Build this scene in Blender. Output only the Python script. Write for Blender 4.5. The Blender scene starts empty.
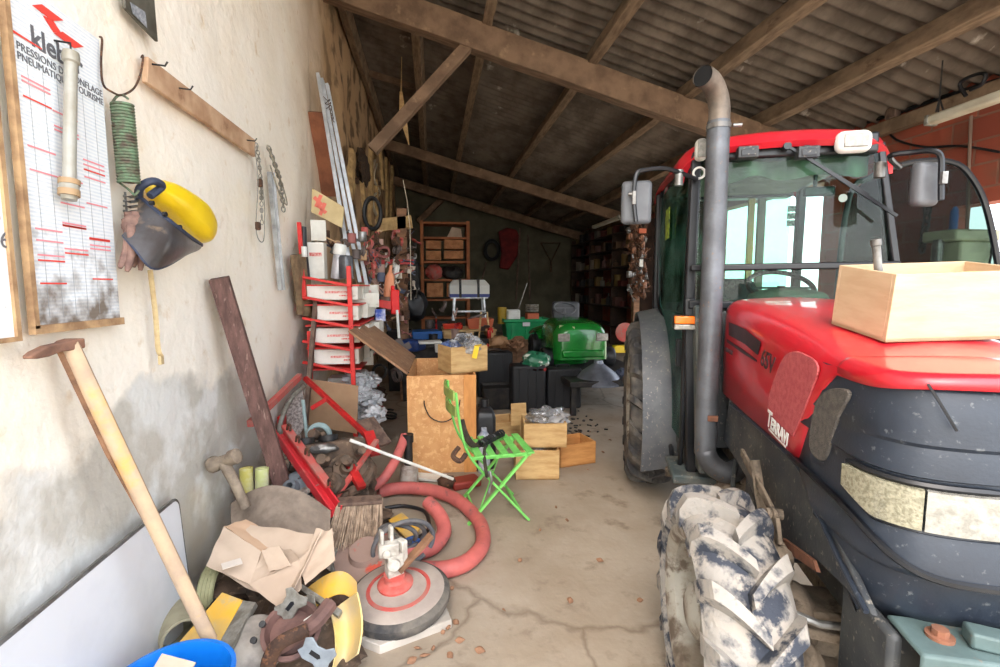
import bpy, bmesh, math, random
from mathutils import Vector, Matrix, noise
R = random.Random(7)
SC = bpy.context.scene
COL = SC.collection
PI = math.pi
# ---------------------------------------------------------------- camera and places
FPX = 480.0
PITCH = math.atan(46.5 / FPX)
YAW = math.atan(68 * math.cos(PITCH) / FPX)
EYE = Vector((0, 0, 1.5))
FWD = Vector((math.sin(YAW) * math.cos(PITCH), math.cos(YAW) * math.cos(PITCH), -math.sin(PITCH)))
RGT = Vector((math.cos(YAW), -math.sin(YAW), 0))
UPV = RGT.cross(FWD)
cam_d = bpy.data.cameras.new('camera'); cam = bpy.data.objects.new('camera', cam_d); COL.objects.link(cam)
cam.location = EYE; cam.rotation_euler = (PI / 2 - PITCH, 0, -YAW)
cam_d.sensor_width = 36; cam_d.lens = FPX * 36 / 1000; cam_d.clip_start = .02; cam_d.clip_end = 300
SC.camera = cam
WX = -1.1           # inner face of the left wall
RX = 5.07           # inner face of the right wall
BY = 16.0           # back wall

def ray(px, py): return FWD + RGT * ((px - 500) / FPX) - UPV * ((py - 333.5) / FPX)
def W(px, py, off=.02):            # surveyed point on a plane parallel to the left wall
    d = ray(px, py); return EYE + d * ((WX + off) / d.x)
def XP(px, py, X):
    d = ray(px, py); return EYE + d * (X / d.x)
def YP(px, py, Y):
    d = ray(px, py); return EYE + d * (Y / d.y)
def G(px, py, z=0.0):              # point on a level plane
    d = ray(px, py); return EYE + d * ((z - 1.5) / d.z)
def D(px, py, dep): return EYE + ray(px, py) * dep
def V(*a): return Vector(a)

# ---------------------------------------------------------------- materials
def lin(c):
    out = []
    for v in c:
        v = v / 255.0
        out.append(v / 12.92 if v <= .04045 else ((v + .055) / 1.055) ** 2.4)
    return (out[0], out[1], out[2], 1)

MC = {}
def mat(name, c1, c2=None, sc=6, rough=.6, metal=0, bump=0, bsc=40, stretch=(1, 1, 1), lo=.4, hi=.62, c3=None, sc3=25, lo3=.55, hi3=.65,
        coat=0, spec=.5, emit=0, wave=None, detail=5):
    if name in MC: return MC[name]
    m = bpy.data.materials.new(name); m.use_nodes = True
    nt = m.node_tree; N = nt.nodes; Lk = nt.links
    b = N['Principled BSDF']
    b.inputs['Roughness'].default_value = rough; b.inputs['Metallic'].default_value = metal
    b.inputs['Specular IOR Level'].default_value = spec; b.inputs['Coat Weight'].default_value = coat
    b.inputs['Base Color'].default_value = lin(c1)
    tc = N.new('ShaderNodeTexCoord'); mp = N.new('ShaderNodeMapping'); mp.inputs['Scale'].default_value = stretch
    Lk.new(tc.outputs['Object'], mp.inputs['Vector'])
    last = None
    def layer(prev, scale, colr, lo, hi, det):
        n = N.new('ShaderNodeTexNoise'); n.inputs['Scale'].default_value = scale; n.inputs['Detail'].default_value = det
        n.inputs['Roughness'].default_value = .6
        Lk.new(mp.outputs[0], n.inputs['Vector'])
        r = N.new('ShaderNodeMapRange'); r.inputs['From Min'].default_value = lo; r.inputs['From Max'].default_value = hi
        Lk.new(n.outputs['Fac'], r.inputs['Value'])
        mx = N.new('ShaderNodeMix'); mx.data_type = 'RGBA'
        Lk.new(r.outputs[0], mx.inputs['Factor'])
        if prev is None: mx.inputs[6].default_value = lin(c1)
        else: Lk.new(prev, mx.inputs[6])
        mx.inputs[7].default_value = lin(colr)
        return mx.outputs[2]
    if c2: last = layer(None, sc, c2, lo, hi, detail)
    if c3: last = layer(last, sc3, c3, lo3, hi3, 6)
    if wave:
        w = N.new('ShaderNodeTexWave'); w.wave_type = 'BANDS'; w.bands_direction = wave[0]; w.inputs['Scale'].default_value = wave[1]
        w.inputs['Distortion'].default_value = wave[2]; w.inputs['Detail'].default_value = 3
        Lk.new(mp.outputs[0], w.inputs['Vector'])
        mx = N.new('ShaderNodeMix'); mx.data_type = 'RGBA'; 
        r = N.new('ShaderNodeMath'); r.operation = 'MULTIPLY'; r.inputs[1].default_value = wave[4]
        Lk.new(w.outputs['Fac'], r.inputs[0]); Lk.new(r.outputs[0], mx.inputs['Factor'])
        if last is None: mx.inputs[6].default_value = lin(c1)
        else: Lk.new(last, mx.inputs[6])
        mx.inputs[7].default_value = lin(wave[3]); last = mx.outputs[2]
    if last is not None: Lk.new(last, b.inputs['Base Color'])
    if bump:
        n = N.new('ShaderNodeTexNoise'); n.inputs['Scale'].default_value = bsc; n.inputs['Detail'].default_value = 6
        Lk.new(mp.outputs[0], n.inputs['Vector'])
        bp = N.new('ShaderNodeBump'); bp.inputs['Strength'].default_value = bump; bp.inputs['Distance'].default_value = .01
        Lk.new(n.outputs['Fac'], bp.inputs['Height']); Lk.new(bp.outputs[0], b.inputs['Normal'])
    if emit:
        b.inputs['Emission Color'].default_value = lin(c1); b.inputs['Emission Strength'].default_value = emit
    MC[name] = m
    return m

def glassmat(name, tint, dust_haze=.06, dust_haze_c=(200, 205, 200), refl=1.0, rough=.03):
    if name in MC: return MC[name]
    m = bpy.data.materials.new(name); m.use_nodes = True
    nt = m.node_tree; N = nt.nodes; Lk = nt.links
    for n in list(N):
        if n.type == 'BSDF_PRINCIPLED': N.remove(n)
    out = [n for n in N if n.type == 'OUTPUT_MATERIAL'][0]
    tr = N.new('ShaderNodeBsdfTransparent'); tr.inputs[0].default_value = lin(tint)
    gl = N.new('ShaderNodeBsdfGlossy'); gl.inputs['Roughness'].default_value = rough if rough > .1 else 0
    df = N.new('ShaderNodeBsdfDiffuse'); df.inputs[0].default_value = lin(dust_haze_c)
    fr = N.new('ShaderNodeFresnel'); fr.inputs[0].default_value = 1.45
    ml = N.new('ShaderNodeMath'); ml.operation = 'MULTIPLY'; ml.inputs[1].default_value = refl
    ge = N.new('ShaderNodeNewGeometry'); iv = N.new('ShaderNodeMath'); iv.operation = 'SUBTRACT'; iv.inputs[0].default_value = 1; Lk.new(ge.outputs['Backfacing'], iv.inputs[1])
    mb_ = N.new('ShaderNodeMath'); mb_.operation = 'MULTIPLY'; Lk.new(fr.outputs[0], mb_.inputs[0]); Lk.new(iv.outputs[0], mb_.inputs[1])   # reflect on the outer face only
    Lk.new(mb_.outputs[0], ml.inputs[0])
    m1 = N.new('ShaderNodeMixShader'); Lk.new(ml.outputs[0], m1.inputs[0]); Lk.new(tr.outputs[0], m1.inputs[1]); Lk.new(gl.outputs[0], m1.inputs[2])
    tc = N.new('ShaderNodeTexCoord'); nz = N.new('ShaderNodeTexNoise'); nz.inputs['Scale'].default_value = 4; nz.inputs['Detail'].default_value = 2
    Lk.new(tc.outputs['Object'], nz.inputs['Vector'])
    r = N.new('ShaderNodeMapRange'); r.inputs['From Min'].default_value = .35; r.inputs['From Max'].default_value = .75; r.inputs['To Max'].default_value = dust_haze * 2
    Lk.new(nz.outputs['Fac'], r.inputs['Value'])
    m2 = N.new('ShaderNodeMixShader'); Lk.new(r.outputs[0], m2.inputs[0]); Lk.new(m1.outputs[0], m2.inputs[1]); Lk.new(df.outputs[0], m2.inputs[2])
    Lk.new(m2.outputs[0], out.inputs['Surface'])
    MC[name] = m
    return m

# ---------------------------------------------------------------- mesh builder
def frame_of(d, up=None):
    d = Vector(d).normalized()
    up = Vector(up) if up is not None else (Vector((0, 0, 1)) if abs(d.z) < .95 else Vector((0, 1, 0)))
    x = up.cross(d)
    if x.length < 1e-6: x = Vector((1, 0, 0)).cross(d)
    x.normalize(); y = d.cross(x)
    return x, y, d

def catmull(pts, n=6, closed=False):
    P = [Vector(p) for p in pts]; out = []
    L = len(P)
    rng = range(L) if closed else range(L - 1)
    for i in rng:
        if closed: a, b, c, d = P[(i - 1) % L], P[i], P[(i + 1) % L], P[(i + 2) % L]
        else: a, b, c, d = P[max(i - 1, 0)], P[i], P[i + 1], P[min(i + 2, L - 1)]
        for k in range(n):
            t = k / n
            out.append(.5 * ((2 * b) + (c - a) * t + (2 * a - 5 * b + 4 * c - d) * t * t + (3 * b - a - 3 * c + d) * t ** 3))
    if not closed: out.append(P[-1])
    return out

class MB:
    def __init__(s): s.bm = bmesh.new(); s.mi = 0; s.mats = []
    def face(s, vs):
        try:
            f = s.bm.faces.new(vs); f.material_index = s.mi; return f
        except ValueError: return None
    def use(s, m):
        if m not in s.mats: s.mats.append(m)
        s.mi = s.mats.index(m); return s
    def loft(s, rings, closed=True, cap=True):
        rv = [[s.bm.verts.new(p) for p in r] for r in rings]
        n = len(rv[0])
        for a, b in zip(rv, rv[1:]):
            for i in range(n if closed else n - 1):
                j = (i + 1) % n
                s.face((a[i], a[j], b[j], b[i]))
        if cap and closed:
            s.face(rv[0][::-1]); s.face(rv[-1])
        return rv
    def box(s, c, sz, rz=0, M=None):
        if M is None: M = Matrix.Rotation(rz, 3, 'Z')
        c = Vector(c); h = Vector(sz) / 2
        q = [c + M @ Vector((x * h.x, y * h.y, z * h.z)) for z in (-1, 1) for x, y in ((-1, -1), (1, -1), (1, 1), (-1, 1))]
        s.loft([q[:4], q[4:]]); return s
    def bar(s, a, b, w, h, up=None, w2=None, h2=None):
        a = Vector(a); b = Vector(b); x, y, d = frame_of(b - a, up); w2 = w2 or w; h2 = h2 or h
        s.loft([[a + x * (i * w / 2) + y * (j * h / 2) for i, j in ((-1, -1), (1, -1), (1, 1), (-1, 1))],
                [b + x * (i * w2 / 2) + y * (j * h2 / 2) for i, j in ((-1, -1), (1, -1), (1, 1), (-1, 1))]]); return s
    def tube(s, pts, r, n=10, cap=True, closed=False, flat=1.0):
        P = [Vector(p) for p in pts]; rings = []; prev = None
        for i, p in enumerate(P):
            if closed: d = P[(i + 1) % len(P)] - P[i - 1]
            else: d = P[min(i + 1, len(P) - 1)] - P[max(i - 1, 0)]
            if d.length < 1e-9: d = Vector((0, 0, 1))
            d.normalize()
            if prev is None: x, y, _ = frame_of(d)
            else:
                x = prev - d * prev.dot(d)
                if x.length < 1e-6: x, y, _ = frame_of(d)
                x.normalize(); y = d.cross(x)
            prev = x
            rr = r[i] if isinstance(r, (list, tuple)) else r
            rings.append([p + x * (rr * math.cos(2 * PI * k / n)) + y * (rr * flat * math.sin(2 * PI * k / n)) for k in range(n)])
        if closed: rings.append(rings[0])
        s.loft(rings, cap=cap and not closed); return s
    def cyl(s, a, b, r, r2=None, n=20, cap=True):
        a = Vector(a); b = Vector(b); x, y, d = frame_of(b - a); r2 = r if r2 is None else r2
        f = lambda c, q: [c + x * (q * math.cos(2 * PI * k / n)) + y * (q * math.sin(2 * PI * k / n)) for k in range(n)]
        s.loft([f(a, r), f(b, r2)], cap=cap); return s
    def lathe(s, o, axis, prof, n=28, cap=True, up=None):
        o = Vector(o); x, y, d = frame_of(axis, up)
        rings = [[o + d * h + x * (r * math.cos(2 * PI * k / n)) + y * (r * math.sin(2 * PI * k / n)) for k in range(n)] for r, h in prof]
        s.loft(rings, cap=cap); return s
    def prism(s, pts, off):
        P = [Vector(p) for p in pts]; off = Vector(off)
        s.loft([P, [p + off for p in P]]); return s
    def sheet(s, f, nu, nv, th=.0):
        # f(u,v)->point ; th>0 gives thickness along the normal
        g = [[Vector(f(i / nu, j / nv)) for j in range(nv + 1)] for i in range(nu + 1)]
        def nrm(i, j):
            a = g[min(i + 1, nu)][j] - g[max(i - 1, 0)][j]; b = g[i][min(j + 1, nv)] - g[i][max(j - 1, 0)]
            n = a.cross(b); return n.normalized() if n.length > 1e-9 else Vector((0, 0, 1))
        A = [[s.bm.verts.new(g[i][j]) for j in range(nv + 1)] for i in range(nu + 1)]
        for i in range(nu):
            for j in range(nv): s.face((A[i][j], A[i + 1][j], A[i + 1][j + 1], A[i][j + 1]))
        if th:
            B = [[s.bm.verts.new(g[i][j] - nrm(i, j) * th) for j in range(nv + 1)] for i in range(nu + 1)]
            for i in range(nu):
                for j in range(nv): s.face((B[i][j], B[i][j + 1], B[i + 1][j + 1], B[i + 1][j]))
            for i in range(nu):
                s.face((A[i][0], B[i][0], B[i + 1][0], A[i + 1][0])); s.face((A[i][nv], A[i + 1][nv], B[i + 1][nv], B[i][nv]))
            for j in range(nv):
                s.face((A[0][j], A[0][j + 1], B[0][j + 1], B[0][j])); s.face((A[nu][j], B[nu][j], B[nu][j + 1], A[nu][j + 1]))
        return s
    def blob(s, c, rad, amp=.15, fr=3, seed=0, sub=3, M=None):
        c = Vector(c); rad = Vector(rad)
        t = bmesh.new(); bmesh.ops.create_icosphere(t, subdivisions=sub, radius=1)
        mp = {}
        for v in t.verts:
            p = v.co.normalized(); k = 1 + amp * noise.noise(p * fr + Vector((seed * 7.3, seed, 0)))
            q = Vector((p.x * rad.x, p.y * rad.y, p.z * rad.z)) * k
            if M: q = M @ q
            mp[v.index] = s.bm.verts.new(c + q)
        for f in t.faces: s.face([mp[v.index] for v in f.verts])
        t.free(); return s
    def build(s, name, m=None, parent=None, local=False, sharp=38, bevel=0, seg=2, jitter=0, solid=0, sub=0):
        bm = s.bm
        bmesh.ops.recalc_face_normals(bm, faces=bm.faces[:])
        if jitter:
            for v in bm.verts: v.co += Vector((R.uniform(-1, 1), R.uniform(-1, 1), R.uniform(-1, 1))) * jitter
        cs = math.radians(sharp)
        for f in bm.faces: f.smooth = True
        for e in bm.edges:
            if len(e.link_faces) == 2: e.smooth = e.calc_face_angle(0) < cs
        me = bpy.data.meshes.new(name); o = bpy.data.objects.new(name, me); COL.objects.link(o)
        if parent is None:
            if bm.verts:
                xs = [v.co.x for v in bm.verts]; ys = [v.co.y for v in bm.verts]; zs = [v.co.z for v in bm.verts]
                c = Vector(((min(xs) + max(xs)) / 2, (min(ys) + max(ys)) / 2, min(zs)))
                if not local:
                    for v in bm.verts: v.co -= c
                    o.location = c
        else:
            o.parent = parent
            if not local:
                Mi = world_of(parent).inverted()
                for v in bm.verts: v.co = Mi @ v.co
        bm.to_mesh(me); bm.free()
        if m is not None and not s.mats: me.materials.append(m)
        for q in s.mats: me.materials.append(q)
        if bevel:
            md = o.modifiers.new('bevel', 'BEVEL'); md.width = bevel; md.segments = seg; md.limit_method = 'ANGLE'; md.angle_limit = .6; md.harden_normals = False
        if sub:
            md = o.modifiers.new('sub', 'SUBSURF'); md.levels = sub; md.render_levels = sub
        return o

def world_of(o):
    M = Matrix.LocRotScale(o.location, o.rotation_euler, o.scale)
    while o.parent:
        o = o.parent; M = Matrix.LocRotScale(o.location, o.rotation_euler, o.scale) @ M
    return M

def tag(o, label, cat, group=None):
    o['label'] = label; o['category'] = cat
    if group: o['group'] = group
    return o
def thing(name, label, cat, loc=(0, 0, 0), rz=0, group=None):
    o = bpy.data.objects.new(name, None); COL.objects.link(o); o.empty_display_size = .1
    o.location = loc; o.rotation_euler = (0, 0, rz)
    return tag(o, label, cat, group)
def struct(o): o['kind'] = 'structure'; return o
def copy_tree(o, parent=None, label=None, group=None):
    c = o.copy(); COL.objects.link(c)
    if parent: c.parent = parent
    if label: c['label'] = label
    if group: c['group'] = group
    for ch in [x for x in list(COL.objects) if x.parent == o]: copy_tree(ch, c)
    return c

def lettering(name, txt, origin, right, up, size, m, parent=None, depth=.001, local=False, bold=0, shear=0, sx=1.0):
    cu = bpy.data.curves.new(name, 'FONT'); cu.body = txt; cu.size = size; cu.extrude = depth; cu.offset = bold; cu.shear = shear; cu.resolution_u = 3
    t = bpy.data.objects.new(name + '_tmp', cu); COL.objects.link(t)
    bpy.context.view_layer.update()
    me = bpy.data.meshes.new_from_object(t.evaluated_get(bpy.context.evaluated_depsgraph_get()))
    bpy.data.objects.remove(t)
    right = Vector(right).normalized(); up = Vector(up).normalized(); n = right.cross(up)
    Mx = Matrix(((right.x * sx, up.x, n.x, origin[0]), (right.y * sx, up.y, n.y, origin[1]), (right.z * sx, up.z, n.z, origin[2]), (0, 0, 0, 1)))
    me.transform(Mx)
    if parent and not local: me.transform(world_of(parent).inverted())
    me.materials.clear(); me.materials.append(m)
    o = bpy.data.objects.new(name, me); COL.objects.link(o)
    if parent: o.parent = parent
    return o

# common materials
M_RUST = mat('rusty_iron', (92, 66, 50), (60, 46, 40), 14, .85, .3, .4, 60, c3=(128, 88, 62), sc3=30)
M_DARK = mat('dark_metal', (38, 38, 40), (60, 56, 52), 10, .55, .4, .1)
M_STEEL = mat('worn_steel', (150, 150, 148), (105, 102, 98), 12, .4, .7, .1)
M_ALU = mat('dull_aluminium', (196, 198, 200), (150, 150, 150), 8, .4, .75, .05)
M_RED = mat('red_paint', (196, 34, 34), (150, 30, 28), 9, .5, 0, .1, c3=(110, 70, 60), sc3=30, lo3=.62, hi3=.7)
M_REDPALE = mat('dusty_red_paint', (196, 78, 72), (170, 110, 100), 8, .65, 0, .1, c3=(150, 120, 108), sc3=24, lo3=.58, hi3=.7)
M_PINE = mat('pale_pine_wood', (205, 172, 120), (182, 144, 92), 5, .65, 0, .1, 50, (1, 1, 5), c3=(140, 100, 60), sc3=6, lo3=.68, hi3=.74)
M_WOOD = mat('old_brown_wood', (142, 104, 76), (104, 74, 54), 5, .8, 0, .3, 40, (1, 1, 4))
M_GREYWOOD = mat('grey_weathered_wood', (118, 96, 82), (84, 66, 58), 6, .85, 0, .4, 40, (4, 4, 1))
M_CARD = mat('brown_cardboard', (194, 174, 154), (180, 158, 138), 3, .85, 0, .05)
M_BLACKP = mat('black_plastic', (22, 23, 26), (34, 35, 38), 6, .45)
M_WHITEP = mat('white_plastic', (226, 226, 220), (205, 203, 195), 5, .45)
M_YELLOW = mat('yellow_paint', (232, 180, 60), (206, 172, 104), 5, .5, 0, .1, c3=(190, 170, 130), sc3=12, lo3=.6, hi3=.7)
M_CREAMWALL = None
# ================================================================ SETTING
def floor_mat():
    m = mat('dusty_concrete_floor', (150, 136, 118), (166, 154, 138), 1.3, .9, 0, .35, 30, c3=(120, 106, 90), sc3=4.5, lo3=.56, hi3=.72)
    nt = m.node_tree; N = nt.nodes; Lk = nt.links; b = N['Principled BSDF']
    src = b.inputs['Base Color'].links[0].from_socket
    tc = [n for n in N if n.type == 'TEX_COORD'][0]
    v = N.new('ShaderNodeTexVoronoi'); v.feature = 'DISTANCE_TO_EDGE'; v.inputs['Scale'].default_value = .45
    nz = N.new('ShaderNodeTexNoise'); nz.inputs['Scale'].default_value = 1.5; nz.inputs['Detail'].default_value = 8
    mx = N.new('ShaderNodeMix'); mx.data_type = 'VECTOR'; mx.inputs['Factor'].default_value = .35
    Lk.new(tc.outputs['Object'], nz.inputs['Vector']); Lk.new(tc.outputs['Object'], mx.inputs[4]); Lk.new(nz.outputs['Color'], mx.inputs[5])
    Lk.new(mx.outputs[1], v.inputs['Vector'])
    r = N.new('ShaderNodeMapRange'); r.inputs['From Min'].default_value = 0; r.inputs['From Max'].default_value = .006
    r.inputs['To Min'].default_value = .55; r.inputs['To Max'].default_value = 0
    Lk.new(v.outputs['Distance'], r.inputs['Value'])
    m2 = N.new('ShaderNodeMix'); m2.data_type = 'RGBA'; Lk.new(r.outputs[0], m2.inputs['Factor']); Lk.new(src, m2.inputs[6]); m2.inputs[7].default_value = lin((96, 80, 64))
    Lk.new(m2.outputs[2], b.inputs['Base Color'])
    return m
def bumpy(u, v, s, amp, fr): return amp * noise.noise(Vector((u * fr, v * fr, s)))

b = MB()
b.sheet(lambda u, v: (-1.25 + u * 6.6, -.6 + v * 16.9, bumpy(u * 6.6, v * 17, 3, .006, 1.2)), 60, 140)
struct(b.build('floor', floor_mat(), local=True))
b = MB(); b.box((1, -6, -.03), (60, 90, .02))
struct(b.build('ground', mat('pale_yard_gravel', (188, 180, 165), (170, 160, 145), 3, .9, 0, .2)))

# left wall: limewashed render, bare stone and torn render further in
def wall_mat():
    m = mat('limewashed_render', (250, 243, 230), (246, 236, 218), 1.4, .95, 0, .6, 22, c3=(226, 208, 180), sc3=9, lo3=.6, hi3=.75)
    nt = m.node_tree; N = nt.nodes; Lk = nt.links; b = N['Principled BSDF']
    src = b.inputs['Base Color'].links[0].from_socket
    tc = [n for n in N if n.type == 'TEX_COORD'][0]
    sp = N.new('ShaderNodeSeparateXYZ'); Lk.new(tc.outputs['Object'], sp.inputs[0])
    def noisy(scale, det=6):
        nz = N.new('ShaderNodeTexNoise'); nz.inputs['Scale'].default_value = scale; nz.inputs['Detail'].default_value = det
        Lk.new(tc.outputs['Object'], nz.inputs['Vector']); return nz.outputs['Fac']
    def mth(op, a, b_):
        n = N.new('ShaderNodeMath'); n.operation = op
        for k, q in enumerate((a, b_)):
            if isinstance(q, (int, float)): n.inputs[k].default_value = q
            else: Lk.new(q, n.inputs[k])
        return n.outputs[0]
    def mixc(fac, a, colr):
        mx = N.new('ShaderNodeMix'); mx.data_type = 'RGBA'; Lk.new(fac, mx.inputs['Factor']); Lk.new(a, mx.inputs[6]); mx.inputs[7].default_value = lin(colr)
        return mx.outputs[2]
    def rng(x, a, b_, lo=0, hi=1):
        n = N.new('ShaderNodeMapRange'); Lk.new(x, n.inputs['Value']); n.inputs['From Min'].default_value = a; n.inputs['From Max'].default_value = b_
        n.inputs['To Min'].default_value = lo; n.inputs['To Max'].default_value = hi; return n.outputs[0]
    # grey cement render along the foot of the wall with a ragged upper edge
    h = mth('ADD', sp.outputs['Z'], mth('MULTIPLY', mth('SUBTRACT', noisy(1.6), .5), 1.1))
    f = rng(h, .98, .90, 0, .85)
    src = mixc(f, src, (188, 184, 174))
    # white salts on the cement
    w = mth('MULTIPLY', rng(noisy(4, 8), .48, .60, 0, .9), f)
    src = mixc(w, src, (232, 232, 228))
    # dark damp stains
    d = mth('MULTIPLY', rng(noisy(2.2, 8), .58, .72, 0, .55), f)
    src = mixc(d, src, (140, 136, 124))
    # ochre bloom and old rose wash
    yb = rng(noisy(1.1, 4), .62, .74, 0, .35); src = mixc(yb, src, (232, 206, 146))
    # far part: browner bare render
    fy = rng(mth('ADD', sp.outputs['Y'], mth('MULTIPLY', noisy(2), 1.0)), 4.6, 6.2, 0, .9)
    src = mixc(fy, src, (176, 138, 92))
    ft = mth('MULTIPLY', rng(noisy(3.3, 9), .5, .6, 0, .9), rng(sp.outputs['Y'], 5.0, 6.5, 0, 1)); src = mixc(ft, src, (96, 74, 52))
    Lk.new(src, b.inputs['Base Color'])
    return m
b = MB()
def fl(u, v):
    y = -1.2 + u * 17.3; z = v * 5.3
    a = .012 if y < 5 else .05
    x = WX - .02 + a * noise.noise(Vector((y * 1.3, z * 1.3, 2))) + .006 * noise.noise(Vector((y * 7, z * 7, 2)))
    return (x, y, z)
b.sheet(fl, 300, 110, .25)
struct(b.build('wall_left', wall_mat(), local=True))

def ROOFZ(x): return 4.76 - .27 * x
# right wall: hollow red brick with two openings (daylight outside)
def brick_mat():
    m = bpy.data.materials.new('red_hollow_brick'); m.use_nodes = True; N = m.node_tree.nodes; Lk = m.node_tree.links; p = N['Principled BSDF']
    p.inputs['Roughness'].default_value = .9
    tc = N.new('ShaderNodeTexCoord'); sp = N.new('ShaderNodeSeparateXYZ'); cb = N.new('ShaderNodeCombineXYZ')
    Lk.new(tc.outputs['Object'], sp.inputs[0]); Lk.new(sp.outputs['Y'], cb.inputs['X']); Lk.new(sp.outputs['Z'], cb.inputs['Y'])
    br = N.new('ShaderNodeTexBrick'); br.inputs['Scale'].default_value = 1; br.inputs['Brick Width'].default_value = .42; br.inputs['Row Height'].default_value = .22
    br.inputs['Mortar Size'].default_value = .012; br.inputs['Mortar Smooth'].default_value = .3
    br.inputs['Color1'].default_value = lin((160, 80, 58)); br.inputs['Color2'].default_value = lin((134, 64, 48)); br.inputs['Mortar'].default_value = lin((140, 96, 78))
    Lk.new(cb.outputs[0], br.inputs['Vector'])
    nz = N.new('ShaderNodeTexNoise'); nz.inputs['Scale'].default_value = 3; nz.inputs['Detail'].default_value = 8; Lk.new(tc.outputs['Object'], nz.inputs['Vector'])
    r = N.new('ShaderNodeMapRange'); r.inputs['From Min'].default_value = .5; r.inputs['From Max'].default_value = .7; r.inputs['To Max'].default_value = .6; Lk.new(nz.outputs['Fac'], r.inputs['Value'])
    mx = N.new('ShaderNodeMix'); mx.data_type = 'RGBA'; Lk.new(r.outputs[0], mx.inputs['Factor']); Lk.new(br.outputs['Color'], mx.inputs[6]); mx.inputs[7].default_value = lin((120, 84, 66))
    Lk.new(mx.outputs[2], p.inputs['Base Color'])
    bp = N.new('ShaderNodeBump'); bp.inputs['Strength'].default_value = .5; bp.inputs['Distance'].default_value = .01; bp.invert = True
    Lk.new(br.outputs['Fac'], bp.inputs['Height']); Lk.new(bp.outputs[0], p.inputs['Normal'])
    return m
b = MB()
T = .22; top = 3.7
O1 = (5.75, 8.15, 0, 2.86); O2 = (1.2, 4.15, 0, 2.28)
def wseg(y0, y1, z0, z1): b.box((RX + T / 2, (y0 + y1) / 2, (z0 + z1) / 2), (T, y1 - y0, z1 - z0))
wseg(.6, O2[0], 0, top); wseg(O2[0], O2[1], O2[3], top); wseg(O2[1], O1[0], 0, top); wseg(O1[0], O1[1], O1[3], top); wseg(O1[1], BY + .2, 0, top)
struct(b.build('wall_right', brick_mat(), local=True))
b = MB()
b.prism([(-1.3, BY, 0), (RX + .2, BY, 0), (RX + .2, BY, ROOFZ(RX) - .04), (-1.3, BY, ROOFZ(-1.3) - .04)], (0, .2, 0))
struct(b.build('wall_back', mat('grey_green_blockwork', (100, 96, 78), (80, 76, 62), 1.5, .95, 0, .3, 20)))

# roof: corrugated fibre cement on purlins and rafters
def roof_mat():
    return mat('lichened_fibre_cement', (116, 104, 92), (84, 74, 64), 3, .95, 0, .3, 40, (1, .5, 1), c3=(196, 188, 176), sc3=3.2, lo3=.66, hi3=.76)
b = MB()
y0, y1 = .3, BY + .3
def rf(u, v):
    y = y0 + u * (y1 - y0); x = -1.35 + v * 6.9
    return (x, y, ROOFZ(x) + .03 * math.cos(2 * PI * y / .177) + (.012 if (x * .55) % 1 < .5 else 0))
b.sheet(rf, 1080, 14, .012)
struct(b.build('ceiling', roof_mat(), local=True))
M_BEAM = mat('old_oak_beam', (130, 104, 82), (102, 80, 62), 4, .85, 0, .4, 30, (1, 6, 1), c3=(156, 128, 100), sc3=7, lo3=.6, hi3=.75)
M_BEAM2 = mat('old_pine_purlin', (142, 120, 96), (110, 90, 70), 4, .85, 0, .4, 30, (6, 1, 1), c3=(90, 66, 48), sc3=5, lo3=.6, hi3=.72)
tn = 0
def beamobj(a, bb, w, h, m=M_BEAM, up=None):
    global tn
    tn += 1
    q = MB(); a = V(*a); bb = V(*bb)
    n = 14; x, y, d = frame_of(bb - a, up)
    rings = []
    for i in range(n + 1):
        c = a.lerp(bb, i / n); k = .008
        c = c + x * noise.noise(c * 1.3) * k * 1.5 + y * noise.noise(c * 1.1 + V(5, 5, 5)) * k * 1.5
        rings.append([c + x * (sx * w / 2) + y * (sy * h / 2) for sx, sy in ((-1, -1), (1, -1), (1, 1), (-1, 1))])
    q.loft(rings)
    o = q.build('trim_%d' % tn, m, bevel=.006); struct(o); return o
def rz_under(x, off): return ROOFZ(x) - off
# rafters run down the slope (across the picture); purlins run into the depth
for (Y, w, h) in ((5.62, .16, .30), (11.3, .14, .22), (15.2, .16, .24)):
    beamobj((-1.2, Y, rz_under(-1.2, .36)), (RX + .05, Y, rz_under(RX + .05, .36)), w, h)
def purlin_x(px, py):     # purlins found where their line crosses the picture
    d = ray(px, py); t = (4.76 - .18 - 1.5 - .27 * 0) / (d.z + .27 * d.x); return EYE.x + d.x * t
for px, py in ((417, 31), (488, 24), (618, 28), (765, 38), (905, 54)):
    X = purlin_x(px, py); beamobj((X, .35, rz_under(X, .13)), (X, BY, rz_under(X, .13)), .11, .18, M_BEAM2, up=(0.26, 0, 1))
beamobj((-1.02, 2.0, rz_under(-1.02, .13)), (-1.02, BY, rz_under(-1.02, .13)), .10, .16, M_BEAM2, up=(0.26, 0, 1))
# a thin tie lath between wall and purlin
beamobj(YP(366, 72, 8.4), YP(416, 88, 8.4), .07, .09, M_BEAM)
# brace from wall to rafter
A = W(378, 152, .0); A = YP(372, 150, 5.62); B_ = YP(468, 46, 5.62)
A.x = max(A.x, WX - .02)
beamobj(A, B_, .12, .12, M_BEAM)
# dark diagonal brace on the back wall
beamobj(YP(418, 222, 15.8), YP(452, 190, 15.8), .18, .18, M_BEAM)
# timber lintel above the right-hand opening, brick top beam
beamobj((RX - .06, .6, 3.25), (RX - .06, BY, 3.25), .1, .14, M_BEAM2)
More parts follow.
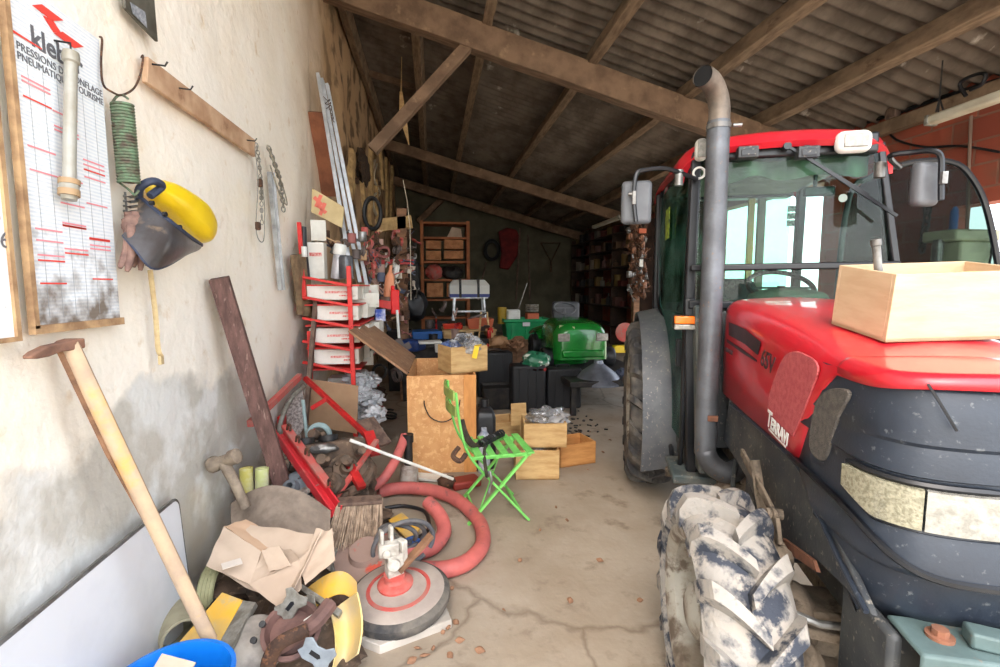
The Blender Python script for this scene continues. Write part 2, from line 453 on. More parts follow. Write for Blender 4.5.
# splintered lath hanging from the roof timbers
b = MB(); a = YP(401, 92, 7.5); c = YP(403, 118, 7.5); e = YP(409, 145, 7.5)
b.loft([[a + V(sx * .02, sy * .012, 0) for sx, sy in ((-1, -1), (1, -1), (1, 1), (-1, 1))], [c + V(sx * .055, sy * .012, 0) for sx, sy in ((-1, -1), (1, -1), (1, 1), (-1, 1))], [e + V(sx * .006, sy * .006, 0) for sx, sy in ((-1, -1), (1, -1), (1, 1), (-1, 1))]])
b.tube([a + V(0, 0, -.02), a + V(.02, 0, .5), a + V(-.02, 0, .95)], .006, 6)
tag(b.build('splintered_lath', M_PINE), 'pale splintered piece of lath dangling below the roof beside the diagonal brace', 'wood scrap')
# ------------- light
w = bpy.data.worlds.new('sky'); SC.world = w; w.use_nodes = True
N = w.node_tree.nodes; Lk = w.node_tree.links; bg = N['Background']
sk = N.new('ShaderNodeTexSky'); sk.sky_type = 'NISHITA'; sk.sun_disc = False; sk.sun_elevation = math.radians(50); sk.sun_rotation = math.radians(200); sk.dust_density = 4
mx = N.new('ShaderNodeMix'); mx.data_type = 'RGBA'; mx.inputs['Factor'].default_value = .75
hs = N.new('ShaderNodeHueSaturation'); hs.inputs['Value'].default_value = .35
Lk.new(sk.outputs[0], hs.inputs['Color']); Lk.new(hs.outputs[0], mx.inputs[6]); mx.inputs[7].default_value = (.93, .97, 1, 1)
Lk.new(mx.outputs[2], bg.inputs['Color']); bg.inputs['Strength'].default_value = 2.0
sun = bpy.data.lights.new('sun', 'SUN'); sun.energy = 5.0; sun.angle = .02; sun.color = (1, .97, .92)
so = bpy.data.objects.new('sun', sun); COL.objects.link(so)
so.rotation_euler = Vector((-.25, -.55, -.9)).to_track_quat('-Z', 'Y').to_euler()   # high sun from behind the barn, so only the yard is lit
def portal(loc, rot, sx, sy):
    l = bpy.data.lights.new('portal', 'AREA'); l.shape = 'RECTANGLE'; l.size = sx; l.size_y = sy; l.cycles.is_portal = True
    o = bpy.data.objects.new('portal', l); COL.objects.link(o); o.location = loc; o.rotation_euler = rot
portal((2, -1.3, 3), (-PI / 2, 0, 0), 9, 8)
portal((RX + .25, (O2[0] + O2[1]) / 2, 1.2), (0, PI / 2, 0), 2.3, 3)
portal((RX + .25, (O1[0] + O1[1]) / 2, 1.45), (0, PI / 2, 0), 2.9, 2.4)
SC.view_settings.view_transform = 'Standard'; SC.view_settings.look = 'None'; SC.view_settings.exposure = 1.12; SC.view_settings.gamma = 1
SC.view_settings.use_curve_mapping = False
SC.cycles.use_denoising = True; SC.cycles.denoising_prefilter = 'ACCURATE'; SC.cycles.sampling_pattern = 'TABULATED_SOBOL'; SC.cycles.max_bounces = 10; SC.cycles.diffuse_bounces = 6; SC.cycles.transparent_max_bounces = 16
SC.cycles.sample_clamp_indirect = 8
# ================================================================ TRACTOR (local frame: x across, y towards its rear, z up)
TA = math.radians(19.9); TF = V(.755, 1.468, 0)
TU = V(math.sin(TA), math.cos(TA), 0); TV = V(math.cos(TA), -math.sin(TA), 0)
def LV(px, py, v):      # point on the tractor's side plane x=v, in its own frame
    d = ray(px, py); q = EYE + d * ((v - (EYE - TF).dot(TV)) / d.dot(TV)) - TF
    return V(q.dot(TV), q.dot(TU), q.z)
def LU(px, py, u):      # point on the cross plane y=u
    d = ray(px, py); q = EYE + d * ((u - (EYE - TF).dot(TU)) / d.dot(TU)) - TF
    return V(q.dot(TV), q.dot(TU), q.z)
M_TRED = mat('tractor_red_paint', (204, 30, 44), (194, 40, 52), 3, .3, 0, 0, coat=.5, c3=(190, 84, 84), sc3=9, lo3=.55, hi3=.9)
M_TBLK = mat('dark_blue_black_plastic', (42, 50, 62), (36, 42, 52), 4, .42, 0, .06, 120, c3=(88, 92, 96), sc3=55, lo3=.62, hi3=.7)
M_TDUST = mat('dusty_black_plastic', (48, 52, 58), (72, 74, 74), 5, .6, 0, .1, 80, c3=(128, 122, 112), sc3=50, lo3=.6, hi3=.68)
M_FRAME = mat('black_cab_frame', (16, 18, 23), (28, 30, 34), 6, .35)
M_MUD = mat('mud_caked_metal', (136, 122, 106), (100, 90, 78), 9, .95, 0, .6, 50, c3=(74, 66, 58), sc3=14, lo3=.55, hi3=.65)
M_EXH = mat('heat_greyed_steel', (112, 116, 122), (88, 90, 94), 5, .5, .55, .15, 90, c3=(134, 110, 92), sc3=40, lo3=.62, hi3=.72)
M_EXHT = mat('weathered_exhaust_tip', (128, 116, 104), (100, 92, 84), 9, .6, .4, .2)
M_GREEN_GL = glassmat('green_tinted_cab_glass', (214, 236, 228), .012, refl=.7)
M_SIDEGL = glassmat('dust_haze_side_glass', (130, 176, 166), .16, (120, 160, 150), refl=.4)  # dust layer raised and tinted green to stand in for pane reflections
M_LENS = mat('clear_lamp_lens', (156, 154, 146), (128, 126, 118), 40, .12, 0, .2, 120, coat=.8)
M_AMBER = mat('amber_lens', (255, 130, 20), (240, 110, 20), 20, .2, coat=.6)
M_RIM = mat('dusty_cream_rim', (176, 174, 164), (140, 130, 116), 7, .6, .1, .3, c3=(104, 92, 80), sc3=14, lo3=.5, hi3=.62)
M_TYREF = mat('dusty_front_tyre_rubber', (152, 148, 142), (50, 56, 68), 7, .8, 0, .5, 50, lo=.47, hi=.56, c3=(156, 150, 142), sc3=20, lo3=.5, hi3=.6)
M_TYRE = mat('grey_tyre_rubber', (58, 58, 60), (112, 106, 98), 6, .9, 0, .4, 50)
M_MIRR = mat('grey_mirror_shell', (92, 95, 99), (80, 82, 86), 8, .55)
M_SEAT = mat('dark_seat_cloth', (40, 42, 46), (58, 58, 58), 20, .9)
M_BEIGE = mat('cab_lining_beige', (142, 142, 122), (120, 120, 104), 8, .8)
trac = thing('tractor', 'narrow red and black tractor with glazed cab and upright exhaust pipe', 'tractor', TF, -TA)
TC = .70
def tp(b, name, m, parent=trac, **k): return b.build(name, m, parent, local=True, **k)

def tyre(b, c, Rr, wd, rim, nl, lug=.03, side=1):
    x0 = c[0]; prof = []
    rc = Rr - lug
    for t in [i / 12 for i in range(13)]:      # across the tread, left to right
        a = -1 + 2 * t
        prof.append((rc - .045 * abs(a) ** 3.2, a * wd / 2 * .96))
    left = [(rim, -wd * .38), (rim + .02, -wd * .44), (rim + (rc - rim) * .45, -wd * .52), (rc - .06, -wd * .5)]
    prof = left + prof + [(r, -h) for r, h in reversed(left)]
    b.lathe(c, (1, 0, 0), prof + [prof[0]], 72, cap=False)
    # chevron lugs
    for s in (-1, 1):
        for k in range(nl):
            base = 2 * PI * (k + (.5 if s > 0 else 0)) / nl
            rings = []; n = 7
            for i in range(n + 1):
                t = i / n; xx = s * (-.015 + t * (wd * .535 + .015)); ang = base + side * (-.30 * t * (1.1 - .25 * t)) * (14 / nl) * 1.25
                a = min(1, abs(xx) / (wd / 2)); r0 = rc - .045 * a ** 3.2 - .008; r1 = Rr - .028 * a ** 4
                if i == n: r0 -= .03; r1 -= .035
                hw = (.021 + .012 * t) / Rr
                ring = []
                for q, rr in ((-1.25, r0), (1.25, r0), (.8, r1), (-.8, r1)):
                    A = ang + q * hw
                    ring.append(V(c[0] + xx, c[1] + rr * math.cos(A), c[2] + rr * math.sin(A)))
                rings.append(ring)
            b.loft(rings)
def wheel(name, c, Rr, wd, rim, nl, mt, outer, lug, turn=0):
    e = bpy.data.objects.new(name, None); COL.objects.link(e); e.parent = trac; e.location = c; e.rotation_euler = (0, 0, turn)
    b = MB(); tyre(b, (0, 0, 0), Rr, wd, rim, nl, lug); b.build('tyre', mt, e, local=True, sharp=30)
    b = MB(); o = outer          # o=-1: dish faces -x
    pr = [(rim + .012, -wd * .42), (rim + .02, -wd * .46), (rim - .005, -wd * .45), (rim - .03, -wd * .36), (rim - .035, -wd * .1), (rim - .05, 0), (rim * .62, .02), (rim * .58, -.03), (.09, -.035), (.085, -.08), (.05, -.10), (0.001, -.10)]
    b.lathe((0, 0, 0), (-o, 0, 0), pr, 48, cap=False)
    b.lathe((0, 0, 0), (-o, 0, 0), [(rim - .03, wd * .42), (rim - .04, wd * .1), (rim - .05, 0)], 48, cap=False)
    b.build('rim', M_RIM, e, local=True)
    for k in range(6):
        a = k * PI / 3; bb = MB(); p = V(o * .03, .11 * math.cos(a), .11 * math.sin(a)); bb.cyl(p, p + V(o * .025, 0, 0), .013, n=6); bb.build('wheel_bolt', M_RUST, e, local=True)
    for k in range(4):
        a = k * PI / 2 + .6; bb = MB(); p = V(o * .0, (rim - .055) * math.cos(a), (rim - .055) * math.sin(a)); q = V(o * .0, .16 * math.cos(a), .16 * math.sin(a)); bb.bar(p, q, .05, .03, up=(1, 0, 0)); bb.build('rim_lug', M_MUD, e, local=True, bevel=.006)
    return e
wheel('front_wheel', (.195, 0, .41), .41, .25, .25, 14, M_TYREF, -1, .042, .08)
wheel('front_wheel', (2 * TC - .195, 0, .41), .41, .25, .25, 14, M_TYREF, 1, .042, .08)
wheel('rear_wheel', (.16, 2.2, .62), .62, .31, .36, 18, M_TYRE, -1, .04)
wheel('rear_wheel', (2 * TC - .16, 2.2, .62), .62, .31, .36, 18, M_TYRE, 1, .04)

# --- bonnet
def hood_ring(y, hw, zb, zt, r, n=5, crown=.02):
    pts = []
    pts.append((TC - hw, zb))
    zs = zt - r
    pts.append((TC - hw - .004, (zb + zs) / 2))
    for i in range(n + 1):
        a = PI - (PI / 2) * i / n
        pts.append((TC - hw + r + r * math.cos(a), max(zs + r * math.sin(a), zb + .001 * i)))
    m = 6
    for i in range(1, m):
        t = i / m; pts.append((TC + (t * 2 - 1) * (hw - r), zt + crown * math.sin(PI * t)))
    mir = [(2 * TC - x, z) for x, z in reversed(pts[:n + 3])]
    pts += mir
    return [V(x, y, z) for x, z in pts]
b = MB()
secs = [(1.0, .285, .965, 1.435, .07), (.96, .29, .96, 1.44, .09), (.6, .29, .955, 1.42, .10), (.25, .29, .955, 1.385, .11), (0, .29, .958, 1.345, .09), (-.03, .289, 1.02, 1.338, .08),
        (-.08, .288, 1.12, 1.328, .07), (-.13, .286, 1.195, 1.32, .06), (-.17, .285, 1.235, 1.316, .05), (-.20, .284, 1.262, 1.313, .045), (-.235, .2825, 1.268, 1.311, .044)]
rings = [hood_ring(*s, crown=.010) for s in secs]
def nose_plan(hw, F, n=28, c0=0.0, ex=.42):
    out = []
    for i in range(n + 1):
        t = -PI / 2 + PI * i / n; s_ = math.sin(t); c_ = abs(math.cos(t))
        out.append((TC + hw * math.copysign(abs(s_) ** .48, s_), c0 - F * c_ ** ex))
    if n > 28: out = [(TC - hw, c0 + .14)] + out + [(TC + hw, c0 + .14)]
    return out
b.loft(rings, closed=False, cap=False)
def lip(u, v):
    t = -PI / 2 + PI * u; s_ = math.sin(t); c_ = abs(math.cos(t)) ** .42
    hw = .284; x = TC + hw * math.copysign(abs(s_) ** .48, s_); Fm = .268 * c_
    vv = 1 - (1 - v) ** 1.8
    if v > .999: return (x, -.2 - Fm + .0, 1.283 - .02 * (abs(x - TC) / hw) ** 6)
    d = min(hw - abs(x - TC), (1 - vv) * Fm) + .004; r = .03 + .015 * (abs(x - TC) / hw) ** 4
    z = 1.313 - .006 * v + .010 * math.cos((x - TC) / hw * PI / 2)
    if d < r: z -= r - math.sqrt(r * r - (r - d) ** 2)
    return (x, -.2 - vv * Fm, z)
b.sheet(lip, 60, 24)
hd = tp(b, 'bonnet', M_TRED, sharp=50)
md = hd.modifiers.new('solid', 'SOLIDIFY'); md.thickness = .012; md.offset = -1
# --- black nose cowl : plan outline stacked in height
b = MB()
lv = [(1.285, .281, .345, -.10), (1.27, .284, .352, -.10), (1.20, .288, .36, -.10), (1.155, .290, .363, -.10), (1.145, .286, .354, -.10), (1.13, .288, .358, -.10), (1.08, .293, .36, -.10), (1.075, .288, .35, -.10), (.965, .288, .356, -.10), (.955, .294, .37, -.10), (.92, .298, .38, -.10),
      (.87, .300, .385, -.10), (.855, .295, .375, -.10), (.845, .286, .35, -.10), (.76, .280, .34, -.10), (.70, .268, .31, -.10)]
def rear_edge(z): return .03 if z >= .96 else .0 - (.96 - z) / .27 * .36
b.loft([[V(x, min(y, rear_edge(z)), z) for x, y in nose_plan(hw, F, 36, c0=c0)] for z, hw, F, c0 in lv], closed=False, cap=False)
o = tp(b, 'nose_cowl', M_TBLK, sharp=35); md = o.modifiers.new('solid', 'SOLIDIFY'); md.thickness = .012; md.offset = -1
# side pieces of the cowl reaching back beside the red panel
for s in (-1, 1):
    X = TC + s * .291
    b = MB()
    P = [LV(801, 463, .41), LV(760, 425, .41), LV(728, 398, .41), LV(722, 440, .41), LV(745, 478, .41), LV(765, 530, .41), LV(788, 558, .41), LV(816, 562, .41), LV(842, 588, .41), LV(868, 616, .41)]
    P = [V(TC + s * .284, p.y, p.z) for p in P]
    b.prism(P, (-s * .02, 0, 0)); tp(b, 'side_cowl', M_TDUST, bevel=.006)
    b = MB()    # raised seam strip sweeping down the cowl
    q = [V(X - s * .002, p.y, p.z) for p in (LV(730, 404, .41), LV(765, 434, .41), LV(797, 466, .41), LV(812, 500, .41), LV(838, 558, .41), LV(866, 612, .41))]
    b.tube(catmull(q, 5), .007, 8); tp(b, 'cowl_edge', M_TBLK)
    b = MB()    # grey mesh grille insets
    P = [LV(808, 446, .405), LV(823, 460, .405), LV(836, 420, .405), LV(848, 394, .405), LV(838, 388, .405), LV(824, 391, .405), LV(814, 405, .405)]
    P = catmull([V(TC + s * .294, p.y, p.z) for p in P], 4, True); b.prism(P, (-s * .01, 0, 0)); tp(b, 'air_grille', mat('grey_grille_mesh', (104, 98, 92), (84, 80, 76), 60, .9, 0, .8, 200), bevel=.004)
    b = MB()
    P = [LV(768, 408, .405), LV(779, 366, .405), LV(790, 352, .405), LV(803, 353, .405), LV(818, 366, .405), LV(811, 392, .405), LV(795, 432, .405), LV(790, 434, .405)]
    P = catmull([V(TC + s * .2965, p.y, p.z) for p in P], 4, True); b.prism(P, (-s * .006, 0, 0)); tp(b, 'side_vent', mat('dusty_red_vent_mesh', (202, 96, 98), (186, 76, 82), 50, .85, 0, .8, 220), bevel=.004)
b = MB(); b.tube([V(x, y, .862 + .10 * (abs(x - TC) / .305) ** 6) for x, y in nose_plan(.302, .387, 40, c0=-.10)], .009, 6); tp(b, 'bumper_seam', M_FRAME)
# panel joint line on the upper nose
b = MB(); b.tube([LU(928, 384, -.452), LU(940, 403, -.461), LU(957, 431, -.466)], .003, 5); tp(b, 'panel_joint', M_FRAME)
# headlights wrap round both corners
def plan_at(hw, F, c0, t):
    s_ = math.sin(t); c_ = abs(math.cos(t)); return (TC + hw * math.copysign(abs(s_) ** .48, s_), c0 - F * c_ ** .42)
M_LENSG = mat('ribbed_lamp_glass', (160, 156, 134), (124, 120, 100), 110, .2, 0, .3, 220, coat=.6)
for s in (-1, 1):
    for nm, t0, t1, m_ in (('headlight', .012 * PI, .15 * PI, M_LENS), ('corner_lamp', .155 * PI, .415 * PI, M_LENSG)):
        b = MB()
        def lf(u, v, t0=t0, t1=t1):
            t = s * (t0 + (t1 - t0) * u); x, y = plan_at(.292, .361, -.10, t)
            # narrower towards the outer end
            ww = (t0 + (t1 - t0) * u) / PI
            zt = 1.057; zb = .966 + .045 * max(0, (ww - .30) / .14)
            return (x, y, zb + (zt - zb) * v)
        b.sheet(lf, 14, 3, .02); tp(b, nm, m_)
    b = MB()
    T_ = [(.01 + .41 * i / 20) for i in range(21)]
    up_ = [V(*plan_at(.294, .361, -.10, s * t * PI), 1.064) for t in T_]
    dn_ = [V(*plan_at(.294, .361, -.10, s * t * PI), .958 + .045 * max(0, (t - .30) / .14)) for t in T_]
    b.tube(up_ + dn_[::-1], .008, 6, closed=True)
    tp(b, 'lamp_surround', M_FRAME)
# decals
b = MB()
def decal(pts, m, name):
    bb = MB(); P = [V(TC - .2955, p.y, p.z) for p in pts]; bb.prism(P, (-.0012, 0, 0)); return tp(bb, name, m)
decal([LV(729, 322, .405), LV(745, 329, .405), LV(761, 342, .405), LV(758, 355, .405), LV(745, 344, .405), LV(729, 335, .405)], mat('decal_black', (38, 30, 34), (70, 44, 50), 20, .4), 'decal_stripe')
decal([LV(727, 339, .405), LV(745, 351, .405), LV(757, 360, .405), LV(757, 362, .405), LV(744, 354, .405), LV(727, 342, .405)], MC['decal_black'], 'decal_line')
pA = LV(762, 364, .405); pB = LV(780, 376, .405); M_DEC = MC['decal_black']; MWH = mat('decal_white', (240, 238, 234))
rd = V(0, pB.y - pA.y, pB.z - pA.z).normalized()
def tdec(name, txt, p, q, size, m, bold=0, shear=0, sx=1):
    r = V(0, q.y - p.y, q.z - p.z).normalized(); n = V(-1, 0, 0); upd = n.cross(r)
    if upd.z < 0: upd = -upd
    o = lettering(name, txt, (TC - .304, p.y, p.z), r, upd, size, m, trac, .0008, True, bold, shear, sx); return o
tdec('lettering', '65V', LV(762.5, 364, .405), LV(777, 376, .405), .095, M_DEC, .001, .2, .95)
tdec('lettering', 'QUANTUM', LV(727, 351, .405), LV(745, 362, .405), .03, M_DEC, .0005, .2, .9)
tdec('lettering', 'T', LV(769, 424, .405), LV(788, 444, .405), .085, MWH, .002, .1, .9)
tdec('lettering', 'ERRAVI', LV(773, 428, .405), LV(788, 444, .405), .06, MWH, .002, .1, .85)
decal([LV(769, 428, .405), LV(786, 446, .405), LV(786, 448, .405), LV(769, 430, .405)], MWH, 'decal_line')

# --- engine, chassis, axle
b = MB(); b.box((TC, .55, .80), (.34, 1.3, .5)); b.box((TC, .3, .55), (.26, 1.5, .3)); b.box((TC, 1.6, .62), (.4, 1.4, .4))
for i in range(8): b.cyl((TC - .22, .1 + i * .1, .68 + .03 * (i % 3)), (TC - .12, .1 + i * .1, .7), .035)
tp(b, 'engine_block', M_MUD, bevel=.015)
b = MB(); b.tube(catmull([(TC - .20, .8, .8), (TC - .24, .6, .62), (TC - .25, .3, .55), (TC - .2, .1, .6)], 6), .015, 8); b.tube(catmull([(TC - .20, .95, .7), (TC - .26, .8, .5), (TC - .22, .5, .45)], 6), .012, 8); tp(b, 'hydraulic_hose', M_TDUST)
b = MB(); b.lathe((.34, 0, .43), (1, 0, 0), [(.07, 0), (.10, .02), (.11, .1), (.07, .14), (.06, .3)], 20); b.lathe((2 * TC - .34, 0, .43), (-1, 0, 0), [(.07, 0), (.10, .02), (.11, .1), (.07, .14), (.06, .3)], 20); b.box((TC, 0, .43), (.5, .16, .14)); b.blob((TC - .05, 0, .40), (.16, .16, .13), .2, 2, 3)
tp(b, 'front_axle', M_MUD, bevel=.01)
b = MB(); b.cyl((.33, -.02, .43), (.36, -.02, .62), .05); b.blob((.35, -.0, .63), (.06, .07, .05), .2); b.bar((.33, -.16, .50), (.62, -.15, .47), .03, .03); b.cyl((.33, -.16, .46), (.33, -.16, .56), .028); b.bar((.34, -.1, .36), (.55, -.12, .33), .10, .05); b.blob((.40, -.1, .38), (.06, .1, .06), .35, 4, 2)
tp(b, 'steering_knuckle', M_MUD, bevel=.006)
b = MB(); b.tube([V(.345, -.17, .555), V(.42, -.19, .54), V(.60, -.17, .53)], .011, 8); b.tube([V(.60, -.17, .53), V(.66, -.17, .53)], .02, 8); tp(b, 'steering_rod', M_STEEL)
b = MB(); b.tube(catmull([V(.36, .25, .86), V(.37, .2, .74), V(.37, .1, .62), V(.36, .06, .5), V(.37, .02, .42)], 6), .018, 8); tp(b, 'brake_hose', M_MUD)
b = MB(); p = LV(742, 452, .36); q = LV(776, 518, .36); r_ = LV(779, 545, .36)      # flat strut in front of the side cowl
b.bar(p, q, .035, .012, up=(1, 0, 0)); b.bar(q, r_, .04, .014, up=(1, 0, 0)); b.cyl(q + V(-.02, .03, 0), q + V(.03, .03, 0), .018); tp(b, 'mudguard_strut', M_MUD, bevel=.004)
b = MB(); b.box((TC - .17, -.02, .60), (.03, .62, .13)); b.box((TC + .17, -.02, .60), (.03, .62, .13)); b.box((TC, .1, .60), (.36, .1, .1)); b.box((TC - .16, .45, .58), (.16, .5, .16)); tp(b, 'chassis_rail', M_TDUST, bevel=.01)
b = MB(); P = [LV(782, 538, .40), LV(812, 560, .40), LV(816, 572, .40), LV(786, 552, .40)]; b.prism([V(.402, p.y, p.z) for p in P], (.01, 0, 0)); tp(b, 'rusty_bracket', mat('orange_rust', (134, 88, 66), (108, 74, 58), 20, .9))
# front linkage mounting
b = MB(); b.box((TC, -.36, .62), (.48, .12, .16)); b.box((TC - .245, -.36, .58), (.03, .22, .28)); b.box((TC + .245, -.36, .58), (.03, .22, .28)); tp(b, 'front_bracket', M_TDUST, bevel=.012)
M_TEAL = mat('dull_teal_paint', (92, 112, 112), (78, 96, 96), 7, .6, .1, .15, c3=(128, 104, 84), sc3=20, lo3=.6, hi3=.7)
b = MB(); b.box((TC - .0, -.47, .725), (.47, .13, .012)); b.box((TC, -.532, .63), (.47, .012, .2)); b.bar((TC - .12, -.475, .75), (TC + .1, -.52, .745), .05, .035); tp(b, 'hitch_plate', M_TEAL, bevel=.006)
b = MB(); b.cyl((TC - .165, -.47, .73), (TC - .165, -.47, .752), .016, n=8); b.cyl((TC - .165, -.47, .73), (TC - .165, -.47, .738), .026); tp(b, 'hitch_bolt', mat('orange_rust', (160, 92, 62)))

# --- exhaust
b = MB(); ex = .332; ey = .95
b.tube(catmull([(ex, ey, 2.30), (ex, ey, 1.5), (ex, ey, .74), (ex + .005, ey - .01, .64), (ex + .05, ey - .02, .575), (ex + .12, ey - .02, .555), (ex + .2, ey, .60)], 8), .053, 24); ep = tp(b, 'exhaust_pipe', M_EXH)
b = MB(); pts = [V(ex, ey, 2.27), V(ex, ey, 2.36), V(ex - .018, ey - .02, 2.42), V(ex - .055, ey - .065, 2.462), V(ex - .105, ey - .125, 2.47)]
P = catmull(pts, 5); b.tube(P, .049, 24, cap=False); b.tube(P, .046, 24, cap=False)
o = b.build('exhaust_outlet', M_EXHT, ep, local=True)
# slanted mouth: shear the last ring
b = MB(); b.cyl(P[-1] - (P[-1] - P[-2]) * .3, P[-1] - (P[-1] - P[-2]) * .2, .0455); b.build('exhaust_bore', mat('bore_shade_black', (8, 8, 8), rough=1), ep, local=True)  # black disc stands in for the dark inside of the pipe
b = MB(); b.cyl((ex, ey, 2.262), (ex, ey, 2.285), .057, cap=True); b.cyl((ex + .06, ey - .02, 2.272), (ex + .10, ey - .02, 2.272), .009); b.build('hose_clamp', M_STEEL, ep, local=True)
b = MB(); b.box((ex + .02, ey - .052, .84), (.05, .014, .03)); b.build('exhaust_bracket', mat('orange_rust', (160, 92, 62)), ep, local=True, bevel=.003)

# --- cab
CL, CR = .27, 1.13
b = MB()   # roof: rounded red shell with turned-down sides
def roofpt(u, v):
    e = min(u, 1 - u); sd_ = -1 if u < .5 else 1
    y = 1.03 + v * 1.35
    if e < .14:
        a = (1 - e / .14) * PI / 2; xo = .36 + .155 * math.sin(a) ** 1.0; zd = .125 * (1 - math.cos(a)) * (1 - .5 * min(1, v * 1.5))
    else: xo = .36 * (.5 - e) / .36; zd = 0
    x = TC + sd_ * xo; z = 2.285 + .012 * math.cos((x - TC) * 5) - zd
    if v < .12: z -= .05 * (1 - v / .12) ** 2; 
    if v > .9: z -= .06 * ((v - .9) / .1) ** 2
    y += (.13 * (abs(xo) / .49) ** 4) * (1 - v)
    if v < .04: y += .012; z -= .03 * (1 - v / .04)
    return (x, y, z)
b.sheet(roofpt, 44, 32, .035); tp(b, 'cab_roof', M_TRED, sharp=60)
b = MB(); b.box((TC, 1.15, 2.205), (.80, .10, .10)); b.box((TC, 2.25, 2.2), (.82, .12, .12)); b.box((CL + .02, 1.7, 2.21), (.06, 1.0, .08)); b.box((CR - .02, 1.7, 2.21), (.06, 1.0, .08)); tp(b, 'roof_rail', M_FRAME, bevel=.012)
b = MB()   # windscreen surround, then each rear pillar
b.bar((CL, 1.17, 2.2), (CL - .01, 1.15, 1.42), .05, .06); b.bar((CL - .01, 1.15, 1.44), (CL + .03, 1.12, .45), .055, .07)
b.bar((CR, 1.17, 2.2), (CR + .12, 1.14, 1.45), .035, .05)
b.bar((CR + .12, 1.14, 1.46), (CR + .0, 1.12, .55), .04, .06)
b.bar((CL - .02, 1.12, 1.405), (CR + .12, 1.12, 1.405), .05, .045)
b.bar((CL - .02, 1.085, 1.60), (CR + .09, 1.085, 1.61), .02, .035)
b.bar((CL - .02, 1.17, 2.19), (CR + .02, 1.17, 2.19), .05, .05)
tp(b, 'windscreen_frame', M_FRAME, bevel=.008)
for X in (CL - .06, CR + .06):
    b = MB(); b.bar((X, 2.28, 2.2), (X, 2.3, 1.2), .05, .07); tp(b, 'rear_pillar', M_FRAME, bevel=.01)
b = MB(); b.sheet(lambda u, v: (CL + .02 + u * (CR - CL + .06) * (1 - .0 * v) + (-.06 * v * u), 1.135 + .02 * v - .04 * math.sin(PI * u), 1.42 + v * .77), 14, 10, .005); tp(b, 'windscreen', M_GREEN_GL)
b = MB(); b.sheet(lambda u, v: (CL - .015 - .03 * u, 1.19 + u * 1.05, .62 + v * 1.55 + max(0, .62 * (u - .45)) * (1 - v)), 10, 8, .005); sd = tp(b, 'side_door_glass', M_SIDEGL)
b = MB()
dl = [(1.20, 2.19), (1.75, 2.19), (2.22, 2.17), (2.22, 1.45), (2.0, 1.30), (1.75, 1.15), (1.6, .9), (1.5, .5), (1.19, .46), (1.19, 1.3)]
b.tube(catmull([V(CL - .02 - .03 * (y - 1.2), y, z) for y, z in dl], 4, True), .014, 6, closed=True); tp(b, 'side_door_frame', M_FRAME)
b = MB(); b.box((CL - .03, 1.30, 1.12), (.03, .05, .16)); tp(b, 'door_handle', M_FRAME, bevel=.006)
b = MB(); b.bar((CL - .05, 2.3, 1.25), (CR + .05, 2.3, 1.25), .05, .06); tp(b, 'rear_sill', M_FRAME)
b = MB(); b.sheet(lambda u, v: (CL + u * .86, 2.30, 1.28 + v * .88), 2, 2, .005); tp(b, 'rear_window', M_GREEN_GL)
for X in (CL + .17, CR - .2):
    b = MB(); b.bar((X, 2.28, 2.18), (X, 2.28, 1.28), .05, .05); tp(b, 'rear_window_bar', M_BEIGE, bevel=.006)
# cab floor, lower side panels
b = MB(); b.box((TC, 1.62, .50), (.84, 1.05, .10)); b.box((CL + .015, 1.40, .80), (.03, .42, .55)); b.box((TC, 1.11, 1.0), (.80, .04, .75)); b.box((TC, 2.1, 1.0), (.8, .5, .4)); tp(b, 'cab_floor', M_TDUST, bevel=.01)
b = MB(); b.bar((CL + .02, 1.10, 1.40), (CL + .06, 1.02, .52), .13, .035, up=(1, 0, 0)); b.box((CL + .06, 1.13, .46), (.28, .22, .05)); b.box((CL + .02, 1.28, .44), (.18, .3, .03)); tp(b, 'cab_step', mat('grimy_green_grey', (70, 82, 84), (98, 100, 96), 9, .7, 0, .3, c3=(140, 130, 116), sc3=40, lo3=.6, hi3=.68), bevel=.01)
b = MB(); b.box((TC, 1.22, 1.37), (.74, .2, .12)); b.blob((TC + .08, 1.24, 1.44), (.20, .1, .055), .1); tp(b, 'dashboard', mat('dash_grey', (74, 74, 66), (92, 90, 80), 10, .8), bevel=.02)
b = MB(); b.tube([V(TC + .10 + .17 * math.cos(a), 1.42 + .15 * math.sin(a), 1.50 + .09 * math.sin(a)) for a in [2 * PI * i / 32 for i in range(32)]], .014, 8, closed=True); b.bar((TC + .10, 1.42, 1.49), (TC + .10, 1.28, 1.40), .04, .04); b.bar((TC - .06, 1.42, 1.495), (TC + .26, 1.42, 1.495), .03, .012); tp(b, 'steering_wheel', M_FRAME)
st = bpy.data.objects.new('driver_seat', None); COL.objects.link(st); st.parent = trac
b = MB(); b.box((TC + .04, 1.85, 1.08), (.44, .44, .14)); b.box((TC + .04, 1.85, .9), (.3, .3, .25)); b.build('seat_cushion', M_SEAT, st, local=True, bevel=.04, seg=3)
b = MB(); b.loft([[V(TC + .04 + sx * w_, 2.05 + sy * .05 + t * .1, 1.14 + t * .42) for sx, sy in ((-1, -1), (1, -1), (1, 1), (-1, 1))] for t, w_ in ((0, .21), (.5, .2), (.8, .15), (1, .10))]); b.build('seat_back', M_SEAT, st, local=True, bevel=.03, seg=3)
b = MB(); b.box((TC, 1.7, 2.17), (.76, .95, .03)); tp(b, 'cab_headlining', M_BEIGE, bevel=.01)
b = MB(); b.sheet(lambda u, v: (CL + .10 + u * .74, 1.20 + .03 * math.sin(u * 20), 2.16 - v * .09 - .015 * math.sin(u * PI * 5) * v), 30, 3, .006); tp(b, 'sun_blind', mat('blind_cloth', (108, 118, 96), (92, 100, 84), 10, .9))
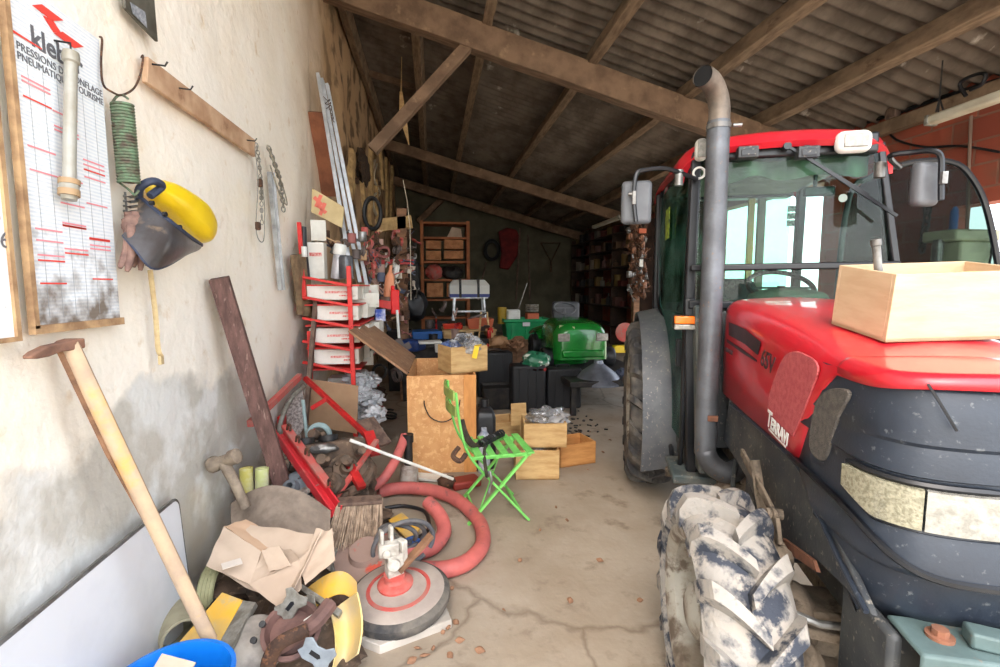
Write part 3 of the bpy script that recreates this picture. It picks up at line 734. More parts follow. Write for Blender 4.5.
b = MB(); b.box((TC + .20, 1.24, 2.0), (.15, .03, .05)); b.cyl((TC + .18, 1.24, 2.02), (TC + .18, 1.24, 2.16), .01); tp(b, 'interior_mirror', M_FRAME, bevel=.02)
b = MB(); b.bar((TC + .15, 2.24, 2.16), (TC + .15, 2.24, 1.3), .04, .03); tp(b, 'yellow_pillar', M_YELLOW)
# round sticker on windscreen, instruction sticker
b = MB(); p = LU(843, 198, 1.12); b.cyl(p, p + V(0, .003, 0), .02); tp(b, 'screen_sticker', mat('grey_sticker', (150, 165, 158)))
b = MB(); p = LU(791, 216, 2.2); 
for k in range(3): b.box((p.x, 2.2, p.z + .05 - k * .05), (.05, .004, .042))
tp(b, 'safety_sticker', mat('sticker_pale', (190, 200, 190), (70, 80, 76), 60, .6))
b = MB(); p = LU(663, 225, 1.5); b.box((CL - .055, 1.80, 1.92), (.004, .18, .2)); tp(b, 'door_sticker', mat('yellow_green_sticker', (170, 190, 60), (60, 80, 50), 40, .7))
# wiper
b = MB(); a = LU(787, 146, 1.06); c = LU(868, 195, 1.06); e = LU(897, 216, 1.06); b.bar(a, c, .014, .012); b.bar(LU(800, 153, 1.05), e, .010, .014); b.cyl(a + V(0, -.01, 0), a + V(0, .1, 0), .018); tp(b, 'wiper', M_FRAME)
# work lights
wl = MB(); p = LU(853, 142, 1.05); wl.box(p, (.155, .07, .105)); o = tp(wl, 'work_light', M_WHITEP, bevel=.035, seg=4)
wl = MB(); wl.box(p + V(0, -.034, 0), (.105, .01, .062)); wl.build('lens', M_LENS, o, local=True, bevel=.004)
wl = MB(); p = LU(701, 150, 1.10); wl.box(p, (.06, .07, .11)); o = tp(wl, 'work_light', M_WHITEP, bevel=.025, seg=4)
wl = MB(); wl.box(p + V(0, -.036, 0), (.045, .01, .09)); wl.build('lens', M_LENS, o, local=True, bevel=.004)
for px in (747, 807):
    b = MB(); p = LU(px, 153, 1.06); b.box(p, (.095, .06, .055)); b.box(p + V(0, .02, .04), (.03, .03, .03)); b.box(p + V(0, -.031, -.004), (.07, .008, .032)); tp(b, 'lamp_socket', M_TDUST, bevel=.008)
b = MB(); p = LU(699, 173, 1.10); b.tube([p + V(.028 * math.cos(a), 0, .028 * math.sin(a)) for a in [2 * PI * i / 20 for i in range(20)]], .006, 6, closed=True); tp(b, 'inspection_ring', M_WHITEP)
# signal lamp on the left pillar
b = MB(); p = LU(686, 322, 1.08); b.box(p + V(0, .02, .0), (.13, .06, .075)); sg = tp(b, 'signal_lamp', M_FRAME, bevel=.01)
b = MB(); b.box(p + V(0, -.015, .012), (.125, .03, .042)); b.build('amber_lens', M_AMBER, sg, local=True, bevel=.006)
b = MB(); b.box(p + V(0, -.015, -.026), (.125, .03, .028)); b.build('clear_lens', M_LENS, sg, local=True, bevel=.006)
b = MB(); b.bar(p + V(.06, .03, 0), V(CL, 1.13, p.z), .05, .02); b.build('lamp_arm', M_FRAME, sg, local=True)
# mirrors
M_MG = mat('mirror_glass', (200, 205, 210), rough=.04, metal=1)
b = MB(); arm = [V(CL, 1.10, 2.06), LU(668, 169, 1.05), LU(645, 170, 1.02), LU(636, 175, 1.0), LU(634, 200, 1.0), LU(636, 222, 1.0)]
b.tube(catmull(arm, 4), .012, 8); ma = tp(b, 'mirror_arm', M_FRAME)
b = MB(); c = LU(637, 201, 1.0) + V(0, .05, 0); b.box(c, (.155, .045, .225)); o = b.build('mirror_shell', M_MIRR, ma, local=True, bevel=.03, seg=4)
b = MB(); b.box(c + V(0, .024, 0), (.13, .004, .2)); b.build('mirror_glass', M_MG, ma, local=True)
b = MB(); p = LU(634, 198, 1.0); b.box(p, (.02, .03, .07)); b.cyl(p + V(-.03, 0, .02), p + V(.0, 0, .02), .01); b.build('mirror_clamp', M_STEEL, ma, local=True, bevel=.003); b = MB(); b.cyl(LU(679, 178, 1.08) + V(0, 0, -.04), LU(679, 178, 1.08) + V(0, 0, .04), .022); b.build('mirror_pivot', M_STEEL, ma, local=True)
b = MB(); arm = [V(CR + .02, 1.02, 2.06), LU(890, 156, .9), LU(915, 152, .85), LU(934, 151, .8), LU(941, 158, .8), LU(941, 180, .8), LU(941, 200, .8)]
b.tube(catmull(arm, 4), .012, 8); ma = tp(b, 'mirror_arm', M_FRAME)
b = MB(); c = LU(932, 182, .8) + V(0, .05, 0); b.box(c, (.115, .06, .19), M=Matrix.Rotation(.35, 3, 'Z')); b.build('mirror_shell', M_MIRR, ma, local=True, bevel=.025, seg=4)
b = MB(); b.box(c + V(.01, .034, 0), (.09, .004, .17), M=Matrix.Rotation(.35, 3, 'Z')); b.build('mirror_glass', M_MG, ma, local=True)
b = MB(); p = LU(880, 170, 1.0); b.cyl(p + V(0, 0, -.035), p + V(0, 0, .035), .024); b.build('mirror_pivot', M_STEEL, ma, local=True); b = MB(); b.box(LU(943, 178, .79), (.02, .03, .05)); b.build('mirror_clamp', M_STEEL, ma, local=True)
# door standing open on the far side
yd = 1.6
ol = [(1.20, .62), (1.17, 1.4), (1.20, 2.02), (1.30, 2.13), (1.45, 2.195), (1.60, 2.215), (1.73, 2.19), (1.81, 2.11), (1.88, 1.98), (1.94, 1.78), (2.0, 1.5), (2.02, 1.2), (1.96, .85), (1.85, .65), (1.5, .58)]
P = catmull([V(x, yd + .02 * (x - 1.2), z) for x, z in ol], 4, True)
b = MB(); b.tube(P, .016, 8, closed=True); dr = tp(b, 'cab_door', M_FRAME)
b = MB()
def span(z):
    xs = []
    for p, q in zip(P, P[1:] + P[:1]):
        if (p.z - z) * (q.z - z) <= 0 and abs(p.z - q.z) > 1e-6: xs.append(p.x + (q.x - p.x) * (z - p.z) / (q.z - p.z))
    return min(xs), max(xs)
zl, zh = min(p.z for p in P) + .01, max(p.z for p in P) - .006
def gl_(u, v):
    z = zl + (zh - zl) * v; x0, x1 = span(z); x = x0 + (x1 - x0) * u; return (x, yd + .02 * (x - 1.2), z)
b.sheet(gl_, 6, 20, .004); b.build('door_glass', glassmat('grey_door_glass', (170, 184, 180), .0, refl=.15), dr, local=True)
b = MB(); b.box((1.30, yd - .03, 1.15), (.12, .03, .05)); b.build('door_handle', M_FRAME, dr, local=True, bevel=.006)
# rear mudguards
for s, X in ((-1, .20), (1, 2 * TC - .20)):
    b = MB()
    def fg(u, v):
        a = math.radians(205 - u * 175); Rm = .70
        xx = X + s * (.15 - v * .30) * -1 if False else X + (v - .5) * .27
        return (xx, 2.2 + Rm * math.cos(a), .62 + Rm * math.sin(a) - .03 * abs(v - .5) * 2)
    b.sheet(fg, 24, 6, .018); tp(b, 'rear_mudguard', mat('dusty_grey_mudguard', (84, 88, 94), (104, 106, 108), 5, .5, 0, .1, 80, c3=(146, 142, 134), sc3=50, lo3=.6, hi3=.68))
# pipe and bracket clutter low down in front of the rear wheel
b = MB(); b.box((.33, 1.35, .38), (.2, .2, .08)); b.cyl((.2, 1.4, .36), (.4, 1.38, .36), .03); b.cyl((.36, 1.1, .36), (.36, 1.1, .56), .012); b.cyl((.42, 1.0, .34), (.42, 1.0, .60), .014); b.blob((.5, .95, .42), (.12, .1, .09), .3); tp(b, 'lower_bracket', M_MUD, bevel=.008)
b = MB(); b.cyl((TC - .22, 1.5, .42), (TC + .25, 1.5, .42), .1); b.box((TC, 2.2, .62), (.75, .28, .3)); b.cyl((.3, 2.2, .62), (1.1, 2.2, .62), .09); tp(b, 'rear_axle', M_MUD, bevel=.02)
# --- crate on the bonnet
def crate_mesh(L_, W_, H_, th=.012):
    b = MB()
    b.box((0, 0, th / 2), (L_, W_, th)); b.box((0, -W_ / 2 + th / 2, H_ / 2), (L_, th, H_)); b.box((0, W_ / 2 - th / 2, H_ / 2), (L_, th, H_))
    b.box((-L_ / 2 + th / 2, 0, H_ / 2), (th, W_ - 2 * th, H_)); b.box((L_ / 2 - th / 2, 0, H_ / 2), (th, W_ - 2 * th, H_)); return b
M_PINEL = mat('light_pine_board', (206, 180, 146), (196, 166, 132), 4, .6, 0, .08, 60, (1.5, 1.5, 7), c3=(170, 122, 76), sc3=3.2, lo3=.69, hi3=.74)
A = D(885, 344, 480 / 350); Bk = D(831, 325, 480 / 300); A.z += .004; Bk.z += .004
ad = (Bk - A).normalized()                     # along the crate's short side, away from the viewer
rt_ = (D(1000, 346, 480 / 368) - A); rt_ = (rt_ - ad * rt_.dot(ad)).normalized(); upc = rt_.cross(ad)
if upc.z < 0: upc = -upc
Lc, Wc, Hc = .40, (Bk - A).length, .195
cen = A + rt_ * Lc / 2 + ad * Wc / 2
Mx = Matrix((rt_, ad, upc)).transposed()
b = crate_mesh(Lc, Wc, Hc); o = b.build('wooden_crate', M_PINEL, None, local=True, bevel=.0015)
o.location = cen; o.rotation_euler = Mx.to_euler(); tag(o, 'light pine open crate standing on the red tractor bonnet', 'crate')
b = MB(); a = A + rt_ * .085 + ad * .15 + upc * .09; top_ = a + upc * .17 + ad * .015 - rt_ * .03
b.cyl(a, top_, .011); b.cyl(top_, top_ + (top_ - a).normalized() * .02, .014); b.bar(a + rt_ * .012, top_ + rt_ * .006 - upc * .03, .008, .022)
tag(b.build('pruning_shears', M_STEEL, bevel=.002), 'metal tool handle sticking up out of the crate on the bonnet', 'hand tool')
# ================================================================ THINGS ON THE LEFT WALL
UPZ = V(0, 0, 1); YD = V(0, 1, 0)
M_PAPER = mat('faded_poster_paper', (236, 238, 236), (226, 230, 232), 3, .8, c3=(120, 92, 60), sc3=9, lo3=.72, hi3=.8)
def stained_paper():
    m = bpy.data.materials.new('stained_poster_paper'); m.use_nodes = True; N = m.node_tree.nodes; Lk = m.node_tree.links; p = N['Principled BSDF']; p.inputs['Roughness'].default_value = .8
    tc = N.new('ShaderNodeTexCoord'); sp = N.new('ShaderNodeSeparateXYZ'); Lk.new(tc.outputs['Object'], sp.inputs[0])
    nz = N.new('ShaderNodeTexNoise'); nz.inputs['Scale'].default_value = 16; nz.inputs['Detail'].default_value = 9; Lk.new(tc.outputs['Object'], nz.inputs['Vector'])
    # grime collects towards the foot of the sheet
    r = N.new('ShaderNodeMapRange'); r.inputs['From Min'].default_value = .0; r.inputs['From Max'].default_value = .34; r.inputs['To Min'].default_value = .30; r.inputs['To Max'].default_value = -.12
    Lk.new(sp.outputs['Z'], r.inputs['Value'])
    a = N.new('ShaderNodeMath'); a.operation = 'ADD'; Lk.new(nz.outputs['Fac'], a.inputs[0]); Lk.new(r.outputs[0], a.inputs[1])
    r2 = N.new('ShaderNodeMapRange'); r2.inputs['From Min'].default_value = .55; r2.inputs['From Max'].default_value = .85; r2.inputs['To Max'].default_value = .9; Lk.new(a.outputs[0], r2.inputs['Value'])
    # printed ruled columns
    w = N.new('ShaderNodeTexWave'); w.bands_direction = 'Z'; w.inputs['Scale'].default_value = 28; Lk.new(tc.outputs['Object'], w.inputs['Vector'])
    w2 = N.new('ShaderNodeTexNoise'); w2.inputs['Scale'].default_value = 60; Lk.new(tc.outputs['Object'], w2.inputs['Vector'])
    mm = N.new('ShaderNodeMath'); mm.operation = 'MULTIPLY'; Lk.new(w.outputs['Fac'], mm.inputs[0]); Lk.new(w2.outputs['Fac'], mm.inputs[1])
    m0 = N.new('ShaderNodeMix'); m0.data_type = 'RGBA'; Lk.new(mm.outputs[0], m0.inputs['Factor']); m0.inputs[6].default_value = lin((240, 242, 242)); m0.inputs[7].default_value = lin((196, 208, 220))
    mx = N.new('ShaderNodeMix'); mx.data_type = 'RGBA'; Lk.new(r2.outputs[0], mx.inputs['Factor']); Lk.new(m0.outputs[2], mx.inputs[6]); mx.inputs[7].default_value = lin((104, 84, 62))
    Lk.new(mx.outputs[2], p.inputs['Base Color']); return m
def wall_rect(b, y0, y1, z0, z1, off, th): b.box((WX + off + th / 2, (y0 + y1) / 2, (z0 + z1) / 2), (th, y1 - y0, z1 - z0))
# tyre pressure poster
yA = W(36, 328).y; yB = W(121, 321).y; zb = W(80, 324).z; zt = zb + .93
po = thing('poster', 'large tyre pressure poster with a red mark, grimy at its foot, framed in worn wood', 'poster', (WX + .02, (yA + yB) / 2, zb))
b = MB(); wall_rect(b, yA, yB, zb, zt, .012, .006); ps = b.build('printed_sheet', stained_paper(), po)
M_FR = mat('worn_pine_frame', (196, 160, 118), (150, 116, 84), 12, .8, 0, .2)
b = MB(); wall_rect(b, yA - .012, yA + .004, zb, zt, .01, .018); wall_rect(b, yA - .012, yB + .006, zb - .016, zb + .008, .01, .018); b.build('frame', M_FR, po)
M_PRED = mat('print_red', (232, 74, 64)); M_PPINK = mat('print_pink', (240, 150, 158)); M_PGREY = mat('print_grey', (104, 104, 108)); M_PLG = mat('print_light_grey', (170, 172, 176))
xt = WX + .0195
def pp(fy, fz): return V(xt, yA + (yB - yA) * fy, zb + (zt - zb) * fz)
b = MB()
for y0, z0, y1, z1 in ((.24, .945, .56, .95), (.44, .905, .78, .91)):
    q = [pp(y0, z0 - .0), pp(y1, z0 - .0), pp(y1 + .12, z0 + .032), pp(y0 + .12 - .0, z0 + .032)]
    q = [pp(y0 + .10, z0 + .032), pp(y0, z0 + .008), pp(y1 - .12, z0 + .004), pp(y1, z0 + .030)]
    b.prism(q, (.001, 0, 0))
b.prism([pp(.34, .945), pp(.44, .915), pp(.52, .93), pp(.44, .952)], (.001, 0, 0))
b.build('red_emblem', M_PRED, po)
lettering('lettering', 'kleber', pp(.20, .835), YD, UPZ, .078, M_PGREY, po, .0006, bold=.0015, sx=1.0)
lettering('lettering', 'PRESSIONS DE GONFLAGE', pp(.06, .80), YD, UPZ, .029, M_PGREY, po, .0005, sx=.98)
lettering('lettering', 'PNEUMATIQUES TOURISME', pp(.06, .772), YD, UPZ, .029, M_PGREY, po, .0005, sx=.95)
b = MB(); b.prism([pp(.03, .845), pp(.03, .838), pp(.30, .838), pp(.30, .842)], (.001, 0, 0)); b.build('red_rule', M_PRED, po)
R = random.Random(5)
for k in range(30):
    f0 = R.choice((.08, .36, .66)); zz = .13 + .62 * R.random()
    b = MB(); b.prism([pp(f0, zz), pp(f0 + .27, zz), pp(f0 + .27, zz + .005), pp(f0, zz + .005)], (.0006, 0, 0)); b.build('printed_rule', M_PPINK if k % 3 else M_PRED, po)
b = MB()
for k in range(7):
    b.box(pp(.10 + .12 * k, .775), (.0008, .001, .0)) if False else None
for cx in range(1, 7):
    b.prism([pp(cx / 7, .03), pp(cx / 7 + .003, .03), pp(cx / 7 + .003, .77), pp(cx / 7, .77)], (.0004, 0, 0))
b.build('column_rules', M_PLG, po)
# second poster, cut by the edge of the view
y2 = W(17, 337).y
p2 = thing('poster', 'pale old wall chart in a thin wooden frame at the edge of the tyre poster', 'poster', (WX + .02, y2 - .2, W(15, 337).z))
z2 = W(15, 337).z
b = MB(); wall_rect(b, y2 - .42, y2, z2, z2 + .95, .01, .006); b.build('printed_sheet', M_PAPER, p2)
b = MB(); wall_rect(b, y2 - .002, y2 + .012, z2, z2 + .95, .008, .016); wall_rect(b, y2 - .42, y2 + .012, z2 - .012, z2, .008, .016); b.build('frame', M_FR, p2)
lettering('lettering', '36', V(WX + .018, y2 - .05, z2 + .23), YD, UPZ, .06, M_PGREY, p2, .0005)
b = MB(); b.prism([V(WX + .017, y2 - .12, z2 + .30), V(WX + .017, y2 - .012, z2 + .30), V(WX + .017, y2 - .012, z2 + .31), V(WX + .017, y2 - .12, z2 + .31)], (.0006, 0, 0)); b.build('red_rule', M_PRED, p2)
# translucent tube hanging over the poster
b = MB(); a = W(71, 52, .06); c = W(69, 200, .06); d = (c - a).normalized(); Lh = (c - a).length
b.lathe(a, d, [(.0, 0), (.019, 0), (.021, .012), (.021, .03), (.016, .035), (.016, Lh - .05), (.023, Lh - .045), (.024, Lh - .02), (.020, Lh - .012), (.018, Lh), (0, Lh)], 20, cap=False)
tt = b.build('plastic_tube', mat('yellowed_clear_plastic', (168, 166, 156), (150, 144, 128), 8, .35, spec=.6)); tag(tt, 'cloudy plastic tube hanging upright in front of the tyre poster', 'tube')
b = MB(); b.tube([a + V(-.05, 0, .03), a + V(0, 0, .025), a], .003, 6); b.build('hook', M_DARK, tt)
b = MB(); b.cyl(c - d * .06, c - d * .045, .0255); b.cyl(c - d * .03, c - d * .012, .0255); b.build('ring_band', mat('brownish_ring', (170, 140, 104)), tt)
# bent wire hook and coil spring
b = MB(); q = [W(100, 37, .01), W(102, 40, .03), W(101, 62, .03), W(103, 84, .035), W(112, 92, .045), W(122, 95, .05), W(134, 88, .045), W(141, 72, .035), W(143, 56, .02), W(141, 58, .01)]
b.tube(catmull(q, 5), .0035, 7); tag(b.build('wire_hook', M_RUST), 'bent rusty wire loop nailed to the wall above the green spring', 'hook')
b = MB(); a = W(122, 103, .055); c = W(129, 183, .055); n = 26; d = (c - a); x, y, dd = frame_of(d)
b.tube([a + d * (i / (n * 14)) + x * (.030 * math.cos(2 * PI * i / 14)) + y * (.030 * math.sin(2 * PI * i / 14)) for i in range(n * 14)], .0052, 6)
b.tube(catmull([a + x * .03, a - dd * .02 + x * .015, W(122, 95, .05), a - dd * .015 - x * .02], 5), .004, 6); b.tube(catmull([c + x * .03, c + dd * .025, c + dd * .04 - x * .015, c + dd * .025 - x * .03], 5), .004, 6)
tag(b.build('coil_spring', mat('worn_green_paint_iron', (112, 138, 108), (96, 84, 72), 30, .7, .2, .3)), 'green painted rusty coil spring hanging from the wire hook', 'spring')
b = MB(); b.cyl(a, c, .018); tag(b.build('rusty_rod', M_RUST), 'rusty rod inside the green coil spring', 'rod')
# tin plate high on the wall
b = MB(); P = [W(120, -14, .02), W(151, -6, .02), W(155, 42, .02), W(141, 28, .02), W(122, 8, .02)]; b.prism(P, (.012, 0, 0)); tpl = b.build('tin_plate', mat('grimy_plate', (110, 108, 98), (84, 80, 70), 9, .6, .3, .2), bevel=.003); tag(tpl, 'dark grimy tin plate hung at the top above the slanting board', 'plate')
b = MB(); P = [W(130, 2, .035), W(145, 12, .035), W(147, 28, .035), W(133, 14, .035)]; b.prism(P, (.001, 0, 0)); b.build('sticker', mat('sticker_grey', (170, 174, 180), (120, 124, 130), 50), tpl)
# coat board with hooks
b = MB(); a = W(141, 70, .02); c = W(252, 147, .02); b.bar(a, c, .022, .145, up=(1, 0, 0)); 
M_BOARD = mat('scuffed_board', (206, 172, 140), (176, 138, 106), 5, .8, 0, .25, 30, c3=(140, 104, 78), sc3=10, lo3=.62, hi3=.72)
b = MB(); P = [W(142, 56, .012), W(252, 140, .012), W(252, 157, .012), W(141, 82, .012)]; b.prism(P, (.022, 0, 0)); cb = b.build('coat_board', M_BOARD, bevel=.004); tag(cb, 'long bare board fixed along the wall above the face shield', 'board')
for px, py in ((178, 88), (246, 140), (151, 64)):
    b = MB(); p = W(px, py, .03); b.tube([p, p + V(.05, 0, -.004), p + V(.06, .0, .012)], .0035, 6); b.build('nail', M_DARK, cb)
# yellow face shield
fs = thing('face_shield', 'yellow safety face shield with a scratched dark visor hanging on the wall', 'face shield', W(175, 225, .02))
c0 = W(176, 218, .14)
# dome cap: points defined on the wall plane with depth bulge
def bulge(poly, off, depth, name, m, n=10, e=1.0):
    # builds a rounded cushion from an outline on the wall plane
    P = catmull([W(x, y, off) for x, y in poly], 4, True); c = sum(P, V(0, 0, 0)) / len(P); b = MB(); rings = []
    for i in range(n + 1):
        t = i / n * PI / 2; k = math.cos(t) ** e; h = math.sin(t) * depth
        rings.append([c + (p - c) * max(k, .02) + V(h, 0, 0) for p in P])
    b.loft([[p + V(-.006, 0, 0) for p in rings[0]]] + rings, cap=True)
    return b.build(name, m, fs, sharp=60)
bulge([(146, 184), (162, 180), (182, 190), (200, 204), (210, 222), (210, 236), (203, 243), (188, 234), (168, 216), (152, 200)], .03, .075, 'cap_shell', mat('bright_yellow_plastic', (250, 214, 36), (240, 200, 30), 3, .35), e=.7)
M_VIS = mat('smoked_scratched_visor', (84, 82, 84), (66, 60, 58), 9, .3, 0, .05, c3=(150, 128, 104), sc3=11, lo3=.6, hi3=.75)
b = MB()
E0 = [W(138, 196, .03), W(152, 208, .10), W(170, 222, .16), W(188, 236, .14), W(201, 245, .05)]; E1 = [W(122, 236, .05), W(134, 250, .11), W(150, 268, .14), W(166, 266, .13), W(186, 254, .06)]
E0 = catmull(E0, 4); E1 = catmull(E1, 4)
b.sheet(lambda u, v: E0[round(u * 16)].lerp(E1[round(u * 16)], v) + V(.02 * math.sin(PI * v), 0, 0), 16, 8, .003); b.build('visor', M_VIS, fs, sharp=60)
b = MB(); b.tube([p + V(.004, 0, 0) for p in E0], .009, 8, flat=.6); b.tube([p + V(.003, 0, 0) for p in E1], .004, 6); b.tube([E1[-1], E0[-1]], .005, 6); b.build('visor_rim', mat('dark_blue_band', (54, 62, 82)), fs)
b = MB(); b.tube(catmull([W(139, 200, .03), W(140, 188, .06), W(152, 181, .10), W(162, 186, .10), W(150, 196, .08)], 5), .014, 8); b.build('headband', mat('dark_blue_band', (54, 62, 82)), fs)
b = MB(); p = W(172, 236, .155); b.cyl(p, p + V(.012, -.003, 0), .014); b.build('visor_knob', M_BLACKP, fs)
for k, (px, py) in enumerate(((150, 203), (163, 214), (178, 227))):
    b = MB(); p = W(px, py, .12 + .03 * (k == 1)); b.cyl(p, p + V(.012, 0, 0), .008); b.build('rivet', M_BLACKP, fs)
# leather work gloves
b = MB(); base = W(136, 228, .05)
for i in range(5):
    t = i / 4; a = W(128 + 10 * t, 226 - 2 * t, .05 + .02 * (i % 2)); c = W(120 + 27 * t, 268 + 4 * (i % 2) - 2 * t, .07 + .015 * (i % 2)); mid = a.lerp(c, .5) + V(.012, 0, 0)
    b.tube(catmull([a, mid, c], 4), [.013, .014, .0145, .015, .0145, .013, .012, .010, .006], 9, flat=.8)
b.blob(W(133, 226, .055), (.028, .045, .04), .2, 4, 2); b.tube([W(131, 212, .05), W(134, 226, .055)], [.024, .03], 10, flat=.6)
tag(b.build('work_gloves', mat('brown_leather', (150, 118, 104), (110, 84, 76), 14, .8, 0, .3), sharp=60), 'brown leather work gloves hanging beside the dark visor', 'gloves')
b = MB()
for k in range(4):
    b.tube([W(124, 196 + k * 5, .03), W(130, 197 + k * 5, .055), W(138, 196 + k * 5, .04)], .005, 6)
b.tube([W(125, 192, .03), W(127, 216, .03)], .004, 6)
tag(b.build('small_coil_bracket', M_STEEL), 'small bent metal bracket between the green spring and the gloves', 'bracket')
b = MB(); q = catmull([W(150, 270, .03), W(152, 285, .03), W(156, 320, .025), W(158, 348, .03), W(161, 356, .03)], 4)
b.tube(q, .010, 8, flat=.3); b.box(W(161, 360, .03), (.012, .02, .035)); tag(b.build('webbing_strap', mat('tan_webbing', (206, 184, 138), (184, 160, 120), 30, .85)), 'tan webbing strap with a metal end dangling below the face shield', 'strap')
# chains, shackles and wire hanging at the end of the board
def chain(pts, name, label, cat='chain', r=.004, ln=.034, m=M_RUST, group=None):
    P = catmull(pts, 8); b = MB(); acc = 0; last = P[0]; k = 0
    L_ = [0]
    for a, c in zip(P, P[1:]): L_.append(L_[-1] + (c - a).length)
    s_ = 0
    while s_ + ln < L_[-1]:
        i = max(j for j in range(len(L_)) if L_[j] <= s_); p = P[i]; q = P[min(i + 1, len(P) - 1)]; d = (q - p).normalized() if (q - p).length > 0 else V(0, 0, -1)
        x, y, d = frame_of(d); 
        if k % 2: x = y
        c = p + d * (ln * .5)
        b.tube([c + d * (ln * .55 * math.cos(t)) + x * (ln * .32 * math.sin(t)) for t in [2 * PI * j / 10 for j in range(10)]], r, 5, closed=True)
        s_ += ln * .78; k += 1
    return tag(b.build(name, m), label, cat, group)
M_GALV = mat('greyed_galvanised_iron', (156, 154, 146), (118, 112, 100), 20, .6, .4, .2)
chain([W(256, 143, .04), W(259, 160, .04), W(261, 185, .035), W(262, 228, .03)], 'hanging_chain', 'thin galvanised chain hanging straight down at the end of the coat board', r=.003, ln=.03, m=M_GALV)
chain([W(268, 146, .04), W(275, 165, .05), W(281, 185, .04), W(284, 216, .03)], 'hanging_chain', 'thicker tangled chain bunch hanging just above the aluminium rail', r=.005, ln=.04, m=M_GALV)
b = MB(); b.tube(catmull([W(254, 142, .03), W(258, 180, .05), W(256, 225, .04), W(259, 240, .04), W(264, 238, .04), W(264, 200, .05), W(259, 160, .05)], 6), .003, 6); tag(b.build('wire_loop', M_GALV), 'long loop of grey wire hanging round the thin chain', 'wire')
b = MB(); b.tube(catmull([W(267, 145, .05), W(274, 162, .06), W(284, 190, .05), W(287, 205, .05), W(280, 195, .06), W(270, 165, .07)], 6), .005, 6); tag(b.build('rope_hank', mat('grey_rope', (168, 160, 142), (130, 122, 106), 40, .9)), 'hank of grey cord hung over the thicker chain', 'rope')
for px, py, z in ((260, 183, 0), (258, 226, 0)):
    b = MB(); b.box(W(px, py, .05), (.03, .03, .05)); tag(b.build('shackle', M_RUST, bevel=.008), 'rusty pulley block on the thin chain, ' + ('its upper one' if py < 200 else 'its lower one'), 'shackle')
# aluminium rail, sack, plank
b = MB(); P0 = W(270, 172, .02); P1 = W(281, 290, .03); b.bar(P0, P1, .05, .028, up=(1, 0, 0)); b.bar(P0 + V(.012, .012, 0), P1 + V(.012, .012, 0), .008, .03, up=(1, 0, 0)); tag(b.build('aluminium_rail', M_ALU, bevel=.002), 'short flat aluminium rail hanging against the wall under the chains', 'rail')
b = MB(); n = 9
def sack(u, v):
    top = W(290, 255, .04).lerp(W(306, 252, .04), u); bot = W(297, 314, .03).lerp(W(310, 318, .04), u); p = top.lerp(bot, v)
    return p + V(.035 * math.sin(u * PI) + .012 * math.sin(u * 17) * (.4 + v), 0, 0)
b.sheet(sack, 24, 12, .015); tag(b.build('folded_sack', mat('brown_sackcloth', (142, 118, 88), (112, 92, 68), 16, .9, 0, .4), sharp=60), 'brown folded sacking hanging between the aluminium rail and the red rack', 'sack')
b = MB(); b.bar(W(317, 112, .06), W(330, 196, .06), .03, .16, up=(1, 0, 0)); tag(b.build('wooden_plank', mat('reddish_plank', (156, 98, 68), (128, 80, 56), 5, .8, 0, .3), bevel=.003), 'short reddish plank standing upright behind the aluminium profiles', 'plank')
# wire bundle round the tall profiles, profiles leaning (three separate lengths)
base = XP(366, 285, -.62)
for k, (tx, bx, r_) in enumerate(((318, 352, .018), (322, 360, .022), (327, 367, .018))):
    b = MB(); a = XP(tx, 74 + k * 5, -1.02 + .02 * k); c = XP(bx, 278 + k * 4, -.70 + .03 * k)
    c = a + (c - a) * 1.0
    x, y, d = frame_of(c - a, (1, 0, 0)); w_, h_ = .045, .03
    sec = [(-1, -1), (1, -1), (1, 1), (.75, 1), (.75, -.6), (-.75, -.6), (-.75, 1), (-1, 1)]
    b.loft([[p + x * (i * w_ / 2) + y * (j * h_ / 2) for i, j in sec] for p in (a, c)])
    o = b.build('aluminium_profile', mat('bright_mill_aluminium', (206, 210, 214), (180, 184, 188), 8, .4, .6)); tag(o, ('slimmest', 'middle', 'most forward')[k] + ' of the three long aluminium channels leaning high on the wall', 'profile', 'long aluminium channels leaning on the wall')
b = MB(); m0 = XP(330, 118, -.95)
for k in range(9):
    t = k / 8; c = XP(326 + 7 * t, 100 + 32 * t, -.95); b.tube([c + V(.035 * math.cos(a), .045 * math.sin(a), .02 * math.sin(a * 2 + k)) for a in [2 * PI * i / 14 for i in range(14)]], .003, 5, closed=True)
tag(b.build('binding_wire', M_RUST), 'rusty wire wound round the leaning aluminium channels', 'wire')

# torn dry plaster and laths at the broken part of the wall
M_LATH = mat('dry_straw_plaster', (196, 164, 112), (150, 120, 80), 8, .95, 0, .5)
R = random.Random(21)
specs = [(352, 150, 200), (362, 150, 215), (371, 145, 225), (380, 148, 190), (386, 158, 226), (392, 166, 228), (376, 180, 232)]
for k, (px, ya, yb_) in enumerate(specs):
    b = MB(); a = W(px, ya, .09); c = W(px + R.uniform(-2, 4), yb_, .11); wd = .10 + .10 * R.random()
    rings = []
    for i in range(8):
        t = i / 7; p = a.lerp(c, t) + V(.02 * noise.noise(V(px, t * 3, 1)), .02 * noise.noise(V(px, t * 4, 7)), 0); ww = wd * (.5 + .5 * math.sin(PI * (t * .8 + .15))) * (1 + .5 * noise.noise(V(px, t * 6, 3)))
        rings.append([p + V(-.02, -ww, 0), p + V(.03, -ww * .6, 0), p + V(.035, ww * .6, 0), p + V(-.02, ww, 0)])
    b.loft(rings); tag(b.build('plaster_strip', M_LATH, sharp=20), 'torn strip of dry straw-coloured plaster hanging from the broken wall beyond the channels', 'plaster', 'torn plaster strips on the far wall')
b = MB(); b.bar(W(350, 180, .04), W(384, 184, .06), .05, .08); tag(b.build('timber_stub', M_RUST), 'dark short timber stuck in the broken wall below the brace', 'timber')
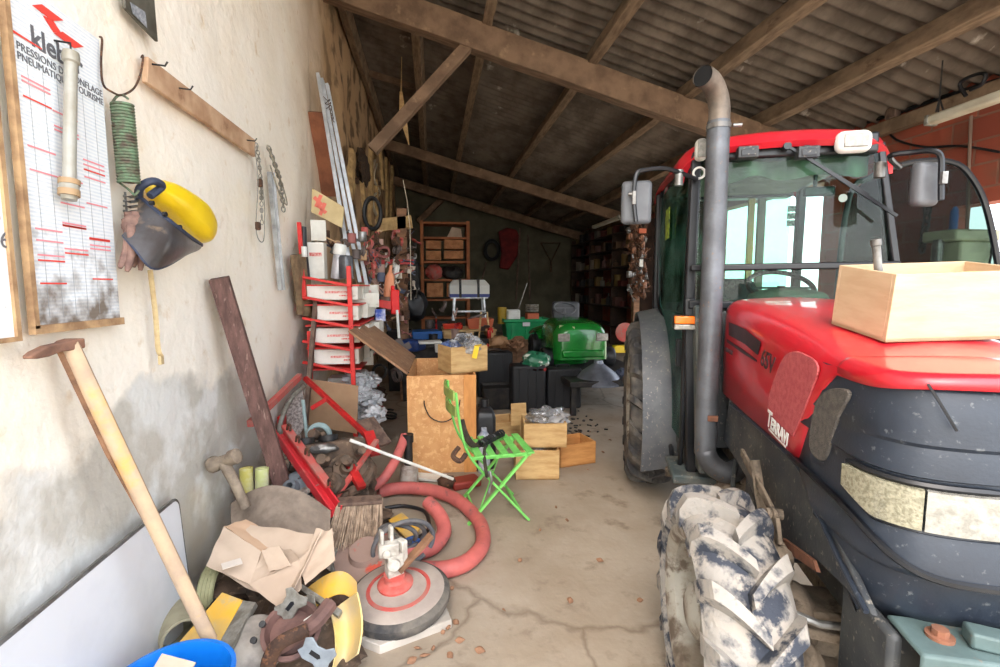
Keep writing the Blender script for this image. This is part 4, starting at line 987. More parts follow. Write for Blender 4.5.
b = MB(); b.blob(W(363, 168, .1), (.08, .5, .25), .5, 3, 4); tag(b.build('old_nest', mat('nest_brown', (72, 54, 38), (44, 34, 26), 20, 1, 0, .6), sharp=50), 'dark brown clump stuck on the broken wall just under the diagonal brace', 'nest')
b = MB(); q = [W(375, 160, .08), W(372, 175, .1), W(378, 190, .1), W(371, 200, .1), W(376, 215, .1)]
b.tube(catmull(q, 6), .02, 7); b.tube(catmull([p + V(0, .3, 0) for p in q], 6), .02, 7); tag(b.build('pale_rope', mat('pale_rope', (196, 184, 160))), 'pale knotted rope hanging on the broken wall', 'rope')

# ---- pickaxe
pk = thing('mattock', 'long handled mattock with a rusty head leaning against the wall over the white board', 'mattock', G(205, 667, .0))
M_HAND = mat('mortar_splashed_handle', (200, 172, 140), (176, 152, 130), 7, .8, 0, .3, c3=(220, 172, 92), sc3=3.2, lo3=.5, hi3=.58)
top = W(68, 344, .06); bot = D(210, 640, 480 / 290.)
b = MB(); b.tube([top, top.lerp(bot, .1), top.lerp(bot, .5), bot], [.027, .026, .024, .024], 12, flat=.75); b.build('handle', M_HAND, pk)
dd = (bot - top).normalized(); hy = V(0, 1, .14).normalized()
b = MB(); c = top + dd * .012; l_ = W(26, 353, .06) ; r2 = W(76, 343, .06)
rings = []
for t, w_, h_ in ((0, .022, .008), (.12, .028, .02), (.35, .026, .03), (.6, .022, .026), (.78, .05, .028), (.95, .055, .03), (1.0, .05, .028)):
    p = l_.lerp(r2, t) + V(0, 0, -.012 * (1 - t) ** 2 + .0); rings.append([p + V(sx * w_ / 2, 0, sz * h_ / 2) for sx, sz in ((-1, -1), (1, -1), (1, 1), (-1, 1))])
b.loft(rings); b.build('head', mat('rusty_brown_head', (150, 110, 88), (120, 88, 74), 16, .85, .1, .4), pk, bevel=.004)
b = MB(); q = W(60, 352, .05); e = top.lerp(bot, .62) + V(-.02, -.0, 0); b.tube([q, q.lerp(e, .5) + V(-.01, 0, 0), e], [.008, .007, .004], 6); b.build('brace_strap', M_WOOD, pk)
# ---- white board leaning at the foot of the wall
tl = W(-60, 674, .03); tr = W(168, 500, .03)
tr = W(160, 508, .03)
bz = 0.0
b = MB(); yL = W(0, 628).y - .35; yR = W(170, 504).y; zT = W(165, 503).z
prof = []
r = .04; pts = [(yL, 0), (yR + .02, 0), (yR + .01, zT - r)] + [(yR + .01 - r + r * math.cos(a), zT - r + r * math.sin(a)) for a in (PI / 8, PI / 4, 3 * PI / 8, PI / 2)] + [(yL, zT)]
def lean(y, z, o=0): return V(WX + .065 - .03 * z / zT + o, y, z + .002)
b.loft([[lean(y, z) for y, z in pts], [lean(y, z, .014) for y, z in pts]])
wb = b.build('white_board', mat('white_laminate', (226, 228, 232), (214, 216, 220), 2.5, .4, 0, 0, c3=(176, 170, 156), sc3=6, lo3=.66, hi3=.8)); tag(wb, 'white rounded-corner laminate panel leaning at the foot of the wall', 'panel')
b = MB(); b.tube([lean(y, z, .007) for y, z in pts[1:]], .009, 6); b.build('metal_edging', M_STEEL, wb)
# ---- dark timber post leaning
b = MB(); a = W(219, 278, .05); c = D(291, 512, 2.78); c = c + (c - a) * (c.z / (a.z - c.z)); d = (a - c)
b.bar(c, a, .10, .085, up=(1, .3, 0)); tag(b.build('timber_post', mat('dark_stained_post', (112, 82, 74), (84, 60, 54), 5, .8, 0, .4, 40, (6, 6, 1.5), c3=(150, 124, 112), sc3=9, lo3=.6, hi3=.7), bevel=.003), 'dark brown square timber post leaning against the wall', 'post')
# ================================================================ SHELF RACK
M_RACK = mat('orange_red_rack_paint', (222, 52, 46), (200, 44, 40), 8, .45, 0, .05, c3=(130, 60, 50), sc3=26, lo3=.66, hi3=.72)
YR = 4.05      # front of the rack
rk = thing('steel_rack', 'orange-red metal shelf rack with its ladder-like end full of white cartons', 'rack', (-.86, YR + .5, 0))
def R_(px, py): return YP(px, py, YR)
xl = R_(304, 300).x; xr = R_(353, 330).x
b = MB(); b.bar((xr, YR, 0), (xr - .02, YR, R_(348, 266).z), .035, .03, up=(0, 1, 0)); b.build('upright', M_RACK, rk, bevel=.003)
b = MB(); b.bar((xl + .03, YR, .0), (xl + .03, YR, R_(304, 380).z + .4), .03, .03, up=(0, 1, 0)); b.build('upright', M_RACK, rk, bevel=.003)
b = MB(); b.bar((xl - .0, YR + .02, R_(304, 300).z), (xl - .02, YR + .02, R_(302, 222).z), .03, .03, up=(0, 1, 0)); b.build('upright', M_RACK, rk, bevel=.003)
rungs = [(277, 286), (297, 306), (318, 327), (341, 350), (362, 372)]
for ya, yb_ in rungs:
    b = MB(); a = R_(303, ya); c = R_(352, yb_); b.bar(a + V(0, -.005, 0), c + V(0, -.005, 0), .02, .045, up=(0, 1, 0)); b.build('rung', M_RACK, rk, bevel=.003)
    b = MB(); z = (a.z + c.z) / 2 - .03; b.box(((xl + xr) / 2 + .02, YR + .55, z), (xr - xl + .06, 1.0, .012)); b.build('shelf', M_RACK, rk)
M_CART = mat('pale_carton', (226, 224, 214), (208, 204, 192), 5, .8, 0, .05, c3=(176, 166, 150), sc3=9, lo3=.64, hi3=.75)
M_CREDP = mat('carton_red_print', (206, 84, 76), (222, 190, 180), 60)
names = ['top', 'second', 'third', 'fourth', 'lowest']
zs = []
for k, (ya, yb_) in enumerate(rungs):
    zz = R_(330, (ya + yb_) / 2).z + .012
    if k == 0: continue
    H = .125
    for j in range(3):
        c = thing('carton', ('long white carton on the %s shelf of the red rack, ' % names[k]) + ('at its open end' if j == 0 else 'in the middle' if j == 1 else 'furthest in'), 'carton', (xl + .20, YR + .06 + .34 * j, zz), R.uniform(-.06, .06), 'white cartons on the red rack')
        w_ = .40 if (j + k) % 2 else .36; sh = R.uniform(0, .05) + .03 * j
        b = MB(); b.box((sh, .15, H / 2), (w_, .30, H)); b.build('box_body', M_CART, c, local=True, bevel=.004)
        b = MB(); b.box((sh + .02, .15, H + .002), (w_ * .9, .05, .003)); b.build('tape', mat('brown_tape', (190, 160, 120)), c, local=True)
        b = MB(); b.box((sh + .04, -.0015, H * .5), (w_ * .5, .002, .018)); b.box((sh + .1, -.0015, H * .28), (w_ * .25, .002, .012)); b.build('printed_label', M_CREDP, c, local=True)
# lowest cartons and foil bags in the foot of the rack
def crumple(c, rad, seed, name, m, label, cat, group=None, amp=.6, fr=3.4, sub=4):
    b = MB(); b.blob(c, rad, amp, fr, seed, sub); return tag(b.build(name, m, sharp=34), label, cat, group)
M_FOIL = mat('silvery_plastic_film', (222, 224, 226), (200, 204, 208), 9, .3, .05, .8, 24)
cols = [(360, 392), (372, 398), (362, 408), (374, 414), (363, 424), (370, 432), (357, 378), (368, 380)]
for k, (px, py) in enumerate(cols):
    crumple(D(px, py, 4.3 + .12 * (k % 3)), (.10, .13, .07), k, 'film_bag', M_FOIL, 'crumpled silvery plastic bag in the heap beside the rack foot', 'bag', 'silvery plastic bags beside the rack')
for k, (px, py, nm) in enumerate(((345, 383, 'white carton with red print at the very foot of the rack'), (358, 357, 'small white carton poking out right of the fourth rung'), (362, 300, 'crushed white carton poking out right of the second rung'))):
    c = D(px, py, 4.45); b = MB(); b.box(c, (.26, .2, .13), rz=.2 * k); b.box(c + V(.02, -.102, 0), (.12, .003, .03), rz=.2 * k); tag(b.build('carton', M_CART, bevel=.006), nm, 'carton')
# things standing on top of the rack
zt_ = R_(330, 281).z + .02
def bottle(c, r, h, m, label, cap=None, name='bottle', cat='bottle'):
    b = MB(); b.lathe(c, (0, 0, 1), [(0, 0), (r * .95, 0), (r, r * .1), (r, h * .68), (r * .85, h * .76), (r * .42, h * .84), (r * .40, h * .92)], 18, cap=False); o = b.build(name, m); tag(o, label, cat)
    b = MB(); b.cyl(V(*c) + V(0, 0, h * .9), V(*c) + V(0, 0, h), r * .5); b.build('cap', cap or M_WHITEP, o); return o
def onrack(px, dy=.12): p = YP(px, 300, YR + dy); return V(p.x, YR + dy, zt_)
o = MB(); c = onrack(337); o.lathe(c, V(.15, 0, 1), [(0, 0), (.045, 0), (.048, .02), (.048, .15), (.046, .2)], 18); cn = o.build('spray_can', mat('grey_can', (186, 186, 190), (150, 150, 156), 10, .35, .3)); tag(cn, 'grey can with a white cap standing at the edge on top of the red rack', 'can')
o = MB(); o.lathe(c + V(.03, 0, .2), V(.15, 0, 1), [(.05, 0), (.052, .01), (.05, .075), (.045, .085), (0, .085)], 18, cap=False); o.build('cap', M_WHITEP, cn)
o = MB(); o.lathe(onrack(347, .10), (0, 0, 1), [(0, 0), (.055, 0), (.06, .01), (.06, .17), (.05, .19)], 18); tag(o.build('dark_jar', mat('dark_glass', (66, 68, 72), (96, 96, 98), 14, .15)), 'dark glass jar beside the white-capped can on the rack', 'jar')
o = MB(); c = onrack(319, .2); o.box(c + V(0, 0, .15), (.13, .12, .30)); q = o.build('carton', M_CART, bevel=.004); tag(q, 'tall white carton standing on top of the rack', 'carton')
o = MB(); o.box(c + V(0, -.062, .2), (.10, .003, .03)); o.build('printed_label', M_CREDP, q)
o = MB(); c = onrack(321, .22) + V(0, 0, .31); o.box(c + V(0, 0, .09), (.12, .1, .17), rz=.2); q = o.build('carton', M_CART, bevel=.004); tag(q, 'smaller carton stacked on the tall white carton', 'carton')
b = MB(); c = onrack(308, .1); b.tube([c + V(.0, 0, .0), c + V(-.02, 0, .25), c + V(-.01, 0, .42)], [.025, .03, .02], 10); tag(b.build('grease_gun', M_BLACKP), 'black grease gun standing upright at the rack corner near the wall', 'grease gun')
b = MB(); c = onrack(302, .0) + V(.03, 0, .05); b.cyl(c + V(.01, -.03, .12), c + V(.01, -.03, .2), .022); tag(b.build('white_tape_roll', M_WHITEP), 'small white roll wedged beside the black grease gun', 'roll')
P = [YP(312, 188, 4.35), YP(344, 207, 4.35), YP(342, 228, 4.35), YP(311, 212, 4.35)]
b = MB(); b.prism(P, (0, .02, 0)); bo = b.build('painted_board', mat('yellowish_card', (206, 186, 140), (186, 164, 120), 5, .8), bevel=.003); tag(bo, 'yellowish board daubed with red crosses above the rack', 'board')
b = MB()
for (x0, y0) in ((318, 200), (322, 208)):
    a = YP(x0 - 4, y0 - 3, 4.345); c = YP(x0 + 4, y0 + 5, 4.345); b.bar(a, c, .03, .002, up=(0, 1, 0)); a = YP(x0 + 3, y0 - 5, 4.345); c = YP(x0 - 2, y0 + 7, 4.345); b.bar(a, c, .03, .002, up=(0, 1, 0))
b.build('red_mark', mat('faded_red_daub', (220, 110, 92)), bo)
# assorted small tools piled at the top of the rack
R = random.Random(11)
SM = [mat('scrap_a', (170, 138, 124)), mat('scrap_b', (96, 84, 80)), M_REDPALE, M_STEEL, mat('scrap_c', (200, 188, 172)), M_RUST, M_DARK, mat('scrap_slate', (90, 96, 116)), mat('scrap_tan', (190, 154, 116)), M_RUST, mat('scrap_rose', (150, 90, 84))]
kinds = [('spanner', 'spanner'), ('plier', 'pliers'), ('tin', 'tin'), ('tube_piece', 'pipe piece'), ('bracket', 'bracket'), ('hose_end', 'hose end')]
def scrap(c, s_, k, m, name=None, label='', cat='tool', group=None):
    b = MB(); rot = Matrix.Rotation(R.uniform(0, 6), 3, 'X') @ Matrix.Rotation(R.uniform(0, 6), 3, 'Y') @ Matrix.Rotation(R.uniform(0, 6), 3, 'Z')
    ax = rot @ V(1, 0, 0); ay = rot @ V(0, 1, 0)
    if k == 0:     # open ended spanner
        b.bar(c - ax * s_ * .5, c + ax * s_ * .5, s_ * .12, s_ * .06, up=ay)
        for e in (-1, 1): b.tube([c + ax * (e * s_ * .58) + (ax * (e * math.cos(a)) + ay * math.sin(a)) * s_ * .13 for a in [-2.2 + 4.4 * i / 8 - PI for i in range(9)]], s_ * .045, 6)
    elif k == 1:   # pliers
        for e in (-1, 1): b.tube(catmull([c - ax * s_ * .5 + ay * (e * s_ * .16), c - ax * s_ * .15 + ay * (e * s_ * .12), c + ax * s_ * .1, c + ax * s_ * .45 - ay * (e * s_ * .04)], 4), s_ * .05, 6)
        b.cyl(c + ax * s_ * .08 - ax.cross(ay) * s_ * .06, c + ax * s_ * .08 + ax.cross(ay) * s_ * .06, s_ * .09)
    elif k == 2:   # tin
        b.lathe(c - V(0, 0, s_ * .3), (0, 0, 1), [(0, 0), (s_ * .27, 0), (s_ * .29, .005), (s_ * .27, .01), (s_ * .27, s_ * .58), (s_ * .29, s_ * .6), (s_ * .25, s_ * .6), (.24 * s_, s_ * .57), (0, s_ * .57)], 14, cap=False)
    elif k == 3:   # elbow
        b.tube(catmull([c - ax * s_ * .4, c, c + ay * s_ * .35], 5), s_ * .12, 10); b.cyl(c - ax * s_ * .45, c - ax * s_ * .36, s_ * .17)
    elif k == 4:   # angle bracket with holes look
        b.bar(c - ax * s_ * .4, c + ax * s_ * .1, s_ * .3, s_ * .04, up=ay); b.bar(c + ax * s_ * .1, c + ax * s_ * .1 + ax.cross(ay) * s_ * .4, s_ * .3, s_ * .04, up=ay)
    elif k == 5:   # coil
        b.tube([c + ax * (s_ * .3 * math.cos(a)) + ay * (s_ * .3 * math.sin(a)) + ax.cross(ay) * (s_ * .02 * a) for a in [i * .45 for i in range(30)]], s_ * .05, 6)
    o = b.build(name or kinds[k][0], m, bevel=.0); return tag(o, label, cat, group)
SN = ['open_spanner', 'pliers', 'small_tin', 'pipe_elbow', 'angle_bracket', 'wire_coil']; SCAT = ['spanner', 'pliers', 'tin', 'pipe fitting', 'bracket', 'wire coil']
for i in range(26):
    px = R.uniform(312, 366); py = R.uniform(234, 268); k = R.randrange(6)
    scrap(YP(px, py, 4.25 + R.uniform(0, .5)), .14, k, R.choice(SM), SN[k], 'small jumbled %s heaped at the top of the red rack' % SCAT[k], SCAT[k], '%s heaped on top of the red rack' % SN[k])
# ---- second, cluttered bay further along the wall: a post hung with oddments
pt = thing('hanging_post', 'grey wooden post crowded with hung oddments beyond the red rack', 'post', (-.42, 6.4, 0))
b = MB(); c = YP(402, 230, 6.4); b.bar((c.x, 6.4, 0), (c.x, 6.4, 2.5), .12, .12); b.build('post_timber', M_WOOD, pt, bevel=.006)
b = MB(); a = YP(376, 226, 6.4); e = YP(412, 222, 6.4); b.bar(a, e, .12, .16); b.build('cross_board', M_LATH, pt, bevel=.005)
b = MB(); a = YP(376, 262, 6.3); e = YP(414, 262, 6.3); b.bar(a, e, .04, .06); b.build('cross_rail', M_RED, pt)
b = MB(); a = YP(360, 300, 5.2); e = YP(395, 306, 5.2); b.bar(a, e, .04, .08); b.build('cross_rail', M_RACK, pt)
for i in range(150):
    t = R.random(); px = R.uniform(362, 418); py = R.uniform(228, 335); 
    if px > 408 and py > 300: continue
    Yd = 4.9 + (px - 362) / 56 * 1.6 + R.uniform(-.1, .2); k = R.randrange(6)
    scrap(YP(px, py, Yd), R.uniform(.10, .2), k, R.choice(SM), SN[k], 'small %s among the oddments crowded on the post and wall beyond the red rack' % SCAT[k], SCAT[k], '%s hung beyond the red rack' % SN[k])
def slab(P, th, name, m, label, cat, bevel=.003, group=None):
    b = MB(); n = (Vector(P[1]) - Vector(P[0])).cross(Vector(P[2]) - Vector(P[0])).normalized(); b.prism(P, n * th); return tag(b.build(name, m, bevel=bevel), label, cat, group)
# named items in that jumble
b = MB(); c = YP(388, 282, 5.35); b.lathe(c - V(0, 0, .16), (.1, 0, 1), [(0, 0), (.05, 0), (.055, .02), (.05, .22), (.02, .27), (.018, .34)], 14); tag(b.build('orange_flask', mat('orange_pink_plastic', (226, 150, 110))), 'orange-pink plastic flask hung among the oddments', 'flask')
b = MB(); c = YP(395, 302, 5.2); b.box(c, (.09, .06, .26), rz=.1); b.box(c + V(-.02, 0, .15), (.04, .05, .05)); tag(b.build('red_canister', mat('bright_red_plastic', (226, 36, 36)), bevel=.015), 'bright red plastic canister hanging at the edge of the jumble', 'canister')
b = MB(); c = YP(380, 315, 5.0); b.box(c, (.1, .05, .12), rz=.3); tag(b.build('blue_packet', mat('blue_packet', (60, 90, 190), (220, 220, 230), 12)), 'blue and white packet below the orange-pink flask', 'packet')
b = MB(); b.tube([YP(397, 310, 5.1), YP(399, 338, 5.1)], .014, 8); tag(b.build('white_pipe', M_WHITEP), 'short white pipe under the red canister', 'pipe')
b = MB(); c = YP(396, 268, 5.9); b.blob(c, (.04, .04, .12), .3, 3, 2); tag(b.build('white_cloth', M_WHITEP, sharp=40), 'hanging white rag among the oddments on the post', 'rag')
b = MB(); c = YP(372, 213, 6.2)
for k in range(3): b.tube([c + V(.10 * math.cos(a), .05 * k, .19 * math.sin(a)) for a in [2 * PI * i / 28 for i in range(28)]], .02, 8, closed=True)
tag(b.build('rubber_belt_coil', M_BLACKP), 'black rubber belts hanging in loops beside the aluminium channels', 'belt')
b = MB(); b.tube([YP(411, 300, 6.0), YP(410, 228, 6.0), YP(407, 200, 6.0), YP(403, 180, 6.0)], .0045, 6); tag(b.build('dangling_string', mat('pale_rope', (196, 184, 160))), 'thin pale cord hanging down the end of the post', 'cord')
# more cartons and junk filling behind rack foot
for k in range(10):
    px = 378 + 26 * R.random(); py = 345 + 80 * R.random(); kk = R.randrange(6)
    scrap(YP(px, py, 5.2 + R.random() * .6), .25, kk, R.choice([M_DARK, M_RUST, SM[1], M_RED]), SN[kk], 'dark %s lying in the heap between rack and chipboard chest' % SCAT[kk], SCAT[kk], '%s between rack and chest' % SN[kk])
# bare cardboard sheet in front of the rack foot
slab([D(307, 379, 3.72), D(358, 386, 3.72), D(357, 434, 3.80), D(306, 425, 3.80)], .012, 'cardboard_sheet', mat('tan_fibreboard', (170, 136, 104), (154, 120, 92), 5, .85), 'plain tan fibreboard sheet standing at the foot of the red rack', 'sheet')

# ================================================================ CHIPBOARD CHEST
M_OSB = mat('osb_chipboard', (212, 158, 102), (198, 140, 86), 16, .7, 0, .25, 50, (1, 1, 1), c3=(224, 176, 120), sc3=32, lo3=.5, hi3=.62)
fl_ = G(410, 471); fr_ = G(476, 474); u_ = (fr_ - fl_); Wc_ = u_.length; u_.normalize(); ang = -.03; 
Dp = .95; Hc_ = .80
ch = thing('chipboard_chest', 'big orange chipboard chest with a rope handle and its lid propped open', 'chest', (fl_ + fr_) / 2 + V(math.sin(.03) * Dp / 2, Dp / 2, 0), ang)
T_ = .018; w2 = Wc_ / 2; d2 = Dp / 2
for nm, c, sz in (('front_panel', (0, -d2, Hc_ / 2), (Wc_, T_, Hc_)), ('back_panel', (0, d2, Hc_ / 2), (Wc_, T_, Hc_)), ('side_panel', (-w2 + T_ / 2, 0, Hc_ / 2), (T_, Dp - T_, Hc_)), ('side_panel', (w2 - T_ / 2, 0, Hc_ / 2), (T_, Dp - T_, Hc_)), ('bottom_panel', (0, 0, .02), (Wc_ - .04, Dp - .02, T_))):
    b = MB(); b.box(c, sz); b.build(nm, M_OSB, ch, local=True, bevel=.002)
b = MB(); b.box((w2 - .05, -d2 - .012, Hc_ / 2), (.10, .014, Hc_)); b.build('corner_batten', mat('pine_batten', (214, 150, 84), (196, 132, 70), 5, .7, 0, .1, 40, (5, 5, 1)), ch, local=True, bevel=.002)
b = MB(); b.tube(catmull([V(-.14, -d2 - .01, .60), V(-.135, -d2 - .03, .56), V(-.09, -d2 - .035, .47), V(.0, -d2 - .035, .43), V(.08, -d2 - .035, .46), V(.13, -d2 - .03, .54), V(.145, -d2 - .01, .60)], 6), .0045, 8); b.build('rope_handle', M_DARK, ch, local=True)
# lid, hinged on the left edge and propped up
Mi = (Matrix.Translation(ch.location) @ Matrix.Rotation(ang, 4, 'Z'))
lw = .56; a_ = math.radians(38)
b = MB(); l0 = V(-w2, -d2, Hc_ + .01); dl_ = V(-math.cos(a_), 0, math.sin(a_)) * lw; n_ = V(math.sin(a_), 0, math.cos(a_)) * .018
b.prism([l0, l0 + V(0, Dp, 0), l0 + V(0, Dp, 0) + dl_, l0 + dl_], n_); b.build('lid', mat('brown_fibre_lid', (156, 118, 86), (134, 100, 74), 9, .8, 0, .2, c3=(172, 138, 108), sc3=18), ch, local=True, bevel=.002)
b = MB(); b.tube([V(-w2 + .01, -d2 + .12, Hc_), V(-w2 - .12, -d2 + .12, Hc_ + .12)], .006, 6); b.build('lid_stay', M_DARK, ch, local=True)
# crates
def crate(c, rz, L_=.34, W_=.30, H_=.22, label='', m=M_PINE, group='pine crates by the chest', extra=None, loc_z=None):
    b = crate_mesh(L_, W_, H_, .014); o = b.build('wooden_crate', m, None, local=True, bevel=.0015); o.location = c; o.rotation_euler = (0, 0, rz); return tag(o, label, 'crate', group)
zc = Hc_ + .001
c = G(464, 374, zc); cr1 = crate(c + V(-.0, .19, .0), .38, .33, .28, .215, 'pine crate with a yellow tag standing on the chipboard chest')
b = MB(); q = G(475, 374, zc) + V(.0, .055, .0); b.bar(q + V(.02, -.0, .215), q + V(.0, .0, .12), .04, .006, up=(0, 1, 0)); b.bar(q + V(.02, .0, .218), q + V(.05, .10, .222), .045, .006); tag(b.build('yellow_tag', mat('yellow_plastic_tag', (240, 200, 40))), 'yellow plastic strap hooked over the rim of the crate on the chest', 'strap')
M_BAG = glassmat('clear_crinkled_plastic', (225, 228, 232), .35, (206, 208, 212), 2.5, .15)
b = MB(); b.blob(c + V(.02, .15, .21), (.13, .11, .09), .55, 3, 5, 4); tag(b.build('plastic_bag', M_BAG, sharp=14), 'crinkled clear plastic bag spilling from the crate on the chest', 'bag')
b = MB(); b.blob(c + V(-.10, .22, .20), (.08, .07, .05), .4, 3, 5, 3); tag(b.build('blue_bag', mat('blue_grey_film', (90, 110, 160), (60, 74, 110), 9, .3)), 'blue plastic bundle behind the clear bag in the crate', 'bag')
b = MB(); p = YP(436, 340, 4.6); b.lathe(V(p.x, 4.6, Hc_ + .0), (0, 0, 1), [(0, 0), (.05, 0), (.05, .13), (.0, .13)], 16); 
g1 = G(540, 480); crate(g1 + V(0, .16, 0), -.12, .34, .31, .235, 'lower pine crate on the floor with another crate stacked on it')
g2 = G(545, 480, 0) + V(.02, .2, 0); crate(g2 + V(.01, .01, .237), -.10, .34, .30, .195, 'upper pine crate of the stack holding clear plastic')
b = MB(); b.blob(g2 + V(.05, .0, .45), (.17, .12, .07), .5, 2.6, 9, 4); tag(b.build('plastic_bag', M_BAG, sharp=14), 'crinkled clear plastic sheet bulging out of the upper stacked crate', 'bag')
b = MB(); b.blob(g1 + V(-.02, .10, .2), (.09, .05, .035), .5, 3, 4, 3); tag(b.build('plastic_scrap', M_BAG, sharp=14), 'small clear plastic scrap between the two stacked crates', 'bag')
g3 = G(576, 467); crate(g3 + V(0, .16, 0), .22, .34, .26, .19, 'warm orange pine crate on the floor right beside the stack', m=mat('orange_pine', (206, 150, 90), (184, 126, 70), 5, .65, 0, .1, 50, (1, 1, 5)))
g4 = G(504, 452); crate(g4 + V(0, .34, 0), .2, .34, .30, .22, 'open pine crate with a broken side behind the green chair')
slab([D(511, 404, 4.25), D(526, 403, 4.25), D(527, 424, 4.3), D(511, 426, 4.3)], .014, 'box_board', M_PINE, 'loose pine board leaning on the crate behind the chair', 'board')
b = MB(); b.lathe(G(497, 460) + V(0, .4, .02), (0, .2, 1), [(.05, 0), (.09, .01), (.10, .05), (.08, .07), (.05, .06)], 18); tag(b.build('red_reel', M_RED), 'red reel on the floor behind the chair seat', 'reel')
# black jerrycan with pale sticker
jc = G(486, 470) + V(0, .1, 0); jp = YP(486, 440, jc.y)
jk = thing('jerrycan', 'black plastic jerrycan standing behind the green chair', 'jerrycan', (jc.x, jc.y, 0))
b = MB(); H = .57
b.loft([[V(jc.x + sx * w_ * (1 if True else 1), jc.y + sy * d_, z) for sx, sy in ((-1, -.75), (-.75, -1), (.75, -1), (1, -.75), (1, .75), (.75, 1), (-.75, 1), (-1, .75))] for z, w_, d_ in ((.0, .075, .09), (.02, .085, .10), (.43, .085, .10), (.47, .075, .09), (.50, .05, .06), (.51, .045, .05))]); b.build('canister_body', M_BLACKP, jk, bevel=.008)
b = MB(); b.cyl((jc.x, jc.y, .50), (jc.x, jc.y, H), .035); b.build('screw_cap', M_BLACKP, jk)
b = MB(); b.tube(catmull([V(jc.x - .04, jc.y + .05, .49), V(jc.x - .04, jc.y, .53), V(jc.x + .0, jc.y + .06, .55)], 5), .012, 8); b.build('grip', M_BLACKP, jk)
b = MB(); b.lathe((jc.x - .02, jc.y - .14, .0), (0, 0, 1), [(0, 0), (.05, 0), (.052, .24), (.05, .30), (.025, .34), (.022, .37), (0, .37)], 18, cap=False); tag(b.build('water_bottle', mat('cloudy_bottle', (200, 206, 216), (120, 130, 150), 14, .25)), 'cloudy pale plastic bottle in front of the black jerrycan', 'bottle')
# ---- green folding chair
M_GRN = mat('light_green_paint', (128, 214, 108), (110, 196, 94), 10, .4, 0, .05, c3=(150, 170, 110), sc3=30, lo3=.66, hi3=.72)
fa = G(469, 527); fb = G(460, 500); fc = G(529, 520)
X0 = fa.copy(); xd = (fc - fa).normalized(); yd_ = V(-xd.y, xd.x, 0); CW = .40; FL = (fc - fa).length
chr_ = thing('folding_chair', 'light green folding slatted garden chair standing by the chipboard chest', 'chair', X0 + xd * .2 + yd_ * .2, math.atan2(xd.y, xd.x))
def cp(x, y, z): return X0 + xd * x + yd_ * y + V(0, 0, z)
sH = .43
for yy in (0, CW):
    b = MB(); pts = [cp(FL, yy, .0), cp(FL * .5, yy, .225), cp(FL * .12, yy, .40), cp(-.02, yy, .52), cp(-.055, yy, .68), cp(-.075, yy, .86)]
    b.tube(catmull(pts, 4), .0125, 8, flat=.7); b.build('back_leg', M_GRN, chr_)
for yy in (.03, CW - .03):
    b = MB(); b.bar(cp(0, yy, 0), cp(FL, yy, sH), .014, .026, up=yd_); b.build('front_leg', M_GRN, chr_)
b = MB(); b.bar(cp(.05, .03, .055), cp(.05, CW - .03, .055), .012, .02); b.build('crossbar', M_GRN, chr_)
b = MB(); b.bar(cp(FL * .86, 0, .065), cp(FL * .86, CW, .065), .012, .02); b.build('crossbar', M_GRN, chr_)
b = MB(); b.bar(cp(.08, .03, .10), cp(.3, CW, .33), .006, .01); b.build('stay_rod', M_GRN, chr_)
for yy in (.03, CW - .03):
    b = MB(); b.bar(cp(.03, yy, sH), cp(FL + .02, yy, sH), .012, .022); b.build('seat_rail', M_GRN, chr_)
for k in range(5):
    b = MB(); x_ = .07 + k * (FL - .06) / 4; b.bar(cp(x_, -.005, sH + .016), cp(x_, CW + .005, sH + .016), .048, .012, up=(0, 0, 1)); b.build('seat_slat', M_GRN, chr_, bevel=.003)
for zz, off in ((.84, -.075), (.74, -.064)):
    b = MB(); P = [cp(off - .012 + (-.03) * math.sin(PI * i / 8), CW * i / 8, zz) for i in range(9)]
    b.loft([[p + V(0, 0, -.03) + xd * -.006, p + V(0, 0, -.03) + xd * .006, p + V(0, 0, .03) + xd * .006, p + V(0, 0, .03) - xd * .006] for p in P]); b.build('back_slat', mat('olive_green_paint', (150, 170, 84), (128, 146, 72), 10, .5), chr_)
# straps lying over the chair
b = MB(); q = catmull([cp(-.03, .10, .66), cp(.0, .12, .56), cp(.06, .16, .47), cp(.15, .2, .455), cp(.12, .1, .44), cp(.10, -.02, .40), cp(.11, -.03, .33)], 6); b.tube(q, .022, 8, flat=.5); tag(b.build('canvas_strap', mat('dark_olive_webbing', (70, 62, 50), (50, 44, 38), 20, .9)), 'dark canvas strap draped over the back and side of the green chair', 'strap')
b = MB(); n = 70; a = cp(.10, .12, sH + .06); c = cp(.30, .34, sH + .055); d = c - a; x, y, dd = frame_of(d)
b.tube([a + d * (i / n) + x * (.022 * math.cos(i * .9)) + y * (.022 * math.sin(i * .9)) for i in range(n)], .008, 6); tag(b.build('spiral_cable', M_BLACKP), 'thick black coiled cable lying on the seat of the green chair', 'cable')
b = MB(); b.tube(catmull([cp(-.06, -.0, .52), cp(-.10, -.03, .48), cp(-.06, -.05, .45), cp(-.02, -.02, .48)], 5), .016, 7); tag(b.build('old_clamp', M_RUST), 'rusty clamp hung on the side of the chair back', 'clamp')
b = MB(); b.tube(catmull([cp(.13, -.02, .36), cp(.14, -.03, .30), cp(.13, -.02, .26), cp(.12, -.03, .22)], 5), .008, 6); tag(b.build('snap_hook', M_STEEL), 'steel snap hook dangling from the strap on the chair', 'hook')
# ================================================================ FAR END OF THE BARN
R = random.Random(33)
def boxw(c, sz, rz=0): b = MB(); b.box(c, sz, rz); return b
